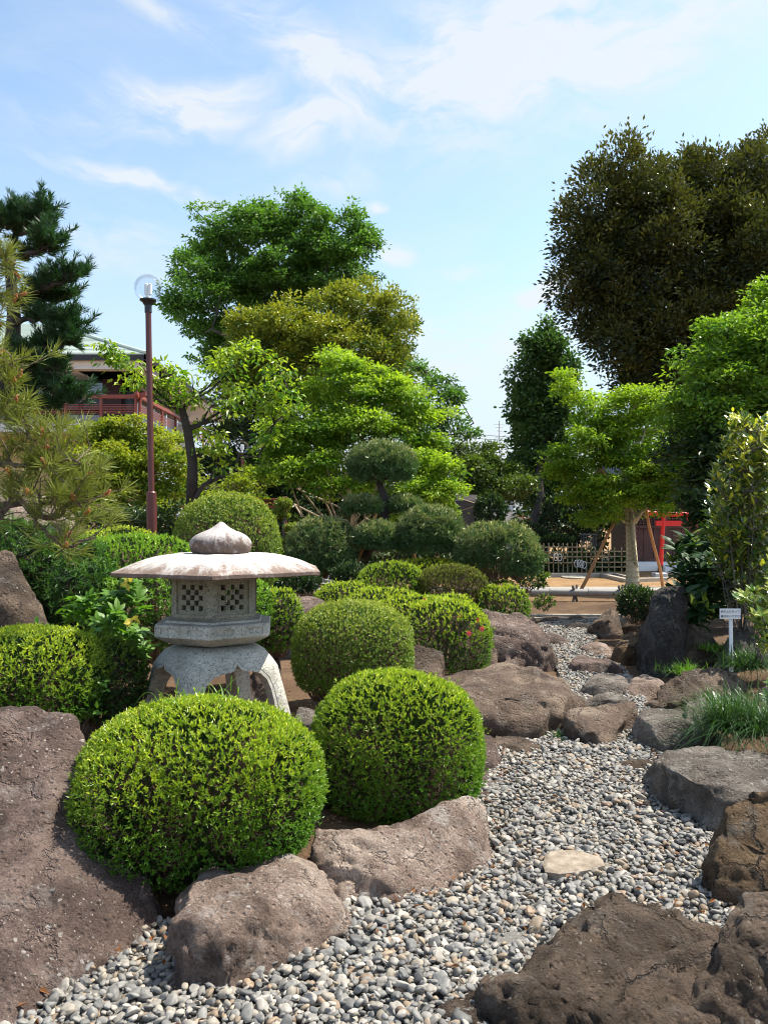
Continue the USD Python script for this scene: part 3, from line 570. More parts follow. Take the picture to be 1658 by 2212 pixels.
rock(B, 'small brown stone right behind the big cracked boulder on the left bank', [(1160, 1398, N_), (1225, 1400, N_), (1231, 1386, 10.2), (1206, 1368, 10.6), (1165, 1366, 10.6)], 'rock_purple', 31)
rock(B, 'big cracked brown boulder on the left bank under the far azaleas', [(1030, 1325, 9.5), (1060, 1308, 9.7), (1130, 1318, 9.7), (1165, 1345, 9.4), (1196, 1390, 9.0), (1198, 1432, 8.9), (1162, 1455, N_), (1090, 1440, 8.3), (1036, 1430, 8.5), (1036, 1350, 8.85), (1140, 1368, 8.7), (1180, 1402, 8.55)], 'rock_purple', 32, rough=.085, crack=1.3)
rock(B, 'grey-brown stone at the left foot of the big cracked boulder', [(1030, 1388, 8.3), (1060, 1384, 8.35), (1074, 1402, 8.3), (1068, 1445, 8.1), (1028, 1448, 8.1)], 'rock_brown', 33)
rock(B, 'small dark pointed stone at the front foot of the big cracked boulder', [(1055, 1457, N_), (1132, 1459, N_), (1127, 1440, 8.25), (1100, 1426, 8.4), (1068, 1434, 8.3)], 'rock_dark', 34)
rock(B, 'dark brown block between two azaleas left of the wide flat boulder', [(880, 1396, 7.2), (940, 1392, 7.2), (957, 1406, 7.2), (952, 1470, 6.9), (884, 1480, 6.9)], 'rock_brown', 35)
rock(B, 'tall dark standing stone on the right bank', [(1370, 1455, N_), (1380, 1380, 8.7), (1397, 1300, 9.1), (1412, 1265, 9.3), (1446, 1254, 9.4), (1472, 1276, 9.4), (1476, 1380, 9.1), (1440, 1462, N_), (1400, 1464, N_)], 'rock_dark', 36, rough=.06, soft=3)
rock(B, 'broad dark boulder leaning on the right side of the standing stone', [(1425, 1458, N_), (1450, 1380, 8.8), (1470, 1353, 9.0), (1520, 1350, 9.1), (1545, 1385, 8.9), (1560, 1440, 8.5), (1530, 1465, 8.3)], 'rock_brown', 37)
rock(B, 'pale mottled stone left of the small white sign', [(1533, 1394, 8.5), (1580, 1386, 8.7), (1592, 1430, 8.3), (1540, 1442, 8.3)], 'rock_pale', 38)
rock(B, 'dark stone at the foot of the small white sign', [(1562, 1400, 8.15), (1578, 1366, 8.3), (1620, 1359, 8.4), (1655, 1390, 8.3), (1658, 1412, 8.15), (1566, 1412, 8.1)], 'rock_dark', 39)
rock(B, 'dark boulder cut by the right edge of the picture between the two grass clumps', [(1612, 1562, 6.6), (1630, 1500, 6.9), (1700, 1460, 7.1), (1730, 1572, 6.6)], 'rock_dark', 40)
rock(B, 'low slab almost level with the gravel in front of the largest grass clump', [(1338, 1656, N_), (1400, 1669, N_), (1452, 1656, N_), (1442, 1632, 5.5), (1370, 1632, 5.5)], 'rock_brown', 41)
rock(B, 'large sunlit grey boulder with a flat top on the right bank', [(1388, 1718, N_), (1432, 1642, 4.5), (1456, 1612, 4.75), (1560, 1612, 4.85), (1680, 1618, 4.85), (1800, 1630, 4.8), (1560, 1812, N_), (1480, 1770, 4.2), (1440, 1655, 4.36), (1560, 1705, 3.98), (1700, 1725, 3.9), (1800, 1730, 3.9)], 'rock_grey', 42, soft=1, rough=.06)
rock(B, 'rust-brown lichen-covered boulder at the right edge of the picture', [(1520, 1958, N_), (1542, 1900, 3.25), (1562, 1800, 3.35), (1568, 1725, 3.45), (1600, 1690, 3.45), (1660, 1676, 3.45), (1820, 1690, 3.45), (1830, 1985, 3.05), (1600, 1990, N_)], 'rock_rust', 43, rough=.06)
rock(B, 'pointed boulder in the bottom right corner of the picture', [(1440, 2235, 2.42), (1492, 2130, 2.5), (1542, 2000, 2.62), (1602, 1925, 2.7), (1665, 1912, 2.72), (1880, 1950, 2.7), (1880, 2360, 2.25), (1500, 2360, 2.25), (1600, 2050, 2.45)], 'rock_brown', 44, rough=.06)
rock(B, 'big dark brown boulder with a ledge at the bottom right of the gravel', [(935, 2165, N_), (950, 2235, N_), (1050, 2100, 2.72), (1125, 2062, 2.78), (1180, 1985, 2.85), (1245, 1925, 2.95), (1335, 1905, 2.98), (1430, 1925, 2.95), (1562, 1972, 2.85), (1545, 2060, 2.65), (1300, 2000, 2.72), (1260, 2100, 2.45), (1450, 2120, 2.42),
     (1100, 2310, 2.3), (1520, 2330, 2.2), (1000, 2300, 2.38)], 'rock_brown', 45, rough=.07, soft=1, crack=1.4)
for k, (q, s, lab) in enumerate([([(1118, 1340, 12.6), (1122, 1326, 12.8), (1150, 1324, 12.8), (1163, 1342, 12.6), (1140, 1345, 12.5)], 46, 'left one of the small edging stones at the far end of the stream'),
                               ([(1165, 1344, 12.6), (1172, 1332, 12.8), (1205, 1331, 12.8), (1218, 1343, 12.6), (1190, 1347, 12.5)], 47, 'middle one of the small edging stones at the far end of the stream'),
                               ([(1222, 1342, 12.6), (1232, 1330, 12.9), (1262, 1329, 12.9), (1272, 1341, 12.7)], 48, 'right one of the small edging stones at the far end of the stream')]):
    rock('edging_stone', lab, q, 'rock_brown', s)
rock(B, 'tall brown upright boulder at the left edge behind the broad azalea', [(-120, 1200, 6.6), (0, 1178, 6.5), (28, 1195, 6.4), (62, 1255, 6.2), (88, 1320, 6.0), (100, 1362, 5.9), (60, 1380, 5.75), (-120, 1380, 5.75), (-20, 1260, 5.95)], 'rock_brown', 49, rough=.03, soft=5)
rock(B, 'pinkish boulder seen behind the pine branches at the left edge of the picture', [(-150, 1060, 10.5), (0, 1058, 10.5), (90, 1068, 10.5), (150, 1095, 10.3), (150, 1130, 10), (-150, 1140, 10)], 'rock_pale', 50, soft=6)
rock(B, 'low flat stone between the small azalea and the paved path', [(592, 1314, 8.4), (600, 1292, 8.6), (650, 1286, 8.8), (700, 1292, 8.7), (712, 1312, 8.4), (650, 1325, 8.2)], 'rock_purple', 51)
rock(B, 'brown stone seen through the legs behind the stone lantern', [(528, 1540, 5.9), (538, 1452, 6.1), (562, 1442, 6.1), (585, 1480, 6.0), (588, 1545, 5.8)], 'rock_purple', 52)
rock(B, 'brown stone behind the lantern platform beside the small azalea', [(552, 1465, 6.9), (556, 1392, 7.1), (580, 1380, 7.1), (604, 1415, 6.9), (606, 1470, 6.7)], 'rock_purple', 53)
rock(B, 'small rounded grey stone on the soil by the right foot of the lantern', [(632, 1560, 5.0), (640, 1528, 5.1), (665, 1522, 5.15), (690, 1545, 5.1), (690, 1568, 5.0)], 'rock_grey', 54, soft=6)
rock(B, 'dark low stone between the front azalea and the round azalea', [(640, 1640, 4.3), (668, 1590, 4.45), (710, 1600, 4.5), (730, 1680, 4.2), (690, 1760, 4.0)], 'rock_dark', 55)
def flat_stone():
    c = [gnd(*p, .05)[:2] for p in [(1172, 1862), (1178, 1840), (1205, 1832), (1260, 1834), (1302, 1850), (1306, 1866), (1270, 1876), (1206, 1886), (1178, 1878)]]
    h = np.array([[x, y, z] for x, y in c for z in (-.03, .042)]); t = np.array([[x, y, .052] for x, y in (np.array(c) - np.mean(c, 0)) * .86 + np.mean(c, 0)])
    v, f = vf(m3.Manifold.hull_points(np.vstack([h, t])).refine_to_length(.02)); v = v + (meshkit.fbm(v * 14, 4, 5)[:, None] - .5) * .022
    return v, f
mat('flat_stone_mat', {'g': ('geometry', {}), 'n': ('noise_texture', {'scale': 24.0, 'detail': 9.0, 'roughness': .7}), 'r': ('rgb_ramp', {'ramp': [(.3, (.13, .10, .075)), (.5, (.235, .19, .145)), (.7, (.33, .28, .225))]}),
    'b': ('bump', {'strength': .6, 'distance': .01}), 'p': ('principled_bsdf', {'roughness': .85, 'specular_ior_level': .2})}, [('g.position', 'n.vector'), ('n.fac', 'r.fac'), ('r.color', 'p.base_color'), ('n.fac', 'b.height'), ('b.normal', 'p.normal')])
solo('stepping_stone', flat_stone(), 'flat_stone_mat', 'flat pale tan stone lying alone in the grey gravel', 'stone', smooth=40)

# ---------------------------------------------------------------- the stone lantern
def granite(name, base, stain, stain_amt, moss=0.0, rough=.75):
    b = np.array(base)
    n = {'g': ('geometry', {}), 'v': ('voronoi_texture', {'scale': 150.0}), 'vr': ('rgb_ramp', {'ramp': [(.0, b * .35), (.16, b * .8), (.35, b), (.7, b), (1.0, np.minimum(b * 1.35, .9))]}),
         'sp': ('separate_color', {}), 'n': ('noise_texture', {'scale': 4.0, 'detail': 8.0, 'roughness': .65}), 'nr': ('rgb_ramp', {'ramp': [(.3, (.74, .74, .72)), (.7, (1.14, 1.14, 1.14))]}), 'mu': ('mix', {'mix_type': 'multiply', 'fac': 1.0}),
         's': ('noise_texture', {'scale': 5.5, 'detail': 10.0, 'roughness': .72, 'distortion': .8}), 'sr': ('map_range', {'range_type': 'smoothstep', 'from_min': .46, 'from_max': .66, 'to_min': 0.0, 'to_max': stain_amt, 'clamp': True}), 'ms': ('mix', {'color2': np.array(stain)}),
         'f': ('noise_texture', {'scale': 110.0, 'detail': 5.0}), 'b': ('bump', {'strength': .5, 'distance': .006}), 'p': ('principled_bsdf', {'roughness': rough, 'specular_ior_level': .3})}
    l = [('g.position', f'{k}.vector') for k in ('v', 'n', 's', 'f')] + [('v.color', 'sp.color'), ('sp.r', 'vr.fac'), ('n.fac', 'nr.fac'), ('vr.color', 'mu.color1'), ('nr.color', 'mu.color2'), ('s.fac', 'sr.value'), ('sr.result', 'ms.fac'),
         ('mu.color', 'ms.color1'), ('ms.color', 'p.base_color'), ('f.fac', 'b.height'), ('b.normal', 'p.normal')]
    mat(name, n, l)
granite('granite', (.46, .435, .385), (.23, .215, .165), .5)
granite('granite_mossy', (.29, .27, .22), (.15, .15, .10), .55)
def weathered(name, light, stain, z0, z1, k=2.4):
    """Pale crusted stone, brown stain streaks running down towards the rim (they follow the slope and have their own outline)."""
    n = {'g': ('geometry', {}), 'mp': ('vector_math', {'math_type': 'subtract', 'vector2': (LX + .034, LD, 0)}), 'sx': ('separate_xyz', {}), 'an': ('math', {'math_type': 'arctan2'}),
         'cx': ('combine_xyz', {}), 'm1': ('math', {'math_type': 'multiply', 'value2': k}), 'm2': ('math', {'math_type': 'multiply', 'value2': 4.0}),
         'n1': ('noise_texture', {'scale': 2.6, 'detail': 10.0, 'roughness': .75}), 'n2': ('noise_texture', {'scale': 70.0, 'detail': 8.0, 'roughness': .75}),
         'hz': ('map_range', {'from_min': z0, 'from_max': z1, 'to_min': .16, 'to_max': -.12, 'clamp': True}), 'ad': ('math', {'math_type': 'add'}), 'ad2': ('math', {'math_type': 'multiply_add', 'value2': .38}),
         'r': ('rgb_ramp', {'ramp': [(.54, light), (.67, np.array(light) * .76), (.80, stain), (.95, np.array(stain) * .7)]}), 'b': ('bump', {'strength': .55, 'distance': .008}), 'p': ('principled_bsdf', {'roughness': .85, 'specular_ior_level': .2})}
    l = [('g.position', 'mp.vector1'), ('mp.vector', 'sx.vector'), ('sx.x', 'an.value1'), ('sx.y', 'an.value2'), ('an.value', 'm1.value1'), ('sx.z', 'm2.value1'), ('m1.value', 'cx.x'), ('m2.value', 'cx.z'), ('cx.vector', 'n1.vector'), ('g.position', 'n2.vector'),
         ('sx.z', 'hz.value'), ('n1.fac', 'ad.value1'), ('hz.result', 'ad.value2'), ('n2.fac', 'ad2.value1'), ('ad.value', 'ad2.value3'), ('ad2.value', 'r.fac'), ('r.color', 'p.base_color'), ('n2.fac', 'b.height'), ('b.normal', 'p.normal')]
    mat(name, n, l)
LD = 5.2; LX = at(464.8, 1300, LD)[0]; LZ = .14
weathered('roof_crust', (.53, .50, .475), (.19, .135, .11), 1.20, 1.30)
weathered('finial_crust', (.44, .40, .385), (.12, .085, .070), 1.34, 1.46, .8)
PHI = math.radians(7.0)
def hexv(R, c=(0, 0), phi=PHI, n=6):
    """Corners of a hexagon with one corner turned PHI to the right of the viewer."""
    a = phi + np.arange(n) * 2 * np.pi / n
    return np.stack([c[0] + R * np.sin(a), c[1] - R * np.cos(a)], 1)
def loft(rings):
    """rings: list of (n,3) loops of equal length, from bottom to top, closed as a solid Manifold."""
    n = len(rings[0]); v = np.vstack(rings + [rings[0].mean(0)[None], rings[-1].mean(0)[None]]); f = []
    for i in range(len(rings) - 1):
        for j in range(n):
            a, b = i * n + j, i * n + (j + 1) % n
            f += [[a, b, b + n], [a, b + n, a + n]]
    k = len(rings) * n; e = (len(rings) - 1) * n
    for j in range(n):
        f += [[k, (j + 1) % n, j], [k + 1, e + j, e + (j + 1) % n]]
    f = np.array(f)
    m = m3.Manifold(m3.Mesh(v.astype(np.float32), f.astype(np.uint32)))
    if m.is_empty() or m.volume() < 0: m = m3.Manifold(m3.Mesh(v.astype(np.float32), f[:, ::-1].astype(np.uint32)))
    return m
def ring(poly, z): return np.column_stack([poly, np.full(len(poly), z)])
def hexr(R, z, c=(0, 0), bevel=.0):
    p = hexv(R, c)
    if bevel:
        q = []
        for i in range(6):
            a, b, d = p[i - 1], p[i], p[(i + 1) % 6]
            q += [b + unit(a - b) * bevel, b + unit(d - b) * bevel]
        p = np.array(q)
    return ring(p, z)
lan = Thing('stone_lantern', 'low granite garden lantern on four splayed legs with a wide pale hexagonal roof', 'stone lantern', (LX, LD, LZ))
O = np.array([LX, LD]); O2 = np.array([LX + .034, LD])
# roof: hexagonal dome with faint hip ridges and a thin rim
def roof_mesh():
    R, zr, zt = .70, 1.185, 1.312; na, nr = 96, 22
    ang = np.arange(na) * 2 * np.pi / na; k = np.pi / 3
    d = ang - PHI; sec = np.cos(k / 2) / np.cos((d % k) - k / 2)          # hexagon radius in each direction
    v = []
    for i in range(nr + 1):
        t = i / nr
        blend = np.clip((1 - t) * 1.3, 0, 1)
        rad = R * (sec * (1 - .25 * (1 - blend) ** 2) + .25 * (1 - blend) ** 2 * .93) * (1 - t * .62) if False else R * (sec * (1 - t) + t * .9) * (1 - .64 * t)
        z = zr + .028 + (zt - zr - .028) * (1 - (1 - t) ** 2.1)
        v.append(np.column_stack([O2[0] + rad * np.sin(ang), O2[1] - rad * np.cos(ang), np.full(na, z)]))
    lo = [np.column_stack([O2[0] + R * s * sec * np.sin(ang), O2[1] - R * s * sec * np.cos(ang), np.full(na, z)]) for s, z in ((.40, zr + .03), (.93, zr + .006), (.992, zr + .004), (1.0, zr + .008), (1.0, zr + .022))]
    m = loft(lo + v)
    return m
rm = roof_mesh(); v, f = vf(rm.refine_to_length(.022)); v[:, 2] += (meshkit.fbm(v * 16, 4, 3) - .5) * .010
lan.part('roof', (v, f), 'roof_crust', smooth=38)
prof = [(.0, 1.306), (.135, 1.306), (.160, 1.318), (.172, 1.345), (.176, 1.372), (.170, 1.398), (.150, 1.425), (.118, 1.446), (.082, 1.463), (.050, 1.482), (.026, 1.502), (.010, 1.516), (.0, 1.520)]
pp = np.array(prof); pp[:, 0] *= 1.10; pp[:, 1] = 1.306 + (pp[:, 1] - 1.306) * .95; tt = np.linspace(0, len(pp) - 1, 50); from scipy.interpolate import PchipInterpolator
pr = np.column_stack([PchipInterpolator(np.arange(len(pp)), pp[:, 0])(tt), PchipInterpolator(np.arange(len(pp)), pp[:, 1])(tt)])
v, f = lathe(pr, (O2[0], O2[1], 0), 56); v += (meshkit.fbm(v * 20, 3, 8)[:, None] - .5) * .006
lan.part('finial', (v, f), 'finial_crust', smooth=True)
# fire chamber: hollow hexagonal box, a chequer of square openings in every face
def chamber():
    R = .290; z0, z1 = .905, 1.20
    m = loft([hexr(R - .03, z0, O, .02), hexr(R, z0 + .028, O, .02), hexr(R, z1, O, .02)]) - loft([hexr(R - .055, z0 + .03, O), hexr(R - .055, z1 + .01, O)])
    p = hexv(R, O); cuts = []
    for i in range(6):
        a, b = p[i], p[(i + 1) % 6]; mid = (a + b) / 2; t = unit(b - a); nrm = unit(mid - O); ang = math.degrees(math.atan2(t[1], t[0]))
        def cut(u, z, w, h, d0, d1):
            c = mid + t * u + nrm * (d0 + d1) / 2
            return m3.Manifold.cube((w, d1 - d0, h), True).rotate((0, 0, ang)).translate((float(c[0]), float(c[1]), float(z)))
        zc = 1.052
        cuts.append(cut(0, zc, .212, .205, -.012, .03))
        s = .0305
        for r in range(5):
            for c_ in range(5):
                if (r + c_) % 2 == 0: cuts.append(cut((c_ - 2) * s, zc + (2 - r) * s * 1.02, s * .98, s * .98, -.09, .05))
    return m - m3.Manifold.batch_boolean(cuts, m3.OpType.Add)
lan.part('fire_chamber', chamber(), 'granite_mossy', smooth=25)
def platform():
    m = loft([hexr(.22, .752, O), hexr(.30, .772, O), hexr(.386, .812, O), hexr(.394, .820, O), hexr(.394, .888, O), hexr(.388, .894, O), hexr(.33, .900, O), hexr(.325, .912, O), hexr(.26, .912, O)])
    p = hexv(.394, O); cuts = []
    for i in range(6):
        a, b = p[i], p[(i + 1) % 6]; t = unit(b - a); nrm = unit((a + b) / 2 - O); ang = math.degrees(math.atan2(t[1], t[0]))
        for u in (-.098, .098):
            c = (a + b) / 2 + t * u
            cuts.append(m3.Manifold.cube((.112, .014, .036), True).rotate((0, 0, ang)).translate((float(c[0]), float(c[1]), .855)))
    return m - m3.Manifold.batch_boolean(cuts, m3.OpType.Add)
lan.part('platform', platform(), 'granite', smooth=25)
# base: a rounded square dome running down into four splayed legs, ogee arches between them
def legs_base():
    PH = math.radians(-10.0)
    def sq(Rc, z, rnd):
        Rc = Rc * 1.0
        n = 64; a = np.arange(n) * 2 * np.pi / n; k = np.pi / 2; d = (a - PH + k / 2) % k - k / 2
        side = math.cos(k / 2) / np.cos((a - PH) % k - k / 2)           # square
        rad = Rc * (side * (1 - rnd) + rnd * .94)
        lim = Rc * .965
        rad = np.minimum(rad, lim / np.cos(d) * 1.0) if True else rad       # flat ridge on each corner
        return np.column_stack([O[0] + rad * np.sin(a), O[1] - rad * np.cos(a), np.full(n, z)])
    out = [(.605, .02, .16), (.580, .10, .16), (.551, .20, .17), (.516, .32, .19), (.481, .44, .22), (.451, .54, .28), (.427, .62, .38), (.395, .66, .50), (.345, .708, .70), (.255, .747, .95)]
    inn = [(.46, -.1, .16), (.43, .2, .16), (.385, .38, .2), (.335, .50, .3), (.27, .58, .5), (.15, .64, .9)]
    m = loft([sq(*o) for o in out]) - loft([sq(*o) for o in inn])
    # arch outline in the face: feet wide, shoulders round, a small upward point in the middle
    half = [(.285, -.2), (.272, .10), (.256, .25), (.240, .37), (.220, .49), (.194, .552), (.152, .592), (.100, .610), (.060, .614), (.032, .621), (.012, .637), (.0, .658)]
    arch = m3.CrossSection([[(x, z) for x, z in half] + [(-x, z) for x, z in half[::-1][1:]]])
    if arch.area() < 0 or arch.is_empty(): arch = m3.CrossSection([([(x, z) for x, z in half] + [(-x, z) for x, z in half[::-1][1:]])[::-1]])
    wide = arch.offset(.022, m3.JoinType.Round)
    cuts, rims = [], []
    for i in range(4):
        ang = math.degrees(PH + math.pi / 4 + i * math.pi / 2)
        def place(cs, depth, shift):
            return cs.extrude(depth).rotate((90, 0, 0)).translate((0, shift, 0)).rotate((0, 0, ang)).translate((float(O[0]), float(O[1]), 0))
        cuts.append(place(arch, .9, 0.0))
    m = m - m3.Manifold.batch_boolean(cuts, m3.OpType.Add)
    # shallow carved band round each arch: only the skin of the face is cut away
    skin = loft([sq(o[0] + .05, o[1] - (.03 if i == 0 else 0), o[2]) for i, o in enumerate(out)] ) - loft([sq(o[0] - .0045, o[1] - (.06 if i == 0 else -.0), o[2]) for i, o in enumerate(out[:-1])] + [sq(.2, .78, .95)])
    bands = []
    for i in range(4):
        ang = math.degrees(PH + math.pi / 4 + i * math.pi / 2)
        bands.append(((arch.offset(.024, m3.JoinType.Round) - arch.offset(.018, m3.JoinType.Round)).extrude(.9)).rotate((90, 0, 0)).rotate((0, 0, ang)).translate((float(O[0]), float(O[1]), 0)))
    return m - (skin ^ m3.Manifold.batch_boolean(bands, m3.OpType.Add))
lan.part('legged_base', legs_base(), 'granite', smooth=28)

# ---------------------------------------------------------------- clipped bushes
def dome(px, py, rx, ry, d, rd=None):
    """Ellipsoid seen as px +- rx, py +- ry at distance d -> (centre, radii)."""
    c = at(px, py, d); s = d / F
    return c, np.array([rx * s, rd if rd else rx * s * .92, ry * s])
def shell(c, r, n, seed, lump=.05, power=2.3, low=-.85):
    """Points and outward normals over a slightly flattened, uneven dome."""
    rg = np.random.default_rng(seed); u = unit(rg.normal(size=(int(n * 1.6), 3)))
    w = np.linalg.norm(u / r * np.prod(r) ** (1 / 3), axis=1); u = u[rg.random(len(u)) < w / w.max()] if False else u
    k = (np.abs(u) ** power).sum(1) ** (-1 / power)
    p = u * k[:, None]
    nn = unit(np.sign(p) * np.abs(p) ** (power - 1) / r)
    m = (p[:, 2] > low)
    p, nn = p[m][:n], nn[m][:n]
    bump = 1 + lump * (meshkit.fbm(p * 2.2 + seed * 1.3, 3, seed) - .5) * 2
    return c + p * r * bump[:, None], nn
def whorls(P, A, k, L, W, spread, rg, tip=None):
    """k leaves round every shoot; P shoot ends, A shoot axes."""
    n = len(P); ref = unit(rg.normal(size=(n, 3))); X = unit(np.cross(A, ref)); Y = np.cross(A, X)
    a = (np.arange(k)[None] * 2.4 + rg.uniform(0, 6.28, (n, 1)) + rg.normal(0, .5, (n, k)))
    th = spread * (.25 + 1.05 * rg.random((n, k)))
    D = A[:, None] * np.cos(th)[..., None] + (X[:, None] * np.cos(a)[..., None] + Y[:, None] * np.sin(a)[..., None]) * np.sin(th)[..., None]
    D = D.reshape(-1, 3); Nn = np.repeat(A, k, 0) + .25 * unit(rg.normal(size=D.shape))
    base = np.repeat(P, k, 0) - D * 0 - np.repeat(A, k, 0) * (rg.random((n * k, 1)) * L * 1.1)
    return cards(base, D, Nn, L * rg.uniform(.65, 1.2, n * k), W * rg.uniform(.8, 1.15, n * k))
def bush(name, label, blobs, mat_, L, W, pitch, seed, inner='azalea_old', k=5, spread=.72, lump=.065, up=.5, bare=.0, tipw=.5, twigs=60, twig_r=.004, group=None, base_z=None, cat_='bush', power=2.3, layers=3, branch_mat='twig'):
    """blobs: list of dome() arguments. Shoots cover the joined domes; inner layers of older leaves and twigs fill them."""
    rg = np.random.default_rng(seed); D = [dome(*b) for b in blobs]
    def inside(p, skip, s=.97):
        m = np.zeros(len(p), bool)
        for j, (c, r) in enumerate(D):
            if j != skip: m |= ((np.abs((p - c) / (r * s)) ** power).sum(1) < 1)
        return m
    V, tips = [], []
    base = np.mean([c for c, r in D], 0); bz = min(c[2] - r[2] for c, r in D) if base_z is None else base_z
    V2 = []
    for j, (c, r) in enumerate(D):
        area = 4 * np.pi * ((r[0] * r[1]) ** 1.6 + (r[0] * r[2]) ** 1.6 + (r[1] * r[2]) ** 1.6) ** (1 / 1.6) / 3 ** (1 / 1.6)
        n = int(area / pitch ** 2)
        for layer in range(layers):
            nl = int(n * (1, .75, .5, .4)[layer]); P, N = shell(c, r * (1, .93, .84, .72)[layer], nl, seed * 10 + j * 3 + layer, lump, power)
            keep = ~inside(P, j)
            keep &= P[:, 2] > bz + .015
            hh = (P[:, 2] - bz) / max(2 * r[2], .01)
            if bare and layer == 0:
                # thin, twiggy places low on the sides and where the noise says so
                gap = meshkit.fbm(P * (3.2 / max(r.max(), .3)) + seed, 3, seed + 5)
                keep &= rg.random(len(P)) > bare * np.clip(1.3 - 1.6 * hh, 0, 1) * np.clip((gap - .38) * 5, 0, 1)
            P, N, hh = P[keep], N[keep], hh[keep]
            P = P - N * rg.exponential(.25 * L, len(P))[:, None] + N * (np.abs(rg.normal(0, .22 * L, len(P))) + (rg.random(len(P)) < .03) * rg.uniform(.3, 1.8, len(P)) * L)[:, None] * (layer == 0)
            A = unit(N * .75 + np.array([0, 0, up]) + rg.normal(0, .28, P.shape))
            v, f = whorls(P, A, k, L, W, spread, rg)
            sun_side = np.clip(N[:, 2] * .8 + .25, 0, 1)                # young growth stands on the clipped top
            tp = np.clip(tipw * (rg.random(len(P)) * 1.1 + .35) * sun_side, 0, 1) * (layer == 0) * np.clip(.2 + 1.15 * hh, 0, 1)
            tp = np.repeat(np.clip(np.repeat(tp, k) * rg.uniform(.35, 1.35, len(P) * k), 0, 1), 4)
            if layer == 0: V.append((v, f, tp))
            else: V2.append((v, f, tp))
    c0 = D[0][0]; loc = (base[0], base[1], bz)
    t = Thing(name, label, cat_, loc, group)
    vv, ff, tt = cat(*[(a, b) for a, b, _ in V]), None, np.concatenate([x for *_, x in V])
    t.part('leaves', vv, mat_, kind='stuff', attrs={'tip': tt})
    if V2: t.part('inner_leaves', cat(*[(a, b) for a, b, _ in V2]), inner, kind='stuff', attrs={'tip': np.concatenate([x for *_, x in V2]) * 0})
    if twigs:
        tw = []
        for j, (c, r) in enumerate(D):
            P, N = shell(c, r * .86, twigs, seed * 13 + j, lump, power)
            a = np.column_stack([c[0] + (P[:, 0] - c[0]) * .15 + rg.normal(0, .03, len(P)), c[1] + (P[:, 1] - c[1]) * .15 + rg.normal(0, .03, len(P)), np.full(len(P), bz - .03)])
            mid = a * .45 + P * .55 + rg.normal(0, .10, P.shape) * r.mean() + np.array([0, 0, .12]) * r[2]
            tw.append(tubes3(a, mid, P, np.full(len(P), twig_r * 2.2), np.full(len(P), twig_r * .6)))
            # side twigs
            q = np.repeat(mid, 3, 0); Pe, _ = shell(c, r * .92, len(q), seed * 17 + j, lump, power); Pe = Pe[:len(q)]; q = q[:len(Pe)]
            near = cKDTree(q).query(Pe)[1]; q = q[near]
            tw.append(tubes3(q, (q + Pe) / 2 + rg.normal(0, .06, q.shape) * r.mean(), Pe, np.full(len(q), twig_r * 1.1), np.full(len(q), twig_r * .4)))
        t.part('branches', cat(*tw), branch_mat, kind='stuff')
    return t

AZ = 'azalea_bush'
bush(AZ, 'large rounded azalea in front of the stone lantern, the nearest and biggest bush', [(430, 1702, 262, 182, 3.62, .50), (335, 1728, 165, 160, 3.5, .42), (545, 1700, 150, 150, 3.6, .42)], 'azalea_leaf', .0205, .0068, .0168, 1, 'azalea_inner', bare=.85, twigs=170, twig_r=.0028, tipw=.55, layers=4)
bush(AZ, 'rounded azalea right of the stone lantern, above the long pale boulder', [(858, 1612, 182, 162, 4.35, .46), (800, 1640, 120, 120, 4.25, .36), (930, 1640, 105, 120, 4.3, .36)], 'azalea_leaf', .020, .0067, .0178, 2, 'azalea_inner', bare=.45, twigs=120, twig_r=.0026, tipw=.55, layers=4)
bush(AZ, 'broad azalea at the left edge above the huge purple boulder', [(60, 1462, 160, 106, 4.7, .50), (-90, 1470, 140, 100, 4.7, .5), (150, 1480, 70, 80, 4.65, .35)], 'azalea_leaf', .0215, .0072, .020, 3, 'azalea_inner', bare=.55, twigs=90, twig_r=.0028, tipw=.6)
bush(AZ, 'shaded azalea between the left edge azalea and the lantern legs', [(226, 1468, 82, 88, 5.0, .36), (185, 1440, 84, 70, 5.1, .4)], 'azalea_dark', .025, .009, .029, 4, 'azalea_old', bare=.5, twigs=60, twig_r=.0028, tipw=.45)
bush('box_bush', 'olive-yellow small-leaved round bush behind the round azalea', [(762, 1395, 128, 98, 6.0, .45), (700, 1420, 70, 80, 5.9, .3), (830, 1420, 62, 80, 5.95, .3)], 'box_leaf', .015, .0090, .0195, 5, 'box_leaf', bare=.5, twigs=90, twig_r=.003, tipw=.5, k=5, spread=1.0, lump=.07)
bush(AZ, 'small upright azalea touching the right side of the lantern platform', [(600, 1340, 54, 70, 6.9, .26), (575, 1350, 35, 60, 6.8, .2)], 'azalea_leaf', .024, .0088, .03, 6, 'azalea_inner', bare=.4, twigs=40, tipw=.6)
bush(AZ, 'low spreading azalea with a few red flowers above the big cracked boulder', [(960, 1375, 100, 80, 7.7, .48), (1015, 1390, 44, 66, 7.6, .3), (905, 1338, 110, 52, 8.2, .5), (830, 1310, 90, 40, 8.8, .5), (750, 1292, 70, 34, 9.2, .45), (975, 1325, 56, 42, 8.3, .35)], 'azalea_leaf', .027, .010, .037, 7, 'azalea_inner', bare=.35, twigs=40, tipw=.7)
bush(AZ, 'rounded azalea in the middle distance below the cloud-pruned tree', [(845, 1268, 76, 56, 10.4, .42), (810, 1280, 50, 45, 10.3, .35)], 'azalea_leaf', .027, .011, .034, 8, 'azalea_inner', bare=.4, twigs=40, tipw=.5)
bush(AZ, 'partly browned azalea with bare brown leaves on its right face', [(975, 1270, 78, 52, 10.3, .42), (1010, 1278, 46, 45, 10.2, .33)], 'brown_leaf', .026, .011, .033, 9, 'brown_leaf', bare=.5, twigs=50, tipw=.9)
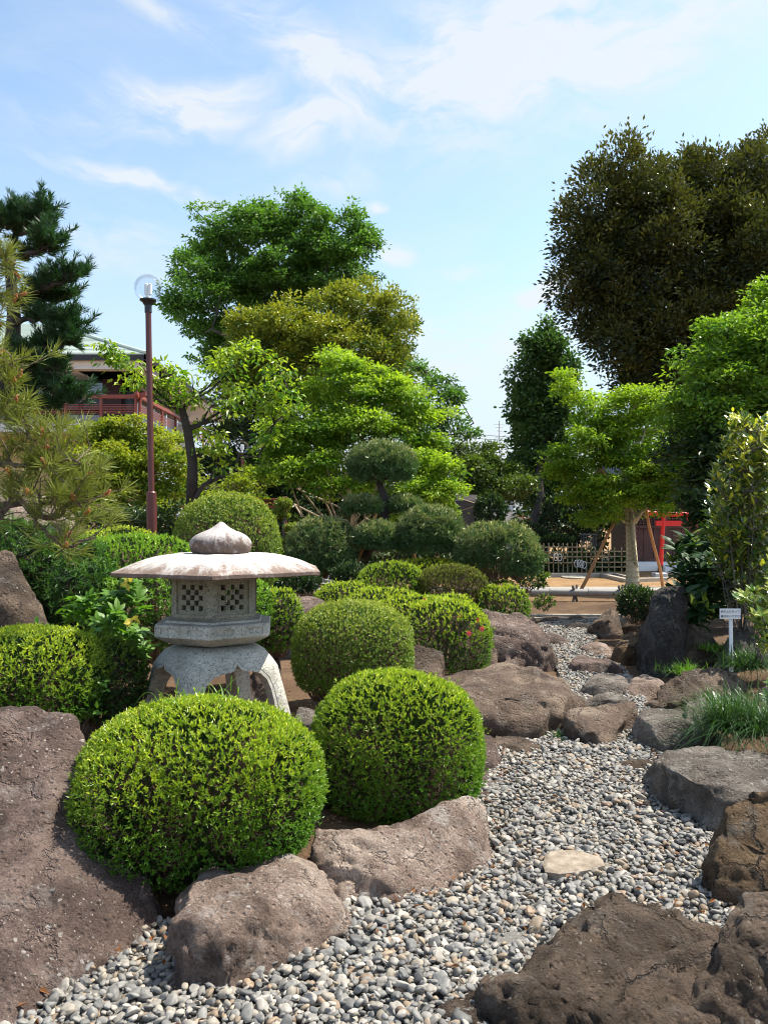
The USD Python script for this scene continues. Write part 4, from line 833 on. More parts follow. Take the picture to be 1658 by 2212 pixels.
bush(AZ, 'small bright azalea at the right end of the far azalea row', [(1095, 1310, 48, 45, 9.9, .3), (1062, 1300, 35, 36, 10, .25)], 'azalea_leaf', .028, .0105, .036, 10, 'azalea_inner', bare=.3, twigs=30, tipw=.65)
bush(AZ, 'flat azalea strip behind the rounded azalea and the browned azalea', [(920, 1232, 90, 26, 11.8, .5), (990, 1235, 60, 22, 11.8, .4)], 'azalea_leaf', .032, .012, .042, 11, 'azalea_inner', twigs=20, tipw=.7)
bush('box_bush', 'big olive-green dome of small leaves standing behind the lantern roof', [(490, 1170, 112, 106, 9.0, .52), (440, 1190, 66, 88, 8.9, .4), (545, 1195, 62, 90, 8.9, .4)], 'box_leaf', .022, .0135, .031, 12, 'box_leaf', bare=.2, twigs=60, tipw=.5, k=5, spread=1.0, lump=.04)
bush(AZ, 'wide sloping bright azalea left of the lantern roof', [(300, 1218, 128, 64, 7.6, .55), (210, 1222, 120, 60, 7.4, .5), (372, 1235, 80, 50, 7.7, .4)], 'yew_leaf', .030, .010, .038, 13, 'azalea_inner', twigs=30, tipw=.75, k=6, layers=2)
bush(AZ, 'low rounded azalea in front of the tall lamp post', [(268, 1180, 74, 42, 9.3, .4), (220, 1185, 60, 40, 9.2, .4)], 'azalea_leaf', .030, .011, .038, 14, 'azalea_inner', twigs=20, tipw=.7)
bush('yew_bush', 'feathery green yew hedge behind the peony and the lantern', [(330, 1310, 110, 90, 6.5, .4), (430, 1330, 150, 80, 6.6, .35), (520, 1320, 70, 74, 6.7, .3), (250, 1330, 80, 90, 6.6, .35)], 'yew_leaf', .034, .008, .040, 15, 'evergreen_leaf', twigs=30, tipw=.6, k=8, spread=1.15, layers=2)
bush('fern_leaved_shrub', 'dark feathery shrub between the pine branches and the brown upright boulder', [(110, 1240, 130, 90, 6.9, .45), (180, 1290, 80, 90, 6.6, .4), (30, 1200, 90, 80, 7.0, .4)], 'dark_fern_leaf', .055, .010, .05, 16, 'evergreen_leaf', twigs=30, tipw=.5, k=9, spread=1.3, lump=.16)
PD = 'podocarp_bush'
bush(PD, 'dark long-leaved clipped ball right of the lantern roof', [(697, 1178, 74, 62, 12.2, .5), (670, 1195, 50, 48, 12.1, .4), (725, 1200, 46, 46, 12.1, .4)], 'podocarp_leaf', .075, .015, .060, 17, 'podocarp_leaf', twigs=30, tipw=.7, k=8, spread=.95, up=.3)
bush(PD, 'dark long-leaved clipped mound right of the stone monument', [(1072, 1180, 86, 52, 11.6, .5), (1120, 1205, 50, 42, 11.4, .4), (1030, 1190, 50, 40, 11.6, .4)], 'podocarp_leaf', .075, .015, .058, 18, 'podocarp_leaf', twigs=40, tipw=.7, k=8, spread=.95, up=.3, base_z=None)
bush('round_hedge_bush', 'dark round clipped bush behind the bamboo fence', [(1222, 1120, 56, 48, 28, 1.1), (1222, 1140, 50, 40, 28, 1.0)], 'evergreen_leaf', .10, .05, .14, 19, 'evergreen_leaf', twigs=0, tipw=.1)
bush('hedge', 'dark flat-topped hedge left of the round bush behind the bamboo fence', [(1130, 1152, 48, 24, 27, .8), (1090, 1155, 40, 24, 27, .8), (1160, 1160, 30, 22, 27, .7)], 'evergreen_leaf', .10, .045, .14, 20, 'evergreen_leaf', twigs=0, tipw=.2)
bush('small_hedge_bush', 'small green mound just behind the bamboo fence', [(1206, 1168, 34, 16, 25.5, .5)], 'evergreen_leaf', .08, .04, .10, 21, 'evergreen_leaf', twigs=0, tipw=.6)
bush('round_hedge_bush', 'dark green ball of leaves right behind the stone monument', [(1058, 1100, 34, 34, 17, .4)], 'evergreen_leaf', .08, .04, .09, 22, 'evergreen_leaf', twigs=0, tipw=.3)
bush('low_shrub', 'low dark shrub beside the dark standing stone at the end of the bamboo rail', [(1372, 1302, 38, 36, 10.5, .3), (1395, 1310, 30, 36, 10.3, .25)], 'evergreen_leaf', .05, .02, .05, 23, 'evergreen_leaf', twigs=30, tipw=.35)
bush('bright_shrub', 'bright green loose shrub under the long-leaved clipped mound', [(1135, 1250, 46, 24, 12.2, .3), (1070, 1255, 40, 20, 12.2, .3)], 'glossy_shrub_leaf', .06, .02, .085, 24, 'azalea_inner', twigs=14, tipw=.3, lump=.25)
bush('bright_shrub', 'tiny bright green plant below the bamboo rail', [(1176, 1300, 22, 16, 13.6, .15)], 'glossy_shrub_leaf', .06, .02, .075, 25, 'azalea_inner', twigs=6, tipw=.4, layers=2, lump=.3)
bush('dark_shrub', 'dark green shrub beneath the small topiary left of the clipped ball', [(640, 1255, 50, 28, 11, .4), (760, 1240, 40, 26, 11.4, .3)], 'evergreen_leaf', .06, .02, .06, 26, 'evergreen_leaf', twigs=10, tipw=.2)

# flowers on the spreading azalea: petals round a pale eye
for i, (px, py, d) in enumerate([(992, 1333, 8.0), (1030, 1340, 7.9), (1040, 1358, 7.6), (918, 1296, 8.3), (1012, 1368, 7.45)]):
    c = at(px, py, d - .42); ps = [(unit(np.array([math.cos(a), -.8, math.sin(a)])), a) for a in np.arange(5) * 1.2566]
    solo('azalea_flower', cat(*[big_leaf(c, D, np.array([0, -1, .3]), .030, .022) for D, _ in ps]), 'petal',
         ['single red flower lowest on the right of the spreading azalea', 'red flower right of the middle on the spreading azalea', 'red flower just below another on the spreading azalea', 'red flower on the upper left part of the spreading azalea', 'red flower nearest the big cracked boulder'][i], 'flower', group=None)

# ---------------------------------------------------------------- trees
def ell(b):
    """(px, py, rx, ry, d[, depth radius]) -> centre, radii"""
    px, py, rx, ry, d = b[:5]; s = d / F
    return at(px, py, d), np.array([rx * s, b[5] if len(b) > 5 else min(rx, ry) * s * 1.05, ry * s])
def tufts(blobs, rs, cover, m, seed, flat=.6, lumps=.25, inner=.2, thin=0.0, shoots=0, shoot_len=.8):
    """Tuft centres and outward directions. Every ellipsoid carries clumps of radius rs, each clump its own tufts on its upper side; a few tufts fill the inside."""
    rg = np.random.default_rng(seed); P, N, K = [], [], []
    for b in blobs:
        c, r = ell(b)
        area = 4 * np.pi * (((r[0] * r[1]) ** 1.6 + (r[0] * r[2]) ** 1.6 + (r[1] * r[2]) ** 1.6) / 3) ** (1 / 1.6)
        k = max(3, int(cover * area / (np.pi * rs ** 2)))
        u = unit(rg.normal(size=(k, 3))); u = u[(u[:, 1] < .3) | (rg.random(k) < .5)]; k = len(u)
        rad = rg.uniform(.62, 1.0, k) * (1 + lumps * (meshkit.fbm(u * 1.7 + seed + c, 3, seed) - .5) * 2)
        C = c + u * r * rad[:, None]; ri = np.minimum(rs * rg.uniform(.55, 1.35, k), r.max())
        q = unit(rg.normal(size=(k, m, 3)) + u[:, None] * .55 + np.array([0, 0, .55]))
        T = C[:, None] + q * ri[:, None, None] * np.array([1, 1, flat]) * rg.uniform(.55, 1.0, (k, m, 1))
        P.append(T.reshape(-1, 3)); N.append(unit(q * .7 + u[:, None] * .5).reshape(-1, 3))
        n = int(inner * k * m); v = unit(rg.normal(size=(n, 3))); P.append(c + v * r * rg.uniform(.2, .75, (n, 1))); N.append(v)
        if shoots:
            tp = np.argsort(-(C[:, 2] + rg.normal(0, .2 * r[2], k)))[:shoots]
            for a in tp:
                h = np.linspace(.1, 1, 6)[:, None] * shoot_len * rg.uniform(.5, 1.2); P.append(C[a] + [0, 0, ri[a] * flat * .6] + h * (np.array([0, 0, 1.0]) + rg.normal(0, .15, 3))); N.append(np.tile([0, 0, 1.0], (6, 1)))
    P, N = np.vstack(P), np.vstack(N)
    if thin:
        g = meshkit.fbm(P / (rs * 2.2) + seed, 3, seed + 3); keep = rg.random(len(P)) > thin * np.clip((g - .45) * 6, 0, 1); P, N = P[keep], N[keep]
    return P, N
def foliage(P, N, per, rad, L, W, rg, flat=.5, droop=.0, horiz=.5, outer=None, out=.3, card_fold=.18):
    """per leaves in a flattened puff of radius rad round every tuft centre."""
    n = len(P); o = rg.normal(size=(n, per, 3)) * rad * np.array([.55, .55, .55 * flat])
    o *= (.7 + .6 * rg.random((n, 1, 1)))
    Q = (P[:, None] + o + N[:, None] * 0).reshape(-1, 3)
    oo = unit(o.reshape(-1, 3) + 1e-6)
    D = unit(oo * np.array([1, 1, .5]) + out * np.repeat(N, per, 0) + rg.normal(0, .55, Q.shape) - np.array([0, 0, droop]))
    Nn = unit(np.array([0, 0, 1.0]) * horiz + rg.normal(0, .5, Q.shape) + np.repeat(N, per, 0) * .25)
    return cards(Q, D, Nn, L * rg.uniform(.65, 1.25, len(Q)), W * rg.uniform(.75, 1.2, len(Q)), fold=card_fold), np.repeat(o[..., 2].reshape(-1) / (rad * flat + 1e-6), 4)
def limbs(t, base, blobs, r0, bark, seed, tips=None, fork=.35, trunk_pts=None, per_tip=.012, ends=140):
    rg = np.random.default_rng(seed); E = [ell(b) for b in blobs]
    top = np.mean([c for c, r in E], 0)
    tp = np.asarray(trunk_pts, float) if trunk_pts is not None else wob(base, base * .35 + top * .65, 7, .02, 0, seed)
    rr = r0 * np.linspace(1, .55, len(tp)) ** 1.0; rr[0] *= 1.25
    t.part('trunk', tube(tp, rr, 9), bark, smooth=True)
    Bs, Es = [], []
    for i, (c, r) in enumerate(E):
        k = np.argmin(np.abs(tp[:, 2] - (c[2] - np.linalg.norm((c - tp[-1])[:2]) * .7))); k = max(k, len(tp) // 3)
        p = wob(tp[k], c, 6, .045, -.05, seed + i); rb = rr[k] * .42
        t.part('branch', tube(p, np.linspace(rb, rb * .3, 6), 6), bark, smooth=True); Bs.append(p)
    if tips is not None and len(tips):
        allp = np.vstack(Bs); w = tips[rg.choice(len(tips), min(ends, len(tips)), replace=False)]
        src = allp[cKDTree(allp).query(w)[1]]; mid = (src + w) / 2 + rg.normal(0, .06, w.shape) * np.linalg.norm(w - src, axis=1)[:, None]
        t.part('twigs', tubes3(src, mid, w, np.full(len(w), r0 * .13), np.full(len(w), max(.004, r0 * .04))), bark, kind='stuff')
def tree(name, label, blobs, mat_, rs, cover, m, per, rad, L, W, seed, base=None, r0=.15, bark='bark_grey', flat=.5, cflat=.7, droop=.1, horiz=.6, lumps=.25, inner=.2, thin=.0, tipw=.4, group=None, out=.3, trunk_pts=None, cat_='tree', twig_ends=140, shoots=0, shoot_len=.8, tips_up=.6):
    rg = np.random.default_rng(seed); P, N = tufts(blobs, rs, cover, m, seed, cflat, lumps, inner, thin, shoots, shoot_len)
    E = [ell(b) for b in blobs]; c = np.mean([e[0] for e in E], 0)
    base = np.array([c[0], c[1], -.05]) if base is None else np.asarray(base, float)
    t = Thing(name, label, cat_, base, group)
    limbs(t, base, blobs, r0, bark, seed, P, trunk_pts=trunk_pts, ends=twig_ends)
    (v, f), zz = foliage(P, N, per, rad, L, W, rg, flat, droop, horiz, out=out)
    young = np.repeat(np.clip(rg.normal(.3, .3, len(P)) + np.clip(N[:, 2], 0, 1) * tips_up, 0, 1), per * 4)
    t.part('crown', (v, f), mat_, kind='stuff', attrs={'tip': np.clip(tipw * young, 0, 1)})
    return t

tree('zelkova_tree', 'tall dark green deciduous tree in the centre of the background', [(600, 475, 95, 48, 40), (510, 515, 95, 62, 40), (660, 520, 100, 62, 40), (735, 545, 66, 48, 39), (445, 590, 62, 55, 39), (560, 585, 120, 60, 39), (425, 655, 58, 36, 38), (500, 690, 90, 50, 39), (465, 745, 40, 40, 39), (625, 630, 110, 60, 39),
      (765, 500, 24, 36, 39), (690, 620, 90, 55, 40), (752, 590, 54, 44, 38), (540, 760, 60, 50, 40), (480, 790, 50, 40, 39)], 'zelkova_leaf', 0.85, 1.5, 18, 22, 0.28, 0.2, 0.1, 31, base=gnd(600, 1215), r0=.45, bark='bark_dark', cflat=.6, flat=.5, thin=.3, tipw=.8, inner=.25, lumps=.3, shoots=1, shoot_len=.6)
tree('camphor_tree', 'broad olive-yellow evergreen tree in front of the tall dark green tree', [(765, 680, 95, 66, 34), (835, 715, 50, 75, 33.5), (600, 725, 105, 52, 33), (700, 765, 130, 75, 33), (535, 765, 52, 62, 33), (828, 800, 56, 72, 33), (650, 830, 130, 60, 33), (770, 860, 90, 50, 33), (520, 830, 60, 50, 33), (600, 800, 90, 60, 33)], 'camphor_leaf', 0.62, 1.7, 16, 18, 0.2, 0.17, 0.075, 32, base=gnd(690, 1215), r0=.4, bark='bark_dark', cflat=.9, flat=.7, thin=.3, tipw=.95, inner=.12, horiz=.35, out=.6, lumps=.3)
tree('maple_tree', 'wide bright green maple behind the cloud-pruned tree', [(720, 805, 60, 34, 18.5), (810, 800, 50, 30, 18.5), (600, 975, 40, 34, 18), (760, 860, 120, 62, 18.5), (690, 920, 90, 50, 18), (865, 875, 80, 60, 18.5), (655, 960, 58, 40, 18), (780, 950, 130, 60, 18), (885, 940, 74, 52, 18), (640, 1010, 66, 42, 17.5), (720, 1050, 80, 42, 17.5), (835, 1020, 74, 46, 17.5), (640, 950, 60, 30, 18)], 'maple_leaf', 0.4, 1.5, 16, 20, 0.16, 0.095, 0.052, 33, base=gnd(770, 1225), r0=.12, bark='pale_branch', cflat=.6, flat=.45, thin=.3, tipw=.9, inner=.1, horiz=.9, droop=.3, lumps=.35)
tree('maple_tree', 'bright green maple between the cloud-pruned tree and the stone monument', [(955, 1030, 44, 34, 16.5), (930, 1072, 62, 30, 16.5), (905, 1010, 42, 38, 16.8), (955, 1065, 36, 28, 16.3), (915, 1110, 60, 24, 16.5)], 'maple_leaf', 0.3, 1.5, 14, 20, 0.13, 0.082, 0.045, 34, base=gnd(930, 1215), r0=.07, bark='pale_branch', cflat=.6, flat=.45, thin=.25, tipw=.95, horiz=.9, droop=.3)
tree('cherry_tree', 'thin-twigged cherry tree whose long sprays reach into the sky right of the wide maple', [(915, 800, 22, 16, 23), (945, 850, 34, 28, 22.5), (990, 858, 22, 7, 22), (960, 815, 16, 10, 22.4), (955, 905, 36, 24, 22), (985, 938, 32, 9, 22), (930, 960, 34, 20, 22), (1018, 935, 14, 5, 21.8)], 'zelkova_leaf', 0.28, 1.6, 7, 13, 0.17, 0.13, 0.06, 35, base=gnd(905, 1205), r0=.13, bark='bark_dark', cflat=.6, flat=.5, thin=.2, tipw=.7, inner=.1, twig_ends=200)
tree('evergreen_tree', 'shiny mid-sized evergreen behind the stone monument, lit on its left', [(1014, 985, 47.84, 22.080000000000002, 24), (1059, 995, 33.120000000000005, 31.28, 24), (1074, 1041, 57.04, 42.32, 24), (1014, 1025, 38.64, 38.64, 23.5), (1114, 1066, 31.28, 31.28, 23.5), (1054, 1076, 46.0, 27.6, 23.5)], 'evergreen_leaf', 0.34, 1.8, 13, 18, 0.16, 0.115, 0.055, 36, base=gnd(1062, 1208), r0=.14, bark='bark_dark', cflat=.6, flat=.55, tipw=1.0)
tree('oak_tree', 'huge dark evergreen tree with bronze shoots filling the upper right', [(1357, 436, 78, 84, 27), (1287, 498, 74, 92, 27), (1467, 436, 100, 72, 28), (1582, 427, 105, 76, 28), (1667, 407, 90, 84, 28), (1272, 590, 72, 92, 27), (1402, 570, 130, 130, 27.5), (1542, 570, 140, 130, 27.5), (1662, 570, 100, 150, 27.5), (1312, 725, 72, 84, 27), (1437, 730, 130, 100, 27), (1582, 730, 120, 110, 27), (1682, 730, 80, 120, 27), (1382, 825, 100, 50, 27), (1502, 830, 100, 50, 27), (1540, 470, 110, 90, 27.5), (1590, 640, 110, 110, 27.5)], 'oak_leaf', 0.75, 1.6, 17, 21, .27, .17, .080, 37, base=gnd(1440, 1230), r0=.5, bark='bark_dark', cflat=1.0, flat=1.1, thin=.2, tipw=.95, horiz=.3, out=.9, droop=-.2, lumps=.25, inner=.28, shoots=3, shoot_len=.45, tips_up=.7)
tree('ginkgo_tree', 'narrow dark green upright tree at the left foot of the huge evergreen', [(1165, 750, 32, 42, 30), (1160, 830, 46, 56, 30), (1148, 900, 40, 56, 30), (1150, 980, 48, 60, 30), (1165, 1050, 56, 50, 30), (1195, 790, 36, 50, 30), (1195, 900, 44, 70, 30), (1140, 1035, 36, 36, 30)], 'ginkgo_leaf', 0.46, 1.7, 13, 18, 0.2, 0.14, 0.11, 38, base=gnd(1165, 1225), r0=.26, bark='bark_dark', cflat=.9, flat=.8, tipw=.7, thin=.25, horiz=.3, shoots=1, shoot_len=.7)
MAPLE = tree('maple_tree', 'young staked maple with a straw-wrapped trunk', [(1235, 850, 32, 40, 18.8), (1290, 900, 80, 44, 18.6), (1365, 885, 62, 40, 18.4), (1425, 880, 42, 34, 18.4), (1275, 970, 84, 56, 18.5), (1390, 965, 100, 60, 18.5), (1245, 1040, 50, 40, 18.5), (1350, 1055, 115, 60, 18.3), (1440, 1050, 56, 46, 18.2), (1320, 1108, 60, 24, 18.3), (1398, 1098, 36, 26, 18.0), (1470, 990, 50, 60, 18)], 'maple_leaf', 0.36, 1.6, 15, 20, 0.15, 0.09, 0.05, 39,
     base=gnd(1366, 1277), r0=.13, bark='straw_wrap', cflat=.62, flat=.45, thin=.3, tipw=.85, horiz=.85, droop=.3, lumps=.35, inner=.12, trunk_pts=[gnd(1366, 1280), at(1364, 1200, 18.5), at(1360, 1130, 18.5), at(1352, 1060, 18.5), at(1345, 980, 18.5)])
_mp = at(1366, 1277, 18.5)
for h in np.arange(.12, 1.6, .11):
    q = gnd(1366, 1280) * [1, 1, 0] + (at(1360, 1130, 18.5) - gnd(1366, 1280)) * (h / at(1360, 1130, 18.5)[2]); rr_ = .168 - .028 * h if h > .3 else .175
    MAPLE.part('twine', lathe([(rr_ - .03, -.008), (rr_, -.006), (rr_ + .004, 0), (rr_, .006), (rr_ - .03, .008)], q, 14), 'twine')
tree('broadleaf_tree', 'leafy mid-green tree at the right edge above the yellow-tipped shrub', [(1610, 740, 84, 84, 13.5), (1545, 800, 70, 52, 13.3), (1650, 690, 50, 60, 13.5), (1560, 860, 90, 52, 13), (1500, 845, 44, 28, 13), (1640, 850, 60, 84, 13), (1500, 910, 60, 50, 13), (1580, 930, 70, 60, 13), (1690, 780, 60, 100, 13)], 'broad_leaf', 0.34, 1.9, 14, 18, 0.15, 0.1, 0.046, 40, base=gnd(1600, 1320), r0=.16, bark='bark_dark', cflat=.6, flat=.4, thin=.3, tipw=.65, horiz=.9, lumps=.35, shoots=1, shoot_len=.35)
tree('evergreen_tree', 'shaded evergreen mass between the staked maple and the yellow-tipped shrub', [(1510, 985, 46, 60, 13.0), (1565, 1040, 66, 76, 12.6), (1530, 1090, 44, 50, 12.4), (1640, 980, 70, 90, 13.2), (1600, 1110, 70, 70, 12.4), (1575, 1190, 66, 60, 11.4), (1650, 1220, 50, 90, 11.0), (1600, 1270, 60, 36, 10.8)], 'evergreen_leaf', 0.3, 1.9, 14, 17, 0.14, 0.11, 0.05, 41, base=gnd(1570, 1330), r0=.1, bark='bark_dark', cflat=.7, flat=.6, tipw=.35)
tree('maple_tree', 'golden-green maple in front of the left building balcony', [(195, 945, 52, 30, 15.5), (280, 942, 58, 34, 15.5), (330, 965, 50, 44, 15.5), (245, 1005, 84, 44, 15), (340, 1040, 60, 46, 15), (228, 1075, 74, 44, 14.8), (320, 1095, 56, 36, 14.6), (180, 1020, 56, 44, 15), (380, 1010, 36, 50, 15), (270, 930, 40, 20, 15.3), (170, 1100, 80, 40, 14.6)], 'maple_gold_leaf', 0.27, 1.5, 14, 18, 0.12, 0.075, 0.042, 42, base=gnd(275, 1262), r0=.08, bark='pale_branch', cflat=.62, flat=.45, thin=.3, tipw=.9, horiz=.85, droop=.25, lumps=.35)
CH = [gnd(412, 1268), at(414, 1090, 13), at(416, 1000, 13), at(405, 930, 13), at(392, 880, 13)]
tree('cherry_tree', 'cherry tree with a dark leaning trunk and fresh leaves beside the tall lamp post', [(245, 762, 34, 18, 12.6), (300, 782, 46, 18, 12.7), (345, 815, 44, 24, 12.8), (385, 845, 38, 26, 13), (300, 828, 30, 12, 12.6), (420, 850, 34, 26, 13), (495, 800, 46, 40, 13.2), (560, 850, 52, 46, 13.4), (470, 868, 44, 40, 13.2), (605, 800, 26, 18, 13.5), (470, 1000, 34, 34, 13), (592, 915, 34, 44, 13.4),
     (530, 765, 30, 18, 13.3), (446, 955, 24, 40, 13.2)], 'cherry_leaf', 0.25, 1.2, 6, 10, 0.14, 0.115, 0.052, 43, base=CH[0], r0=.105, bark='bark_dark', cflat=.6, flat=.5, tipw=.8, droop=.5, horiz=.7, thin=.35, out=.1, lumps=.4, inner=.05, trunk_pts=CH)
tree('evergreen_tree', 'dark dense evergreen behind the small lamp post', [(545, 985, 110, 90, 33), (620, 1060, 110, 74, 32), (500, 1060, 90, 90, 32), (700, 1090, 120, 60, 32), (600, 900, 80, 60, 34), (800, 1080, 90, 60, 32)], 'evergreen_leaf', 0.6, 1.6, 12, 17, 0.24, 0.17, 0.085, 44, base=gnd(560, 1215), r0=.3, bark='bark_dark', cflat=.7, flat=.6, tipw=.25)
tree('maple_tree', 'low yellow-green maple below the small lamp post', [(560, 1020, 24, 14, 31), (500, 1070, 66, 34, 20), (560, 1050, 50, 30, 20.5), (440, 1090, 50, 40, 17)], 'maple_gold_leaf', 0.34, 1.1, 12, 15, 0.15, 0.1, 0.055, 45, base=gnd(510, 1225), r0=.07, bark='pale_branch', cflat=.6, flat=.45, tipw=.6, horiz=1.1)
tree('evergreen_tree', 'dark shrubby evergreen behind the lamp post foot', [(330, 1130, 60, 40, 13.5), (390, 1140, 50, 40, 13.5), (260, 1130, 60, 36, 14)], 'evergreen_leaf', 0.26, 1.1, 11, 13, 0.13, 0.09, 0.045, 46, base=gnd(340, 1260), r0=.06, bark='bark_dark', cflat=.7, flat=.6, tipw=.3)
# a belt of trees that closes the view behind everything
BELT = [(1200, 1222, 60, 24, 26), (1300, 1220, 60, 26, 26.5), (1240, 1110, 110, 50, 34), (1370, 1110, 90, 50, 33), (60, 1060, 150, 70, 48), (300, 1075, 170, 60, 50), (860, 1075, 130, 62, 46), (700, 1040, 160, 90, 48), (1290, 1050, 100, 80, 40), (1450, 1000, 130, 120, 42), (1620, 960, 140, 150, 42)]
for i, b in enumerate(BELT):
    x, y, rx, ry, d = b
    tree('background_bushes' if i < 4 else 'background_tree', ['low dark ground shrubs right behind the longer bamboo fence section', 'low dark ground shrubs behind the stake and the lower fence section', 'dark leafy bush mass beyond the hedge and the bamboo fence', 'dark leafy bush mass left of the shrine wall', 'dark tree mass beyond the left edge building', 'dark tree beyond the golden-green maple', 'dark tree behind the bright maple by the monument', 'dark tree in the gap under the olive-yellow evergreen', 'dark tree behind the staked maple', 'dark tree behind the shrine roof', 'dark tree behind the right edge broadleaf'][i],
         [(x - rx * .45, y + ry * .1, rx * .6, ry * .8, d), (x + rx * .4, y + ry * .15, rx * .6, ry * .75, d), (x, y - ry * .2, rx * .7, ry * .8, d), (x, y + ry * .6, rx, ry * .5, d)], 'evergreen_leaf', 1.3 if i > 1 else .5, 1.0, 9, 12, .45 if i > 1 else .2, .32 if i > 1 else .15, .17 if i > 1 else .08, 60 + i, r0=.3, bark='bark_dark', cflat=.7, flat=.6, tipw=.3)

for i, (b, lab) in enumerate([([(720, 1200, 90, 44, 20), (800, 1195, 70, 40, 20)], 'dark shrubs in shade behind the clipped ball'), ([(890, 1205, 80, 40, 19), (950, 1195, 60, 44, 19)], 'dark shrubs in shade left of the stone monument'), ([(560, 1200, 100, 50, 17), (640, 1190, 60, 50, 17)], 'dark shrubs in shade behind the olive-green dome')]):
    tree('background_shrub', lab, b, 'evergreen_leaf', .4, 1.2, 11, 14, .18, .13, .065, 80 + i, r0=.05, bark='bark_dark', cflat=.7, flat=.6, tipw=.35, cat_='shrub')

# cloud-pruned tree: separate pads carried by one crooked stem
def pad_tree():
    t = Thing('cloud_pruned_tree', 'tree clipped into separate dark cushions on a crooked stem in the middle', 'tree', gnd(790, 1262))
    rg = np.random.default_rng(5)
    pads = [(824, 1002, 76, 50, 12.6, .5), (783, 1092, 44, 25, 12.3, .3), (872, 1090, 40, 22, 12.6, .3), (815, 1158, 50, 36, 12.0, .34), (930, 1150, 72, 60, 12.0, .5), (845, 1165, 40, 30, 12.1, .3)]
    for i, b in enumerate(pads):
        c, r = dome(*b); area = 2.6 * np.pi * (r[0] * r[1] + r[0] * r[2] + r[1] * r[2]) / 1.5; V = []
        for layer, (sc, dn) in enumerate(((1, 1), (.9, .7), (.75, .5))):
            P, N = shell(c, r * sc, int(area * dn / .062 ** 2), 900 + i * 5 + layer, .07, 2.2, -.75)
            A = unit(N * .8 + [0, 0, .3] + rg.normal(0, .3, P.shape)); v, f = whorls(P - N * rg.exponential(.02, len(P))[:, None], A, 7, .078, .015, .95, rg)
            V.append((v, f, np.repeat(np.clip(.7 * (rg.random(len(P)) * .9 + .2) * np.clip(N[:, 2] + .2, 0, 1), 0, 1) * (layer == 0), 28)))
        t.part('leaf_pad', cat(*[(a, b_) for a, b_, _ in V]), 'podocarp_leaf', kind='stuff', attrs={'tip': np.concatenate([x for *_, x in V])})
    stem = [gnd(790, 1262), at(775, 1225, 12.5), at(795, 1180, 12.4), at(828, 1120, 12.5), at(832, 1080, 12.6), at(818, 1040, 12.6)]
    t.part('trunk', tube(np.array(stem), [.13, .12, .10, .085, .07, .05], 9), 'bark_dark', smooth=True)
    for a, b, r in (((800, 1180, 12.4), (930, 1175, 12.05), .05), ((795, 1190, 12.4), (815, 1175, 12.1), .05), ((826, 1118, 12.5), (783, 1100, 12.3), .035), ((830, 1110, 12.5), (872, 1095, 12.6), .035), ((820, 1045, 12.6), (850, 1015, 12.6), .03), ((820, 1045, 12.6), (795, 1015, 12.6), .03), ((790, 1195, 12.4), (850, 1180, 12.1), .04)):
        t.part('branch', tube(wob(at(*a), at(*b), 5, .05, .04, int(a[0])), np.linspace(r, r * .6, 5), 7), 'bark_dark', smooth=True)
    for a, b in (((763, 1232, 12.2), (812, 1108, 12.2)), ((905, 1262, 11.9), (893, 1195, 12.0))):
        t.part('prop', tube([at(*a), at(*b)], .028, 8), 'stake', smooth=40)
pad_tree()
# small topiary with golden pads
def mini():
    t = Thing('small_topiary', 'slim little tree with golden green tufts left of the clipped ball', 'tree', gnd(612, 1240)); rg = np.random.default_rng(8)
    for i, b in enumerate([(612, 1088, 17, 12, 13), (600, 1108, 15, 8, 13), (632, 1140, 18, 9, 13), (606, 1112, 18, 6, 13.1), (614, 1180, 14, 18, 13), (606, 1215, 16, 20, 13)]):
        c, r = dome(*b); r[1] = max(r[1], .1); P, N = shell(c, r, 240, 70 + i, .2); A = unit(N * .7 + [0, 0, .6] + rg.normal(0, .3, P.shape)); v, f = whorls(P, A, 5, .05, .02, .9, rg)
        t.part('leaf_pad', (v, f), 'glossy_shrub_leaf', kind='stuff', attrs={'tip': np.full(len(v), .35)})
    t.part('trunk', tube([gnd(612, 1240), at(618, 1190, 13), at(612, 1140, 13), at(616, 1110, 13), at(611, 1092, 13)], [.03, .028, .022, .016, .01], 7), 'bark_grey', smooth=True)
mini()

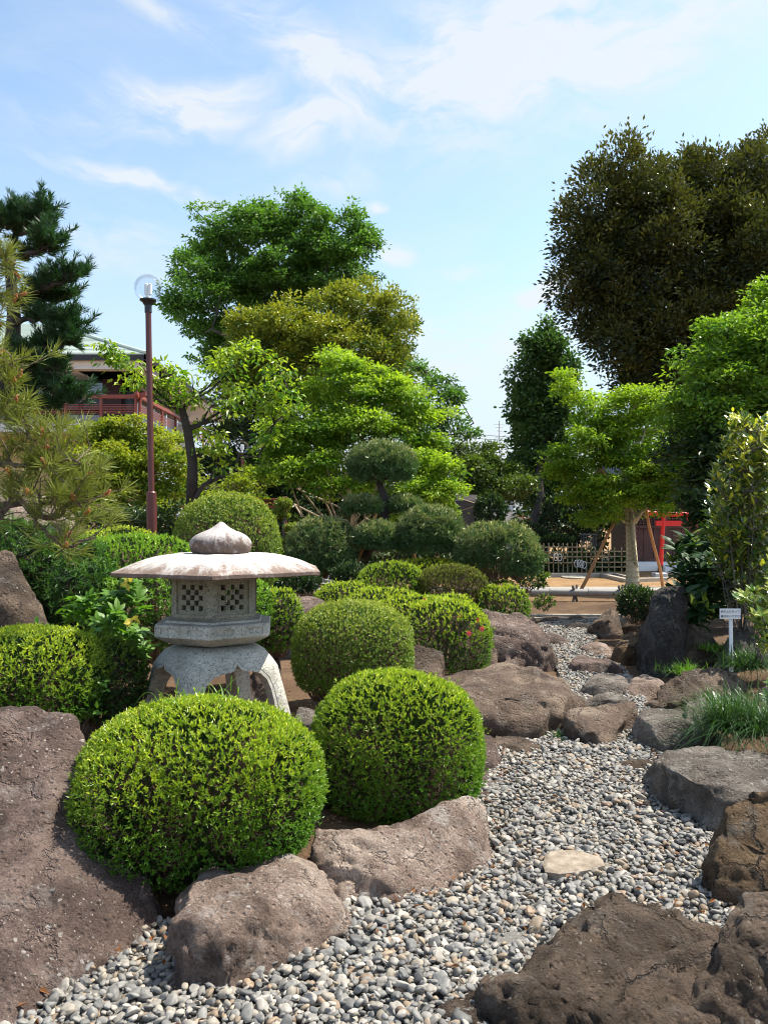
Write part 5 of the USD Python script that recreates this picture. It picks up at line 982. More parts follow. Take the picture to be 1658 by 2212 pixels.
# ---------------------------------------------------------------- pines
def needles(P, A, k, L, w, rg, spread=.9, back=.0, droop=.0):
    """k needles round every shoot tip; each a slim two-triangle blade."""
    n = len(P); ref = unit(rg.normal(size=(n, 3))); X = unit(np.cross(A, ref)); Y = np.cross(A, X)
    a = rg.uniform(0, 6.28, (n, k)); th = spread * rg.uniform(.15, 1.0, (n, k)) ** .8
    D = (A[:, None] * np.cos(th)[..., None] + (X[:, None] * np.cos(a)[..., None] + Y[:, None] * np.sin(a)[..., None]) * np.sin(th)[..., None]).reshape(-1, 3)
    D[:, 2] -= droop
    B_ = np.repeat(P, k, 0) - np.repeat(A, k, 0) * (rg.random((n * k, 1)) * back)
    return cards(B_, unit(D), rv(n * k), L * rg.uniform(.75, 1.1, n * k), w, fold=.0, droop=.06)
def red_pine():
    at = lambda px, py, d: globals()['at'](px - 22, py, d)
    t = Thing('pine_tree', 'near pine at the left edge with long yellow-green needles and orange cones', 'tree', gnd(-230, 1560, .15))
    rg = np.random.default_rng(21); D0 = 5.4
    trunk = [gnd(-330, 1500, .15), at(-300, 1350, D0), at(-210, 1150, D0), at(-190, 950, D0), at(-170, 750, D0), at(-140, 560, D0), at(-130, 420, D0)]
    t.part('trunk', tube(np.array(trunk), [.12, .11, .1, .09, .075, .055, .03], 10), 'bark_pine', smooth=True)
    # main limbs (pixels, distance): crooked, drooping to the right
    B_ = [[(-190, 950, 5.4), (-110, 960, 5.3), (-40, 960, 5.2), (10, 985, 5.1), (60, 1030, 5.0), (95, 1050, 4.95), (110, 1090, 4.9)],
          [(10, 985, 5.1), (40, 1000, 5.0), (80, 1005, 4.95), (125, 1012, 4.9), (170, 990, 4.85), (210, 1000, 4.8)],
          [(-200, 1040, 5.4), (-100, 1060, 5.25), (-20, 1080, 5.1), (40, 1085, 5.0), (75, 1090, 4.9), (120, 1120, 4.85), (160, 1105, 4.8), (190, 1075, 4.8)],
          [(75, 1090, 4.9), (110, 1140, 4.85), (145, 1165, 4.8), (160, 1180, 4.75), (185, 1172, 4.7), (230, 1160, 4.7)],
          [(120, 1120, 4.85), (150, 1110, 4.8), (185, 1085, 4.75), (205, 1095, 4.7)],
          [(-180, 860, 5.4), (-100, 850, 5.3), (-40, 870, 5.2), (20, 880, 5.1), (70, 900, 5.05), (110, 930, 5.0)],
          [(-170, 760, 5.4), (-90, 740, 5.3), (-30, 760, 5.2), (20, 780, 5.1), (60, 800, 5.1)],
          [(-150, 620, 5.4), (-80, 590, 5.3), (-30, 580, 5.2), (10, 560, 5.1), (40, 540, 5.1)], [(-160, 690, 5.4), (-80, 660, 5.3), (-30, 640, 5.2), (15, 630, 5.2)],
          [(-30, 1080, 5.1), (-10, 1110, 5.0), (40, 1100, 4.95), (20, 1120, 4.9)], [(110, 1090, 4.9), (160, 1060, 4.85), (200, 1040, 4.8)], [(60, 900, 5.0), (100, 960, 5.0), (140, 970, 4.95)]]
    tips = []
    for b in B_:
        p = np.array([at(*q) for q in b]); q = np.repeat(p, 1, 0)
        tt = np.linspace(0, len(p) - 1, len(p) * 3); p = np.column_stack([np.interp(tt, np.arange(len(p)), p[:, j]) for j in range(3)]); p[1:-1] += rg.normal(0, .012, (len(p) - 2, 3))
        r = np.linspace(.026, .009, len(p)) if b[0][0] < 0 else np.linspace(.015, .006, len(p))
        t.part('branch', tube(p, r, 6), 'bark_pine', smooth=True); tips.append(p[len(p) // 4:])
    tips = np.vstack(tips); tips = tips[tips[:, 0] > at(-90, 900, 5.2)[0]]
    # shoots leave the limbs and turn up and outwards
    n = 165; src = tips[rg.integers(0, len(tips), n)]; dirs = unit(rg.normal(size=(n, 3)) * [1, .7, .55] + [.35, -.25, .35]); Ls = rg.uniform(.05, .26, n)
    end = src + dirs * Ls[:, None]; midp = (src + end) / 2 + rg.normal(0, .025, src.shape); A = unit(dirs + [.1, -.1, .45])
    extra = np.array([at(px + rg.normal(0, 13), py + rg.normal(0, 13), d) for px, py, d in [(25, 545, 5.1), (10, 590, 5.1), (40, 575, 5.1), (5, 640, 5.1), (15, 690, 5.1), (30, 650, 5.1), (0, 740, 5.1), (40, 830, 5.0), (80, 860, 5.0), (20, 900, 5.0), (90, 930, 5.0), (130, 990, 4.9), (60, 960, 5.0), (150, 1030, 4.85), (100, 1000, 4.9), (0, 800, 5.1), (50, 800, 5.1), (180, 1040, 4.85)] for _ in range(3)])
    near = tips[cKDTree(tips).query(extra)[1]]
    E_ = np.vstack([end, extra]); S_ = np.vstack([src, near]); M_ = np.vstack([midp, (near + extra) / 2 + rg.normal(0, .03, extra.shape)])
    A_ = np.vstack([A, unit(rg.normal(size=extra.shape) * .6 + [.35, -.2, .5])])
    t.part('twigs', tubes3(S_, M_, E_, np.full(len(E_), .0055), np.full(len(E_), .0028)), 'bark_pine', kind='stuff')
    t.part('needles', cat(needles(E_, A_, 27, .13, .0050, rg, 1.1, .05, .05), needles(M_[::3], A_[::3], 9, .12, .0050, rg, 1.3, .05, .05)), 'red_pine_needle', kind='stuff')
    # orange pollen cones: clusters of small scales round the shoot
    ci = [int(np.argmin(np.linalg.norm(E_ - at(px, py, d), axis=1))) for px, py, d in [(100, 1097, 4.6), (215, 1145, 4.6), (218, 1180, 4.55), (232, 1090, 4.6), (190, 1095, 4.65), (55, 680, 5.0), (40, 560, 5.0), (30, 615, 5.0), (20, 870, 4.9), (75, 930, 4.9), (95, 975, 4.8), (110, 1015, 4.8), (25, 830, 4.9), (68, 895, 4.9), (130, 960, 4.8), (175, 1015, 4.7), (210, 1045, 4.7), (150, 1160, 4.7), (60, 800, 5.0), (10, 700, 5.0), (90, 870, 4.9), (185, 1060, 4.7), (5, 760, 5.0), (55, 1030, 4.8)]]
    for j, i in enumerate(dict.fromkeys(ci)):
        L = rg.uniform(.028, .065); A0 = A_[i]; parts = []
        for s in range(16):
            tt = s / 15; x = unit(np.cross(A0, rv(1)[0])); c = E_[i] + A0 * (tt * L) + x * (.011 * (1 - tt * .6))
            m = trimesh.creation.icosphere(1, 1.0); parts.append((np.array(m.vertices) * [.0055, .0055, .0085] + c, np.array(m.faces)))
        t.part('cone', cat(*parts), 'cone', smooth=True)
red_pine()
def black_pine():
    base = gnd(-60, 1262); t = Thing('pine_tree', 'dark green pine behind the near pine at the upper left', 'tree', base); rg = np.random.default_rng(33); d = 12.5
    tr = [base, at(-50, 1050, d), at(-20, 900, d), at(25, 780, d), at(30, 680, d), at(20, 560, d), at(36, 500, d)]
    t.part('trunk', tube(np.array(tr), [.2, .18, .15, .13, .1, .07, .04], 9), 'bark_dark', smooth=True)
    B_ = [[(30, 700, d), (80, 690, 12.3), (120, 695, 12.1), (150, 705, 12), (172, 716, 12)], [(25, 780, d), (70, 770, 12.2), (110, 750, 12), (138, 745, 12), (152, 742, 12)], [(30, 640, d), (80, 625, 12.2), (130, 610, 12), (148, 602, 12), (168, 590, 12)],
          [(25, 560, d), (70, 545, 12.2), (100, 535, 12), (124, 520, 12)], [(40, 500, d), (56, 500, 12.3), (80, 478, 12.2), (88, 455, 12.2)], [(10, 830, d), (60, 830, 12.2), (110, 835, 12), (150, 850, 12), (170, 870, 12)],
          [(30, 480, d), (16, 490, 12.3), (18, 465, 12.3)], [(30, 500, d), (55, 500, 12.6), (105, 498, 12.4)], [(20, 880, d), (70, 880, 12.1), (120, 880, 12)], [(0, 500, d), (-40, 490, 12.3), (-80, 480, 12.3)], [(30, 660, d), (70, 660, 12.5), (120, 650, 12.5), (140, 640, 12.4)], [(10, 760, d), (40, 800, 12), (90, 800, 11.9), (130, 800, 11.9)]]
    S, E_, A_ = [], [], []
    for b in B_:
        p = np.array([at(*q) for q in b]); tt = np.linspace(0, len(p) - 1, len(p) * 4); p = np.column_stack([np.interp(tt, np.arange(len(p)), p[:, j]) for j in range(3)]); p[1:-1] += rg.normal(0, .03, (len(p) - 2, 3))
        t.part('branch', tube(p, np.linspace(.05, .014, len(p)), 6), 'bark_dark', smooth=True)
        k = 62; src = p[rg.integers(len(p) // 6, len(p), k)]; dr = unit(rg.normal(size=(k, 3)) * [.75, .6, .35] + [.12, -.1, .65]); ln = rg.uniform(.1, .42, k)
        S.append(src); E_.append(src + dr * ln[:, None]); A_.append(unit(dr + [0, 0, .5]))
    S, E_, A_ = np.vstack(S), np.vstack(E_), np.vstack(A_); mid = (S + E_) / 2 + rg.normal(0, .03, S.shape)
    t.part('twigs', tubes3(S, mid, E_, np.full(len(S), .014), np.full(len(S), .006)), 'bark_dark', kind='stuff')
    pts = np.vstack([E_, mid, S * .25 + mid * .75, E_ * .5 + mid * .5]); ax = np.vstack([A_, A_, A_, A_])
    t.part('needles', needles(pts, ax, 18, .135, .013, rg, 1.0, .06), 'black_pine_needle', kind='stuff')
black_pine()

# ---------------------------------------------------------------- left building
def left_building():
    t = Thing('two_storey_building', 'building with a pale green hipped roof and red balcony railing behind the pines', 'building', (-15, 38, 0))
    ex, ey, ez = at(316, 764, 30.4); xl = -30.0; yb = 47.0
    rx, ry, rz = at(92, 699, 37.2)
    def roof_slab(pts, th=.12):
        p = np.array(pts); n = unit(np.cross(p[1] - p[0], p[2] - p[0])); n = n if n[2] > 0 else -n
        return vf(m3.Manifold.hull_points(np.vstack([p, p - n * th])))
    # front slope in separate long roofing sheets, each lapping a little over the next
    A, Bc, C, D_ = np.array([xl, ey, ez]), np.array([ex, ey, ez]), np.array([rx, ry, rz]), np.array([xl, ry, rz]); k = 26
    for i in range(k):
        a, b = i / k, (i + 1) / k
        t.part('roof_sheet', roof_slab([A + (D_ - A) * a + [0, 0, .03], Bc + (C - Bc) * a + [0, 0, .03], Bc + (C - Bc) * b, A + (D_ - A) * b], .05), 'roof_green')
    t.part('side_roof', roof_slab([Bc, [ex, yb, ez], C, [rx, yb - 6, rz]]), 'roof_green')
    t.part('hip_cap', tube([Bc + [0, 0, .06], C + [0, 0, .08]], .07, 6), 'roof_green')
    t.part('fascia', box(((xl + ex) / 2, ey + .05, ez - .12), (ex - xl, .1, .2)), 'dark_frame')
    prof = [(0, -.02), (0, -.30), (.12, -.44), (.5, -.52), (2.6, -.52), (2.6, -.02)]
    v = np.array([[x, ey + .14 + q, ez + z] for x in (xl, ex - .15) for q, z in prof]); t.part('eave', vf(m3.Manifold.hull_points(v)), 'fascia_white', smooth=30)
    v = np.array([[ex - .15 - q, y, ez + z] for y in (ey + .2, yb) for q, z in prof]); t.part('eave', vf(m3.Manifold.hull_points(v)), 'fascia_white', smooth=30)
    t.part('fascia', box((ex - .04, (ey + yb) / 2, ez - .1), (.1, yb - ey, .2)), 'dark_frame')
    cx, cy, _ = at(296, 900, 31.0); z0 = at(296, 918, 31)[2]
    t.part('balcony_slab', rbox(((xl + cx) / 2, cy + 1.2, z0 - .09), (cx - xl, 2.6, .34), .02), 'plaster')
    t.part('balcony_slab', rbox((cx - 1.2, (cy + 2.6 + yb) / 2, z0 - .09), (2.4, yb - cy - 2.65, .34), .02), 'plaster')
    wy, wx = cy + 2.0, cx - 1.2; top = ez - .5
    t.part('lower_wall', box(((xl + wx - .6) / 2, cy + 5.4, (z0 - .27) / 2), (wx - .6 - xl, 8, z0 - .27)), 'plaster_cream')
    t.part('inner_wall', box(((xl + wx) / 2, wy + 4.5, (z0 + top) / 2), (wx - xl, .2, top - z0)), 'shrine_dark')
    for px0, px1 in ((226, 266), (98, 122), (320, 330)):
        a, b = at(px0, 900, wy)[0], at(px1, 900, wy)[0]
        if b < wx + .4: t.part('wall_pier', box(((a + b) / 2, wy, (z0 + .08 + top) / 2), (b - a, .5, top - z0 - .1)), 'wall_maroon')
    edges = [xl, -24, -21.5, at(98, 900, wy)[0], at(122, 900, wy)[0], at(172, 900, wy)[0], at(226, 900, wy)[0], at(266, 900, wy)[0], at(290, 900, wy)[0], wx]
    for a, b in zip(edges, edges[1:]):
        if abs(a - at(98, 900, wy)[0]) < .01 or abs(a - at(226, 900, wy)[0]) < .01: continue
        p = t.part('window', box(((a + b) / 2, wy + .05, top - .06), (b - a - .02, .08, .1)), 'dark_frame')
        for x in (a + .05, b - .05): t.part('frame', box((x, wy + .04, (z0 + top) / 2 + .3), (.07, .09, top - z0 - .8)), 'dark_frame', parent=p)
        t.part('pane', box(((a + b) / 2, wy + .09, (z0 + top) / 2 + .3), (b - a - .18, .012, top - z0 - .8)), 'window_glass', parent=p)
        t.part('sill_panel', box(((a + b) / 2, wy + .02, z0 + .37), (b - a - .03, .12, .56)), 'plaster')
    for y in np.arange(wy + 1.2, yb - 2, 2.2):
        p = t.part('window', box((wx + .02, y, top - .06), (.08, 2.1, .1)), 'dark_frame')
        t.part('pane', box((wx + .02, y, (z0 + top) / 2), (.012, 2.0, top - z0 - .4)), 'window_glass', parent=p)
    # balcony railing
    zr = at(296, 856, 31)[2]
    def run(p0, p1, posts, flare):
        p0, p1 = np.array(p0), np.array(p1); u = unit(p1 - p0); L = np.linalg.norm(p1 - p0); rot = math.atan2(u[1], u[0]); mid = (p0 + p1) / 2
        t.part('top_rail', rbox((mid[0], mid[1], zr), (L, .12, .15), .015, rot), 'rail_red')
        for j in range(6): t.part('rail_slat', box((mid[0], mid[1], z0 + .46 + j * .062), (L, .03, .028), rot), 'rail_red')
        for s in posts: q = p0 + u * s; t.part('rail_post', box((q[0], q[1], (zr + z0) / 2 - .02), (.09, .09, zr - z0 - .1), rot), 'rail_red')
    run((xl, cy, 0), (cx, cy, 0), [cx - xl - .05, cx - xl - 1.35, cx - xl - 2.68, cx - xl - 2.9, cx - xl - 5.2, cx - xl - 8], True)
    run((cx + .06, cy + .06, 0), (cx + .06, yb, 0), [.1, 1.2, 3.2, 5.4, 8, 11], False)
    for (sx, sy) in ((1, 0), (0, -1)):
        v = np.array([[cx + sx * a + (.0 if sx else .05), cy + sy * a, zr + z] for a, z in ((-.3, .07), (-.3, -.06), (.1, .1), (.34, .16), (.34, .02), (.1, -.07))])
        w = np.vstack([v + [(.055 if sy else 0), (.055 if sx else 0), 0], v - [(.055 if sy else 0), (.055 if sx else 0), 0]]); t.part('rail_end', vf(m3.Manifold.hull_points(w)), 'rail_red')
left_building()

# ---------------------------------------------------------------- lamp posts
def lamp(label, px_top, py_globe, rpx, d, px_base, join_py):
    base = at(px_base, 1130, d); base[2] = 0; c = at(px_top, py_globe, d); r = rpx * d / F
    t = Thing('street_lamp', label, 'street lamp', base)
    top = c - [0, 0, r * .93]; u = unit(top - base); zj = at(0, join_py, d)[2]; J = base + u * (zj / u[2])
    t.part('lower_pole', tube([base - [0, 0, .1], J, J + u * .012, J + u * .03], [.073, .073, .070, .05], 20), 'lamp_paint', smooth=40)
    t.part('pole', tube([J + u * .02, top - u * .16], [.045, .042], 18), 'lamp_paint', smooth=40)
    t.part('neck', tube([top - u * .17, top - u * .02], .052, 18), 'lamp_cap', smooth=40)
    t.part('cap', lathe([(0, -.06), (.06, -.06), (.085, -.02), (.118, .0), (.118, .02), (0, .025)], top, 24), 'lamp_cap', smooth=35)
    g = trimesh.creation.icosphere(4, r); v = np.array(g.vertices); keep = v[:, 2] > -r * .88; f = np.array(g.faces); f = f[keep[f].all(1)]
    t.part('globe', (v + c, f), 'globe_glass', smooth=True)
    b = t.part('bulb', lathe([(0, -r * .85), (.035, -r * .85), (.035, -r * .55), (.02, -r * .5), (.02, -r * .45)], c, 14), 'bulb', smooth=35)
    for dx in (-.028, .028): t.part('tube', lathe([(0, -r * .45), (.024, -r * .45), (.026, 0), (.025, r * .30), (.012, r * .36), (0, r * .37)], c + [dx, 0, 0], 12), 'bulb', smooth=35, parent=b)
lamp('tall red-brown lamp post with a clear glass globe beside the cherry tree', 320, 622, 29.5, 11.9, 333, 1065)
lamp('small distant lamp post with a clear globe behind the olive-green dome', 523, 965, 14.5, 27.5, 529, 1130)

# ---------------------------------------------------------------- paths, kerbs, beds
def sheet(poly, z): 
    v, f = trimesh.creation.triangulate_polygon(shapely.Polygon(poly), engine='earcut'); return np.column_stack([v, np.full(len(v), z)]), f
solo('paved_path', sheet([(-14, 18.5), (14, 18.5), (14, 19.5), (-14, 19.5)], .004), 'concrete', kind='structure')
solo('paved_path', sheet([gnd(560, 1262)[:2], gnd(780, 1262)[:2], gnd(770, 1236)[:2], gnd(560, 1236)[:2]], .008), 'concrete', kind='structure')
solo('garden_kerb', rbox((at(1225, 1329, 13.5)[0], 13.5, .0), (1.9, .08, .04), .008), 'kerb_pale', 'farther of two pale concrete strips at the end of the stream', 'kerb')
solo('garden_kerb', rbox((at(1235, 1334, 13.05)[0], 13.05, .0), (1.6, .07, .04), .008), 'kerb_pale', 'nearer of two pale concrete strips at the end of the stream', 'kerb')
solo('garden_kerb', rbox((at(1238, 1243, 23.4)[0], 23.4, .03), (2.2, .14, .12), .01), 'kerb_pale', 'pale kerb along the foot of the bamboo fence', 'kerb')
for a, b, lab in (((1292, 1243), (1352, 1257), 'front one of the two slanting kerbs between fence and staked maple'), ((1312, 1241), (1372, 1254), 'rear one of the two slanting kerbs between fence and staked maple'), ((1372, 1256), (1440, 1254), 'pale kerb before the stone foot of the red gate')):
    p, q = gnd(*a), gnd(*b); u = q - p; solo('garden_kerb', rbox(((p[0] + q[0]) / 2, (p[1] + q[1]) / 2, .03), (np.linalg.norm(u), .13, .12), .01, math.atan2(u[1], u[0])), 'kerb_pale', lab, 'kerb')
c = gnd(1238, 1247); v, f = lathe([(0, .035), (.30, .035), (.33, .02), (.33, -.02)], (0, 0, 0), 24); v = v * [1, 1.6, 1] + [c[0], c[1], 0]
solo('stone_disc', (v, f), 'kerb_pale', 'round pale stone disc on the bare earth before the bamboo fence', 'stone', smooth=30)

# ---------------------------------------------------------------- bamboo fence and rail
def Z2(zx, zy): return 1052.8 + .2605 * zx, 971.8 + .2605 * zy
def bamboo_pole(a, b, r, gap, sides=8):
    a, b = np.array(a), np.array(b); L = np.linalg.norm(b - a); n = max(2, int(L / gap)); P, R = [], []
    for i in range(n + 1):
        for dt, k in ((-.006, 1.0), (0, 1.14), (.006, 1.0)):
            s = np.clip(i / n + dt / L, 0, 1)
            if not P or s > P[-1] + 1e-6: P.append(s); R.append(r * k)
    return tube(a + (b - a) * np.array(P)[:, None], R, sides)
def fence(label, xs, rails, top, d, x0, x1):
    t = Thing('bamboo_fence', label, 'fence', (at(Z2(xs[0], 0)[0], 1200, d)[0], d, 0))
    for zx in xs:
        x, y = Z2(zx, top); p = at(x, y, d); t.part('picket', bamboo_pole((p[0], d, -.05), p, .017, .22, 7), 'bamboo_dry', smooth=40)
    for zy in rails:
        _, y = Z2(0, zy); p = at(Z2(x0, 0)[0], y, d - .04); q = at(Z2(x1, 0)[0], y, d - .04); t.part('rail', bamboo_pole(p, q, .016, .3, 7), 'bamboo_dry', smooth=40)
        for zx in xs[::2]:
            x = at(Z2(zx, 0)[0], y, d)[0]; t.part('knot', lathe([(.0, -.02), (.026, -.016), (.03, 0), (.026, .016), (0, .02)], (x, d - .03, p[2]), 8), 'rope')
fence('longer left section of the low bamboo lattice fence', [300, 340, 382, 423, 463, 505, 543, 585, 625, 660, 700, 740, 778, 818, 855], (805, 845, 885, 935), 770, 23.8, 285, 885)
fence('lower right section of the bamboo lattice fence behind the stake', [890, 948, 1000, 1050, 1108, 1150], (840, 882, 930, 970), 805, 23.6, 880, 1165)
def hoops(label, pts):
    t = Thing('hoop_row', label, 'wire hoops', at(*Z2(*pts[0]), 23.5))
    for zx, zy in pts:
        a = np.arange(21) * 2 * np.pi / 20; c_ = at(*Z2(zx, zy), 23.55); t.part('hoop', tube(np.column_stack([c_[0] + .068 * np.cos(a), c_[1] + .04 * np.cos(a), c_[2] + .10 * np.sin(a)]), .011, 6, False), 'hoop_grey', smooth=True)
hoops('pair of pale grey hoops on the bamboo fence, the upper left ones', [(565, 888), (596, 890)])
hoops('row of four pale grey hoops low on the bamboo fence', [(735, 942), (757, 940), (778, 946), (800, 952)])
a, b = at(1020, 1278, 16), at(1352, 1280, 16)
t = Thing('bamboo_rail', 'thick grey bamboo pole lying low across the far end of the stream', 'barrier', (a[0], 16, 0))
v, f = bamboo_pole(a, b, .070, .62, 14); t.part('pole', (v, f), 'bamboo_grey', smooth=40)
for px in (1112, 1241, 1340):
    x = at(px, 1280, 16)[0]
    for s in (-1, 1): t.part('stake', tube([(x - s * .07, 16 - .09 * s, -.05), (x + s * .06, 16 + .07 * s, .30)], .025, 8), 'bark_grey', smooth=40)
for px in (1155, 1180): pass

# ---------------------------------------------------------------- stakes of the young maple
for lab, p, q, r, m_ in (('brown leaning stake left of the straw-wrapped trunk', (1247, 1276, 18.3), (1326, 1128, 18.45), .038, 'stake'), ('pale stake standing directly in front of the straw-wrapped trunk', (1377, 1281, 18.15), (1362, 1105, 18.4), .045, 'bamboo_dry'),
                      ('brown leaning stake right of the straw-wrapped trunk', (1432, 1248, 19.6), (1392, 1085, 18.7), .036, 'stake')):
    A_, B_ = at(*p), at(*q); A_[2] = -.1 if p[1] > 1270 else A_[2] - .3
    solo('tree_stake', tube(wob(A_, B_, 5, .004, 0, 3), np.linspace(r * 1.1, r * .9, 5), 10), m_, lab, 'stake', smooth=True)

# ---------------------------------------------------------------- red gate and shrine
def Z5(zx, zy): return 1349.8 + .1859 * zx, 971.8 + .1859 * zy
def torii():
    d = 23.0; cx = at(1482, 1120, d)[0]; b = np.array([cx, d, 0.0]); t = Thing('torii_gate', 'small bright red shrine gate half hidden by the dark shrubs', 'gate', b)
    zt = at(0, 1106, d)[2]
    for s in (-1, 1):
        x0, x1 = cx + s * .76, cx + s * .64
        t.part('post', tube([(x0 - s * .035, d, .33), (x1, d, zt - .1)], [.063, .056], 18), 'torii_red', smooth=40)
        t.part('post_base', tube([(x0, d, .0), (x0 - s * .035, d, .335)], [.072, .070], 18), 'torii_base', smooth=40)
        t.part('footing', rbox((x0, d, .05), (.34, .34, .16), .02), 'plaster')
    xs = np.linspace(-1.14, 1.14, 17); v = np.vstack([[cx + x, 0, zt - .06 + .05 * abs(x / 1.14) ** 3] for x in xs]); v[:, 1] = d
    t.part('lintel', tube(v, .068, 18), 'torii_red', smooth=40)
    t.part('tie_beam', rbox((cx, d, at(0, 1130, d)[2]), (1.72, .09, .15), .01), 'torii_red')
    t.part('centre_strut', rbox((cx, d, (at(0, 1124, d)[2] + zt - .1) / 2), (.13, .08, zt - at(0, 1124, d)[2] - .06), .008), 'torii_red')
torii()
def shrine():
    d = 26.0; x0, x1 = at(1372, 1150, d)[0], at(1640, 1150, d)[0]; t = Thing('shrine_building', 'dark red-brown wooden shrine on a white stone base behind the red gate', 'building', ((x0 + x1) / 2, d + 1.5, 0))
    zb = at(0, 1216, d)[2] + .05; zt = at(0, 1068, d)[2]
    t.part('stone_base', rbox(((x0 + x1) / 2, d + 1.4, zb / 2), (x1 - x0 + .5, 3.6, zb), .03), 'shrine_white')
    t.part('stone_step', rbox((at(1440, 0, d)[0], d - .75, zb * .3), (1.0, .5, zb * .6), .02), 'shrine_white')
    w = (x1 - x0)
    t.part('wall', box(((x0 + x1) / 2, d + 1.6, (zb + zt) / 2), (w - .1, 2.8, zt - zb)), 'shrine_dark')
    n = 13
    for i in range(n):
        x = x0 + (i + .5) * w / n; t.part('wall_board', box((x, d + .18, (zb + at(0, 1138, d)[2]) / 2), (w / n - .015, .05, at(0, 1138, d)[2] - zb - .02)), 'shrine_wood')
    for zc in (zb + .04, at(0, 1138, d)[2], at(0, 1112, d)[2], at(0, 1086, d)[2]): t.part('beam', box(((x0 + x1) / 2, d + .14, zc), (w, .09, .075)), 'shrine_wood')
    for k in range(5): t.part('pillar', box((x0 + k * w / 4, d + .12, (zb + zt) / 2), (.13, .13, zt - zb)), 'shrine_wood')
    for zz0, zz1 in ((1136, 1114), (1110, 1088)):
        a, b = at(0, zz0, d)[2], at(0, zz1, d)[2]; p = t.part('lattice', box(((x0 + x1) / 2, d + .18, a + .02), (w, .03, .03)), 'shrine_wood')
        for x in np.arange(x0 + .07, x1, .115): t.part('bar', box((x, d + .17, (a + b) / 2), (.028, .03, b - a - .03)), 'shrine_wood', parent=p)
        for z in np.linspace(a, b, 5)[1:-1]: t.part('bar', box(((x0 + x1) / 2, d + .168, z), (w, .028, .026)), 'shrine_wood', parent=p)
    a, b = at(*Z5(785, 0), d)[0], at(*Z5(915, 0), d)[0]; t.part('white_panel', box(((a + b) / 2, d + .05, at(0, 1090, d)[2]), (b - a, .06, .44)), 'shrine_white')
    xm = (x0 + x1) / 2; e = .7; zr = zt + .95
    for s in (-1, 1):
        for j in range(9):
            a_, b_ = j / 9, (j + 1) / 9; y0 = d + 1.6 + s * (2.2 * (1 - a_)); y1 = d + 1.6 + s * (2.2 * (1 - b_)); za, zb_ = zt + .15 + (zr - zt) * a_ ** 1.2, zt + .15 + (zr - zt) * b_ ** 1.2
            v = np.array([[x, y, z + k] for x in (x0 - e, x1 + e) for y, z in ((y0, za), (y1, zb_)) for k in (0, .09)]); t.part('roof_course', vf(m3.Manifold.hull_points(v)), 'tile_roof')
    for s in (-1, 1): t.part('gable_board', vf(m3.Manifold.hull_points(np.array([[xm + s * (w / 2 + e + .02) + k, y, z] for k in (-.03, .03) for y, z in ((d - .6, zt + .02), (d - .6, zt + .14), (d + 1.6, zr + .12), (d + 1.6, zr))]))), 'rail_red')
shrine()

# ---------------------------------------------------------------- house, masts and poles far behind
def far_house():
    d = 46.0; t = Thing('far_house', 'white house with grey roofs far behind the bamboo fence', 'house', at(1120, 1130, d) * [1, 1, 0])
    X = lambda zx: at(Z2(zx, 0)[0], 1100, d)[0]; Zc = lambda zy: at(0, Z2(0, zy)[1], d)[2]
    t.part('wall', box(((X(60) + X(440)) / 2, d + 3, Zc(500) / 2), (X(440) - X(60), 6, Zc(500))), 'house_wall')
    t.part('lower_roof', vf(m3.Manifold.hull_points(np.array([[x, y, z] for x in (X(262), X(470)) for y, z in ((d - .5, Zc(545)), (d - .5, Zc(538)), (d + 3, Zc(400)), (d + 3, Zc(410)))]))), 'tile_roof')
    t.part('upper_wall', box(((X(20) + X(300)) / 2, d + 6, (Zc(520) + Zc(265)) / 2), (X(300) - X(20), 5, Zc(265) - Zc(520))), 'plaster')
    ap = X(90)
    for s, xe, ze in ((1, X(400), Zc(330)), (-1, X(-200), Zc(310))):
        v = np.array([[x, y, z + k] for y in (d + 3, d + 9) for x, z in ((ap, Zc(115)), (xe, ze)) for k in (0, .2)]); t.part('roof', vf(m3.Manifold.hull_points(v)), 'tile_roof')
    v = np.array([[x, y, z] for y in (d + 3.6, d + 8.5) for x, z in ((ap, Zc(130)), (X(330), Zc(300)), (X(-150), Zc(300)))]); t.part('gable_wall', vf(m3.Manifold.hull_points(v)), 'plaster')
    w = t.part('window', box(((X(188) + X(255)) / 2, d - .04, Zc(590)), (X(255) - X(188), .08, Zc(565) - Zc(612))), 'dark_frame'); t.part('pane', box(((X(188) + X(255)) / 2, d - .1, Zc(592)), (X(249) - X(194), .02, Zc(573) - Zc(612))), 'plaster', parent=w)
far_house()
def kiosk():
    d = 36; c = at(*Z2(305, 575), d); t = Thing('orange_roofed_stand', 'small stand with an orange roof edge before the far white house', 'stand', c * [1, 1, 0])
    w = 95 * .2605 * d / F
    t.part('body', rbox((c[0] - .02, d, c[2] / 2), (w * .8, .6, c[2]), .02), 'dark_frame'); t.part('roof', rbox((c[0], d, at(0, Z2(0, 543)[1], d)[2]), (w, .9, .12), .02), 'orange_paint')
    t.part('side_panel', rbox((c[0] + w * .32, d - .32, c[2] - .1), (w * .12, .05, .5), .01), 'orange_paint')
kiosk()
d = 42; b = at(*Z2(415, 620), d); t = Thing('thin_lamp_post', 'thin dark lamp post at the right end of the far white house', 'street lamp', b * [1, 1, 0])
tp = at(*Z2(412, 490), d); t.part('pole', tube([b * [1, 1, 0], tp], .05, 8), 'dark_frame'); t.part('lantern_head', lathe([(0, -.22), (.08, -.2), (.15, .12), (.06, .2), (0, .26)], tp, 10), 'dark_frame')
d = 60; b, tp = at(1078, 1010, d), at(1078, 908, d); t = Thing('aerial_mast', 'thin television aerial mast against the pale sky left of the narrow upright tree', 'aerial', b * [1, 1, 0])
t.part('mast', tube([b - [0, 0, 4], tp], .03, 6), 'pole_grey')
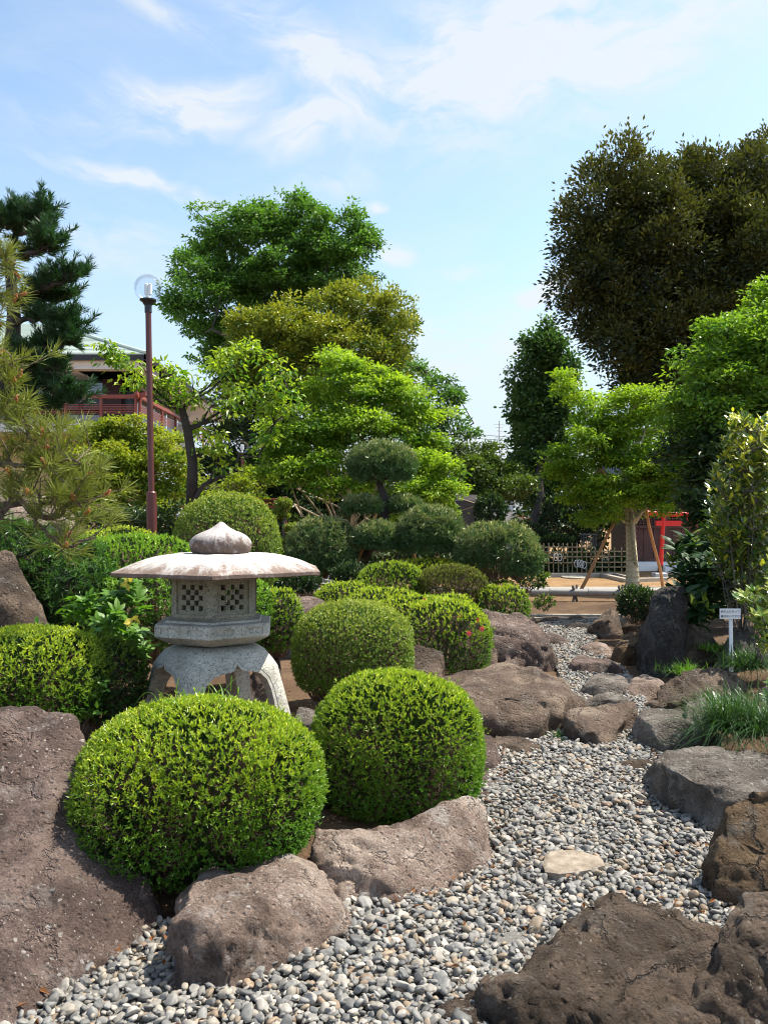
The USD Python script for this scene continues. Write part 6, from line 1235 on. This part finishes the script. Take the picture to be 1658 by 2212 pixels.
for py, w in ((916, 12), (922, 8), (945, 9), (930, 6)): q = at(1078, py, d); s = w * d / F; t.part('rod', tube([q - [s, 0, 0], q + [s, 0, -.05]], .018, 5), 'pole_grey')
for i, (p0, p1) in enumerate([((930, 926, 60), (1180, 948, 60)), ((930, 936, 60), (1180, 955, 60))]):
    a, b = at(*p0), at(*p1); solo('power_line', tube(wob(a, b, 9, 0, -.012), .02, 4), 'dark_frame', ['upper of two thin power lines crossing the sky gap', 'lower of two thin power lines crossing the sky gap'][i], 'power line')
d = 55; p = at(932, 962, d); t = Thing('utility_pole', 'grey utility pole top showing over the bright maple near the sky gap', 'utility pole', p * [1, 1, 0]); t.part('pole', tube([p * [1, 1, 0], p], [.2, .15], 10), 'pole_grey', smooth=40)
t.part('crossarm', box(p - [0, 0, .4], (1.4, .1, .1)), 'pole_grey')
def bar_fence():
    d = 27; t = Thing('metal_bar_fence', 'pale metal bar fence glimpsed behind the staked maple', 'fence', at(1270, 1180, d) * [1, 1, 0])
    for zx in range(775, 905, 14): p = at(*Z2(zx, 690), d); t.part('bar', tube([p * [1, 1, 0], p], .012, 6), 'metal_fence')
    for zy in (700, 860): a, b = at(*Z2(765, zy), d - .02), at(*Z2(915, zy), d - .02); t.part('rail', tube([a, b], .02, 6), 'metal_fence')
bar_fence()
def red_rail():
    d = 21; t = Thing('red_garden_railing', 'dark red wooden railing glimpsed between the lamp post and the cherry trunk', 'fence', at(360, 1180, d) * [1, 1, 0])
    for py in (1078, 1086, 1094): a, b = at(250, py, d), at(620, py + 40 * 0, d); t.part('rail', rbox((a + b) / 2, (b[0] - a[0], .05, .06), .006), 'rail_red')
    for px in range(256, 621, 60): p = at(px, 1072, d); t.part('post', rbox((p[0], d, p[2] / 2), (.09, .09, p[2]), .008), 'rail_red')
red_rail()
# ---------------------------------------------------------------- stone monument
d = 21; p = at(1009, 1068, d); t = Thing('stone_monument', 'dark square stone monument with a chamfered top behind the clipped bushes', 'monument', (p[0], d + .3, 0)); s = d / F; zt = p[2]; zm = at(0, 1198, d)[2]
w = 29 * s
v = np.array([[p[0] + a * w, d + .34 + b * w, z] for a in (-1, 1) for b in (-1, 1) for z in (zm, zt - .15)] + [[p[0] + a * w * .74, d + .34 + b * w * .74, zt] for a in (-1, 1) for b in (-1, 1)]); t.part('pillar', vf(m3.Manifold.hull_points(v)), 'monument_stone')
t.part('plinth', rbox((p[0], d + .34, (zm + .18) / 2 + .02), (w * 2.3, w * 2.3, zm - .18), .03), 'monument_base'); t.part('foot_slab', rbox((p[0] + .1, d + .34, .1), (w * 3.3, w * 3.2, .24), .03), 'monument_base')
p = at(995, 1065, 22.5)

# ---------------------------------------------------------------- the little sign
GLYPHS = {"石":[[[[6,13],[1,22],[21,43],[32,66],[31,68],[5,68],[5,79],[95,79],[95,68],[46,68],[36,47],[37,45],[89,45],[89,-10],[78,-10],[76,-3],[35,-3],[34,-10],[23,-10],[22,24],[9,13]],[[34,9],[78,8],[78,33],[34,34]]]],"の":[[[[7,23],[7,38],[14,55],[24,65],[37,72],[59,74],[70,71],[84,61],[92,45],[93,30],[88,14],[78,3],[63,-4],[52,-5],[47,5],[66,10],[74,16],[79,25],[81,34],[79,45],[76,52],[67,60],[57,62],[49,25],[44,14],[35,4],[30,2],[18,4],[12,10]],[[20,24],[26,15],[34,21],[41,40],[45,62],[31,56],[23,47],[19,37]]]],"上":[[[[3,-5],[4,6],[41,6],[42,85],[52,85],[53,83],[53,54],[90,53],[89,42],[53,42],[53,7],[96,6],[97,-5]]]],"に":[[[[39,10],[41,29],[50,29],[50,15],[59,10],[90,13],[92,11],[92,1],[76,-2],[49,0]]],[[[44,70],[88,70],[89,59],[81,57],[44,58]]],[[[10,25],[15,75],[16,78],[27,78],[28,72],[23,49],[22,30],[27,33],[33,27],[25,3],[25,-5],[14,-5]]]],"っ":[[[[14,39],[17,43],[40,50],[66,53],[77,49],[84,42],[87,34],[87,23],[81,10],[74,4],[60,-2],[39,-5],[35,7],[58,10],[70,16],[75,26],[74,35],[67,41],[58,42],[18,30]]]],"て":[[[[7,57],[8,69],[89,75],[89,63],[70,62],[63,59],[55,52],[48,37],[48,26],[54,15],[66,9],[82,6],[79,-5],[65,-4],[52,1],[38,16],[36,22],[37,42],[48,61]]]],"遊":[[[[7,-10],[2,0],[16,12],[16,39],[3,40],[3,51],[27,50],[28,19],[33,30],[35,45],[35,62],[27,62],[19,58],[4,72],[5,77],[13,80],[24,70],[26,72],[39,72],[37,83],[47,85],[53,72],[62,72],[67,86],[71,87],[77,85],[76,75],[97,75],[96,65],[72,65],[69,61],[92,60],[96,57],[96,54],[84,42],[84,39],[97,38],[98,30],[97,28],[84,28],[83,7],[78,4],[66,4],[63,13],[74,14],[74,27],[61,28],[57,7],[48,3],[78,2],[97,4],[98,0],[95,-8],[48,-9],[35,-6],[21,2],[10,-10]],[[61,39],[73,38],[74,47],[77,50],[64,50],[61,54]],[[46,62],[45,55],[60,55],[56,62]],[[38,15],[49,15],[50,45],[45,45],[43,26]],[[34,8],[36,5],[40,5],[39,12]]]],"ば":[[[[33,7],[34,16],[38,22],[50,27],[63,28],[62,48],[36,49],[36,60],[61,59],[62,78],[73,78],[92,85],[99,67],[90,66],[87,64],[91,61],[90,51],[74,48],[75,23],[94,11],[91,2],[87,0],[76,9],[72,0],[66,-5],[47,-6],[37,-1]],[[74,61],[80,62],[75,75],[74,74]],[[45,9],[51,5],[61,6],[63,16],[48,16],[45,14]]],[[[7,16],[7,36],[12,77],[24,78],[18,26],[24,31],[29,27],[29,23],[22,4],[22,-6],[11,-6]]]],"な":[[[[64,59],[68,68],[72,68],[92,57],[95,51],[88,44]]],[[[30,12],[34,20],[40,24],[60,26],[59,50],[70,51],[71,22],[86,15],[92,10],[92,7],[85,0],[73,9],[69,-1],[64,-5],[45,-7],[37,-4],[32,1]],[[43,7],[48,4],[55,4],[59,6],[60,15],[46,15],[42,12]]],[[[7,17],[27,52],[26,54],[9,54],[8,65],[31,65],[34,81],[36,83],[46,82],[47,77],[44,67],[58,70],[59,59],[40,55],[30,30],[18,12]]]],"い":[[[[65,63],[66,67],[76,69],[82,60],[92,32],[93,15],[86,12],[82,13],[74,48]]],[[[13,26],[11,72],[24,72],[24,35],[30,14],[33,11],[38,11],[47,31],[56,24],[50,6],[42,-2],[29,-2],[20,6]]]],"で":[[[[66,49],[68,53],[76,53],[79,57],[85,59],[95,42],[87,38],[77,53],[83,37],[75,34]]],[[[7,56],[7,69],[89,75],[89,63],[76,63],[64,60],[53,50],[47,35],[49,20],[55,13],[67,8],[82,5],[79,-5],[66,-5],[52,0],[43,7],[37,17],[35,24],[36,40],[47,61]]]],"下":[[[[3,70],[4,79],[96,79],[97,69],[94,67],[54,66],[55,54],[85,38],[91,33],[91,30],[85,23],[82,23],[54,41],[54,-10],[43,-10],[42,67],[6,67]]]],"さ":[[[[14,54],[15,66],[52,64],[48,81],[52,82],[60,82],[64,66],[87,70],[88,66],[87,58],[69,54],[74,42],[83,31],[78,22],[51,26],[53,36],[65,36],[57,53]]],[[[17,10],[17,23],[20,32],[22,35],[26,35],[33,33],[29,22],[29,14],[33,8],[44,5],[61,5],[76,8],[78,0],[76,-5],[38,-6],[25,-1]]]]}
def sign():
    d = 7.9; c = at(1576, 1325.5, d); s = d / F; w, h = 45 * s, 22.5 * s
    t = Thing('notice_sign', 'small white notice board with two lines of black Japanese text', 'sign', (c[0] + .012, d, hz(c[0], d)))
    t.part('board', rbox(c, (w, .006, h), .001), 'sign_white'); t.part('post', rbox((c[0] + .012, d + .014, (c[2] + h * .4 + .0) / 2), (.034, .02, c[2] + h * .4), .003), 'sign_white')
    for row, (text, zc) in enumerate((('石の上にのって', .235), ('遊ばないで下さい', -.225))):
        e = .0262; ms = []
        for i, ch in enumerate(text):
            for rings in GLYPHS[ch]:
                pg = shapely.Polygon(rings[0], rings[1:]).buffer(0)
                for g in getattr(pg, 'geoms', [pg]):
                    if g.area < 1: continue
                    v, f = trimesh.creation.triangulate_polygon(g, engine='earcut'); k = e / 100 * .95
                    ms.append((np.column_stack([c[0] - w / 2 + .008 + i * e + v[:, 0] * k, np.full(len(v), d - .0042), c[2] + zc * h + (v[:, 1] - 38) * k]), f[:, ::-1]))
        v, f = cat(*ms); fn = np.cross(v[f[:, 1]] - v[f[:, 0]], v[f[:, 2]] - v[f[:, 0]])[:, 1]; f[fn > 0] = f[fn > 0][:, ::-1]
        t.part('text_line', (v, f), 'ink')
sign()

# ---------------------------------------------------------------- grasses
def grass(name, label, px, py, d, n, L, w, m_, seed, rad, z=None, lean=(0, 0), spread=1.0, cat_='grass clump'):
    rg = np.random.default_rng(seed); c = at(px, py, d)
    if z is not None: c[2] = z
    a = rg.uniform(0, 6.28, n); el = np.clip(rg.normal(.95, .36, n), .15, 1.5); D = np.column_stack([np.cos(a) * np.cos(el) * spread + lean[0], np.sin(a) * np.cos(el) * spread + lean[1], np.sin(el)]); D = unit(D)
    B_ = c + np.column_stack([rg.normal(0, rad, n), rg.normal(0, rad, n), np.zeros(n)]); Ln = L * rg.uniform(.55, 1.1, n); S = unit(np.cross(D, [0, 0, 1.0])); k = 6; vs = []
    flop = rg.uniform(.35, 1.0, n)
    for i in range(k):
        t = i / (k - 1); p = B_ + D * (Ln * t)[:, None]; p[:, 2] -= flop * Ln * .95 * t ** 2.0; p[:, :2] += D[:, :2] * (flop * Ln * .35 * t ** 2)[:, None]
        wd = w * (1 - t ** 1.6) + .0004; vs += [p - S * wd / 2, p + S * wd / 2]
    v = np.stack(vs, 1).reshape(-1, 3); f = []
    for i in range(k - 1): a_ = 2 * i; f += [[a_, a_ + 1, a_ + 3], [a_, a_ + 3, a_ + 2]]
    f = (np.array(f)[None] + (np.arange(n) * 2 * k)[:, None, None]).reshape(-1, 3)
    v[:, 2] = np.maximum(v[:, 2], np.minimum(c[2] - .10, v[:, 2].max()))
    t = Thing(name, label, cat_, c); t.part('blades', (v, f), m_, kind='stuff'); return t
grass('grass_clump', 'largest drooping dark green grass clump at the right edge, above the sunlit grey boulder', 1590, 1575, 5.3, 1300, .50, .0066, 'grass_blade', 1, .075)
grass('grass_clump', 'drooping grass clump cut by the right edge, right of the largest grass clump', 1672, 1580, 5.1, 700, .46, .0066, 'grass_blade', 12, .075)
grass('grass_clump', 'fresh lighter grass clump just behind the largest grass clump', 1555, 1535, 5.9, 450, .34, .007, 'grass_blade', 2, .06)
grass('grass_clump', 'drooping grass clump below the small white sign at the right edge', 1615, 1440, 7.6, 600, .40, .008, 'grass_blade', 3, .09)
grass('grass_clump', 'bright yellow-green grass tuft behind the knobbly boulder', 1478, 1452, 7.6, 260, .24, .006, 'bright_blade', 4, .08)
grass('grass_clump', 'small green grass tuft beside the angular brown block', 1203, 1597, 5.75, 170, .16, .004, 'grass_blade', 5, .03, z=.0)
grass('grass_clump', 'thin wild grass blades growing out of the top of the front azalea', 452, 1512, 3.75, 26, .22, .005, 'bright_blade', 6, .14, spread=.8)
grass('grass_clump', 'thin grass blades at the foot of the big cracked boulder', 1066, 1330, 9.6, 60, .22, .009, 'bright_blade', 8, .1)
grass('fern_patch', 'patch of small green fern fronds left of the white sign', 1540, 1400, 8.4, 240, .16, .009, 'bright_blade', 9, .10, cat_='fern')

# ---------------------------------------------------------------- plants with leaves one can pick apart
def stems_plant(name, label, base, heads, m_, L, W, per, seed, cat_='shrub', lobed=False, parts=300, tipfn=None, extra_mat=None, extra_frac=0, stem='bark_grey', stem_r=.004, droop=.22, spread=1.1, up=.35, back=.12):
    """heads: shoot tips (points) with a whorl of leaves; the leaves nearest the camera are parts of their own, the rest one part."""
    rg = np.random.default_rng(seed); t = Thing(name, label, cat_, base); allv = []
    base = np.asarray(base, float)
    for h in heads:
        A = unit(unit(h - base) * .6 + np.array([0, -.1, up]) + rg.normal(0, .25, 3))
        for k in range(per):
            a = k * 2.4 + rg.uniform(0, 1); x = unit(np.cross(A, [.3, .2, .9])); y = np.cross(A, x); th = spread * rg.uniform(.45, 1.15)
            D = A * math.cos(th) + (x * math.cos(a) + y * math.sin(a)) * math.sin(th); P = h - A * rg.uniform(0, back); s = rg.uniform(.7, 1.2)
            allv.append((P, D, unit(A + [0, -.15, .35]), s))
    order = np.argsort([q[0][1] for q in allv]); keep = set(order[:parts].tolist()); rest = []
    for i, (P, D, Nn, s) in enumerate(allv):
        mm = extra_mat if extra_mat and rg.random() < extra_frac else m_
        leaf = lobed_leaf(P, D, Nn, L * s, rg) if lobed else big_leaf(P, D, Nn, L * s, W * s, None, .14, droop)
        tp = np.full(len(leaf[0]), tipfn(P, rg) if tipfn else 0.0)
        if i in keep: t.part('leaf', leaf, mm, smooth=False, attrs={'tip': tp})
        else: rest.append((leaf, tp))
    if rest: t.part('far_leaves', cat(*[x[0] for x in rest]), m_, kind='stuff', attrs={'tip': np.concatenate([x[1] for x in rest])})
    H = np.array(heads); k = min(len(H), max(5, len(H) // 9), 16); mh = H[rg.choice(len(H), k, replace=False)]; fork = base + (mh - base) * np.array([.55, .55, .42]); fork += rg.normal(0, .02, fork.shape)
    tw = [tubes3(np.repeat(base[None] - [0, 0, .05], k, 0) + rg.normal(0, .03, mh.shape), (base + fork) / 2 + rg.normal(0, .015, mh.shape), fork, np.full(k, stem_r * 1.8), np.full(k, stem_r * 1.3))]
    nodes = np.vstack([fork * (1 - a) + mh * a for a in np.linspace(0, .9, 7)]); tw.append(tubes3(fork, (fork + mh) / 2, mh, np.full(k, stem_r * 1.3), np.full(k, stem_r * .6)))
    q = nodes[cKDTree(nodes).query(H - [0, 0, .05])[1]]; tw.append(tubes3(q, (q + H) / 2 + rg.normal(0, .012, H.shape), H, np.full(len(H), stem_r * .8), np.full(len(H), stem_r * .4)))
    t.part('stems', cat(*tw), stem, kind='stuff')
    return t
def heads_in(blobs, n, seed, depth):
    rg = np.random.default_rng(seed); out = []; w = np.array([b[2] * b[3] for b in blobs], float); w /= w.sum()
    for i in rg.choice(len(blobs), n, p=w):
        px, py, rx, ry, d = blobs[i]; u = unit(rg.normal(size=3)) * rg.random() ** .35; out.append(at(px + u[0] * rx, py - u[2] * ry, d + u[1] * depth))
    return out
stems_plant('peony_plant', 'leafy light green peony with broad lobed leaves left of the lantern', at(250, 1420, 5.9), heads_in([(190, 1290, 60, 34, 5.9), (270, 1270, 60, 40, 5.9), (240, 1330, 80, 40, 5.8), (290, 1370, 50, 34, 5.7), (320, 1395, 30, 20, 5.65), (140, 1310, 24, 20, 6.0)], 46, 3, .16), 'peony_leaf', .105, .05, 4, 11, 'plant', lobed=True, stem='grass_blade', stem_r=.004, spread=1.2, up=.8)
for px, py, lab in ((277, 1258, 'faded yellow peony flower near the lantern roof'), (285, 1338, 'faded yellow peony flower beside the lantern platform')):
    c = at(px, py, 5.6); rg = np.random.default_rng(px); solo('peony_flower', cat(*[big_leaf(c + rg.normal(0, .008, 3), unit(rg.normal(size=3) + [0, -.4, -.5]), np.array([0, -1, .2]), .055, .03) for _ in range(6)]), 'yellow_petal', lab, 'flower')
stems_plant('aucuba_shrub', 'dark shrub with big drooping spotted leaves right of the standing stone', np.array([at(1520, 1300, 9.2)[0], 9.4, .25]), heads_in([(1495, 1200, 52, 54, 9.3), (1536, 1270, 60, 64, 9.1), (1482, 1275, 38, 50, 9.0), (1560, 1180, 50, 46, 9.5), (1500, 1320, 50, 30, 8.9), (1560, 1150, 44, 40, 9.6)], 140, 5, .4), 'aucuba_leaf', .185, .068, 7, 12, stem='grass_blade', extra_mat='aucuba_young_leaf', extra_frac=.05, droop=.35, up=.9, spread=1.15, back=.08)
stems_plant('aucuba_shrub', 'bright young leaves of a spotted shrub before the foot of the red gate', np.array([at(1470, 1250, 9.6)[0], 9.7, .25]), heads_in([(1462, 1202, 22, 16, 9.5), (1490, 1165, 26, 14, 9.6)], 9, 6, .12), 'aucuba_young_leaf', .15, .055, 6, 13, stem='grass_blade', droop=.3, up=.6)
stems_plant('yellow_tipped_shrub', 'tall glossy shrub with golden young leaves at the right edge', np.array([at(1615, 1300, 8.3)[0], 8.4, .3]), heads_in([(1605, 950, 50, 56, 8.3), (1640, 1030, 60, 80, 8.3), (1572, 1050, 48, 70, 8.4), (1610, 1140, 80, 70, 8.4), (1560, 1150, 40, 60, 8.6), (1556, 1215, 44, 44, 9.1), (1648, 1220, 40, 60, 8.3), (1612, 1190, 56, 50, 8.5), (1636, 1262, 40, 34, 8.4), (1596, 905, 28, 26, 8.3), (1660, 950, 40, 70, 8.3), (1590, 1258, 60, 36, 9.2), (1655, 1130, 40, 100, 8.3)], 980, 7, .5), 'yellow_shrub_leaf', .085, .036, 6, 14, parts=300, stem_r=.006,
            tipfn=lambda P, rg: rg.uniform(.5, 1.0) if rg.random() < np.clip((P[2] - .9) * .24 + .10, 0, .55) else rg.uniform(0, .18), droop=.1, spread=.95, up=.8)
stems_plant('light_green_shrub', 'glossy light green shrub overhanging the white sign', np.array([at(1650, 1420, 7.4)[0], 7.5, .3]), heads_in([(1632, 1285, 34, 28, 7.3), (1650, 1330, 34, 36, 7.2), (1606, 1290, 22, 16, 7.4), (1660, 1370, 30, 34, 7.2), (1670, 1290, 40, 50, 7.3)], 74, 8, .22), 'glossy_shrub_leaf', .092, .034, 6, 15, parts=300, tipfn=lambda P, rg: np.clip(rg.normal(.3, .3), 0, 1), droop=.1, up=.7, back=.06)
stems_plant('light_green_shrub', 'small leafy green sprig at the right edge beside the dark boulder', np.array([at(1668, 1560, 5.9)[0], 5.9, .12]), heads_in([(1662, 1480, 12, 30, 5.9)], 9, 9, .06), 'broad_leaf', .05, .024, 6, 16, parts=300)
stems_plant('weed_sprig', 'pale weed sprig with jagged leaves at the left foot of the lantern', at(205, 1530, 4.7), [at(*q) for q in ((195, 1500, 4.5), (225, 1470, 4.5), (180, 1440, 4.55), (210, 1530, 4.45))], 'peony_leaf', .045, .02, 5, 17, 'plant', stem='grass_blade', stem_r=.002)
stems_plant('weed_sprig', 'small leafy sprig on the left edge azalea before the brown upright boulder', at(110, 1370, 5.0), [at(*q) for q in ((95, 1345, 4.9), (110, 1352, 4.9), (205, 1352, 5.0), (80, 1350, 4.9))], 'peony_leaf', .06, .03, 5, 18, 'plant', stem='grass_blade', stem_r=.002)

# ---------------------------------------------------------------- fallen leaves
def litter():
    rg = np.random.default_rng(4); P = []
    line = STREAM.buffer(-.10).exterior
    for s in rg.uniform(0, line.length, 620):
        q = line.interpolate(s); P.append([q.x + rg.normal(0, .10), q.y + rg.normal(0, .10)])
    for _ in range(240): P.append([rg.uniform(-1.6, .2), rg.uniform(3.2, 8)])
    for _ in range(200): P.append([rg.uniform(2, 4.5), rg.uniform(5.5, 9.5)])
    for _ in range(60):
        q = gnd(rg.uniform(900, 1500), rg.uniform(1650, 2150)); P.append(q[:2])
    P = np.array(P); z = hz(P[:, 0], P[:, 1]) + np.where(shapely.contains_xy(STREAM, P[:, 0], P[:, 1]), .042, .012)
    D = unit(np.column_stack([rg.normal(size=(len(P), 2)), rg.normal(0, .2, len(P))])); Nn = unit(rg.normal(0, .35, (len(P), 3)) + [0, 0, 1])
    solo('fallen_leaves', cards(np.column_stack([P, z]), D, Nn, rg.uniform(.018, .050, len(P)), rg.uniform(.006, .020, len(P)), fold=.2), 'dry_leaf', kind='stuff')
litter()
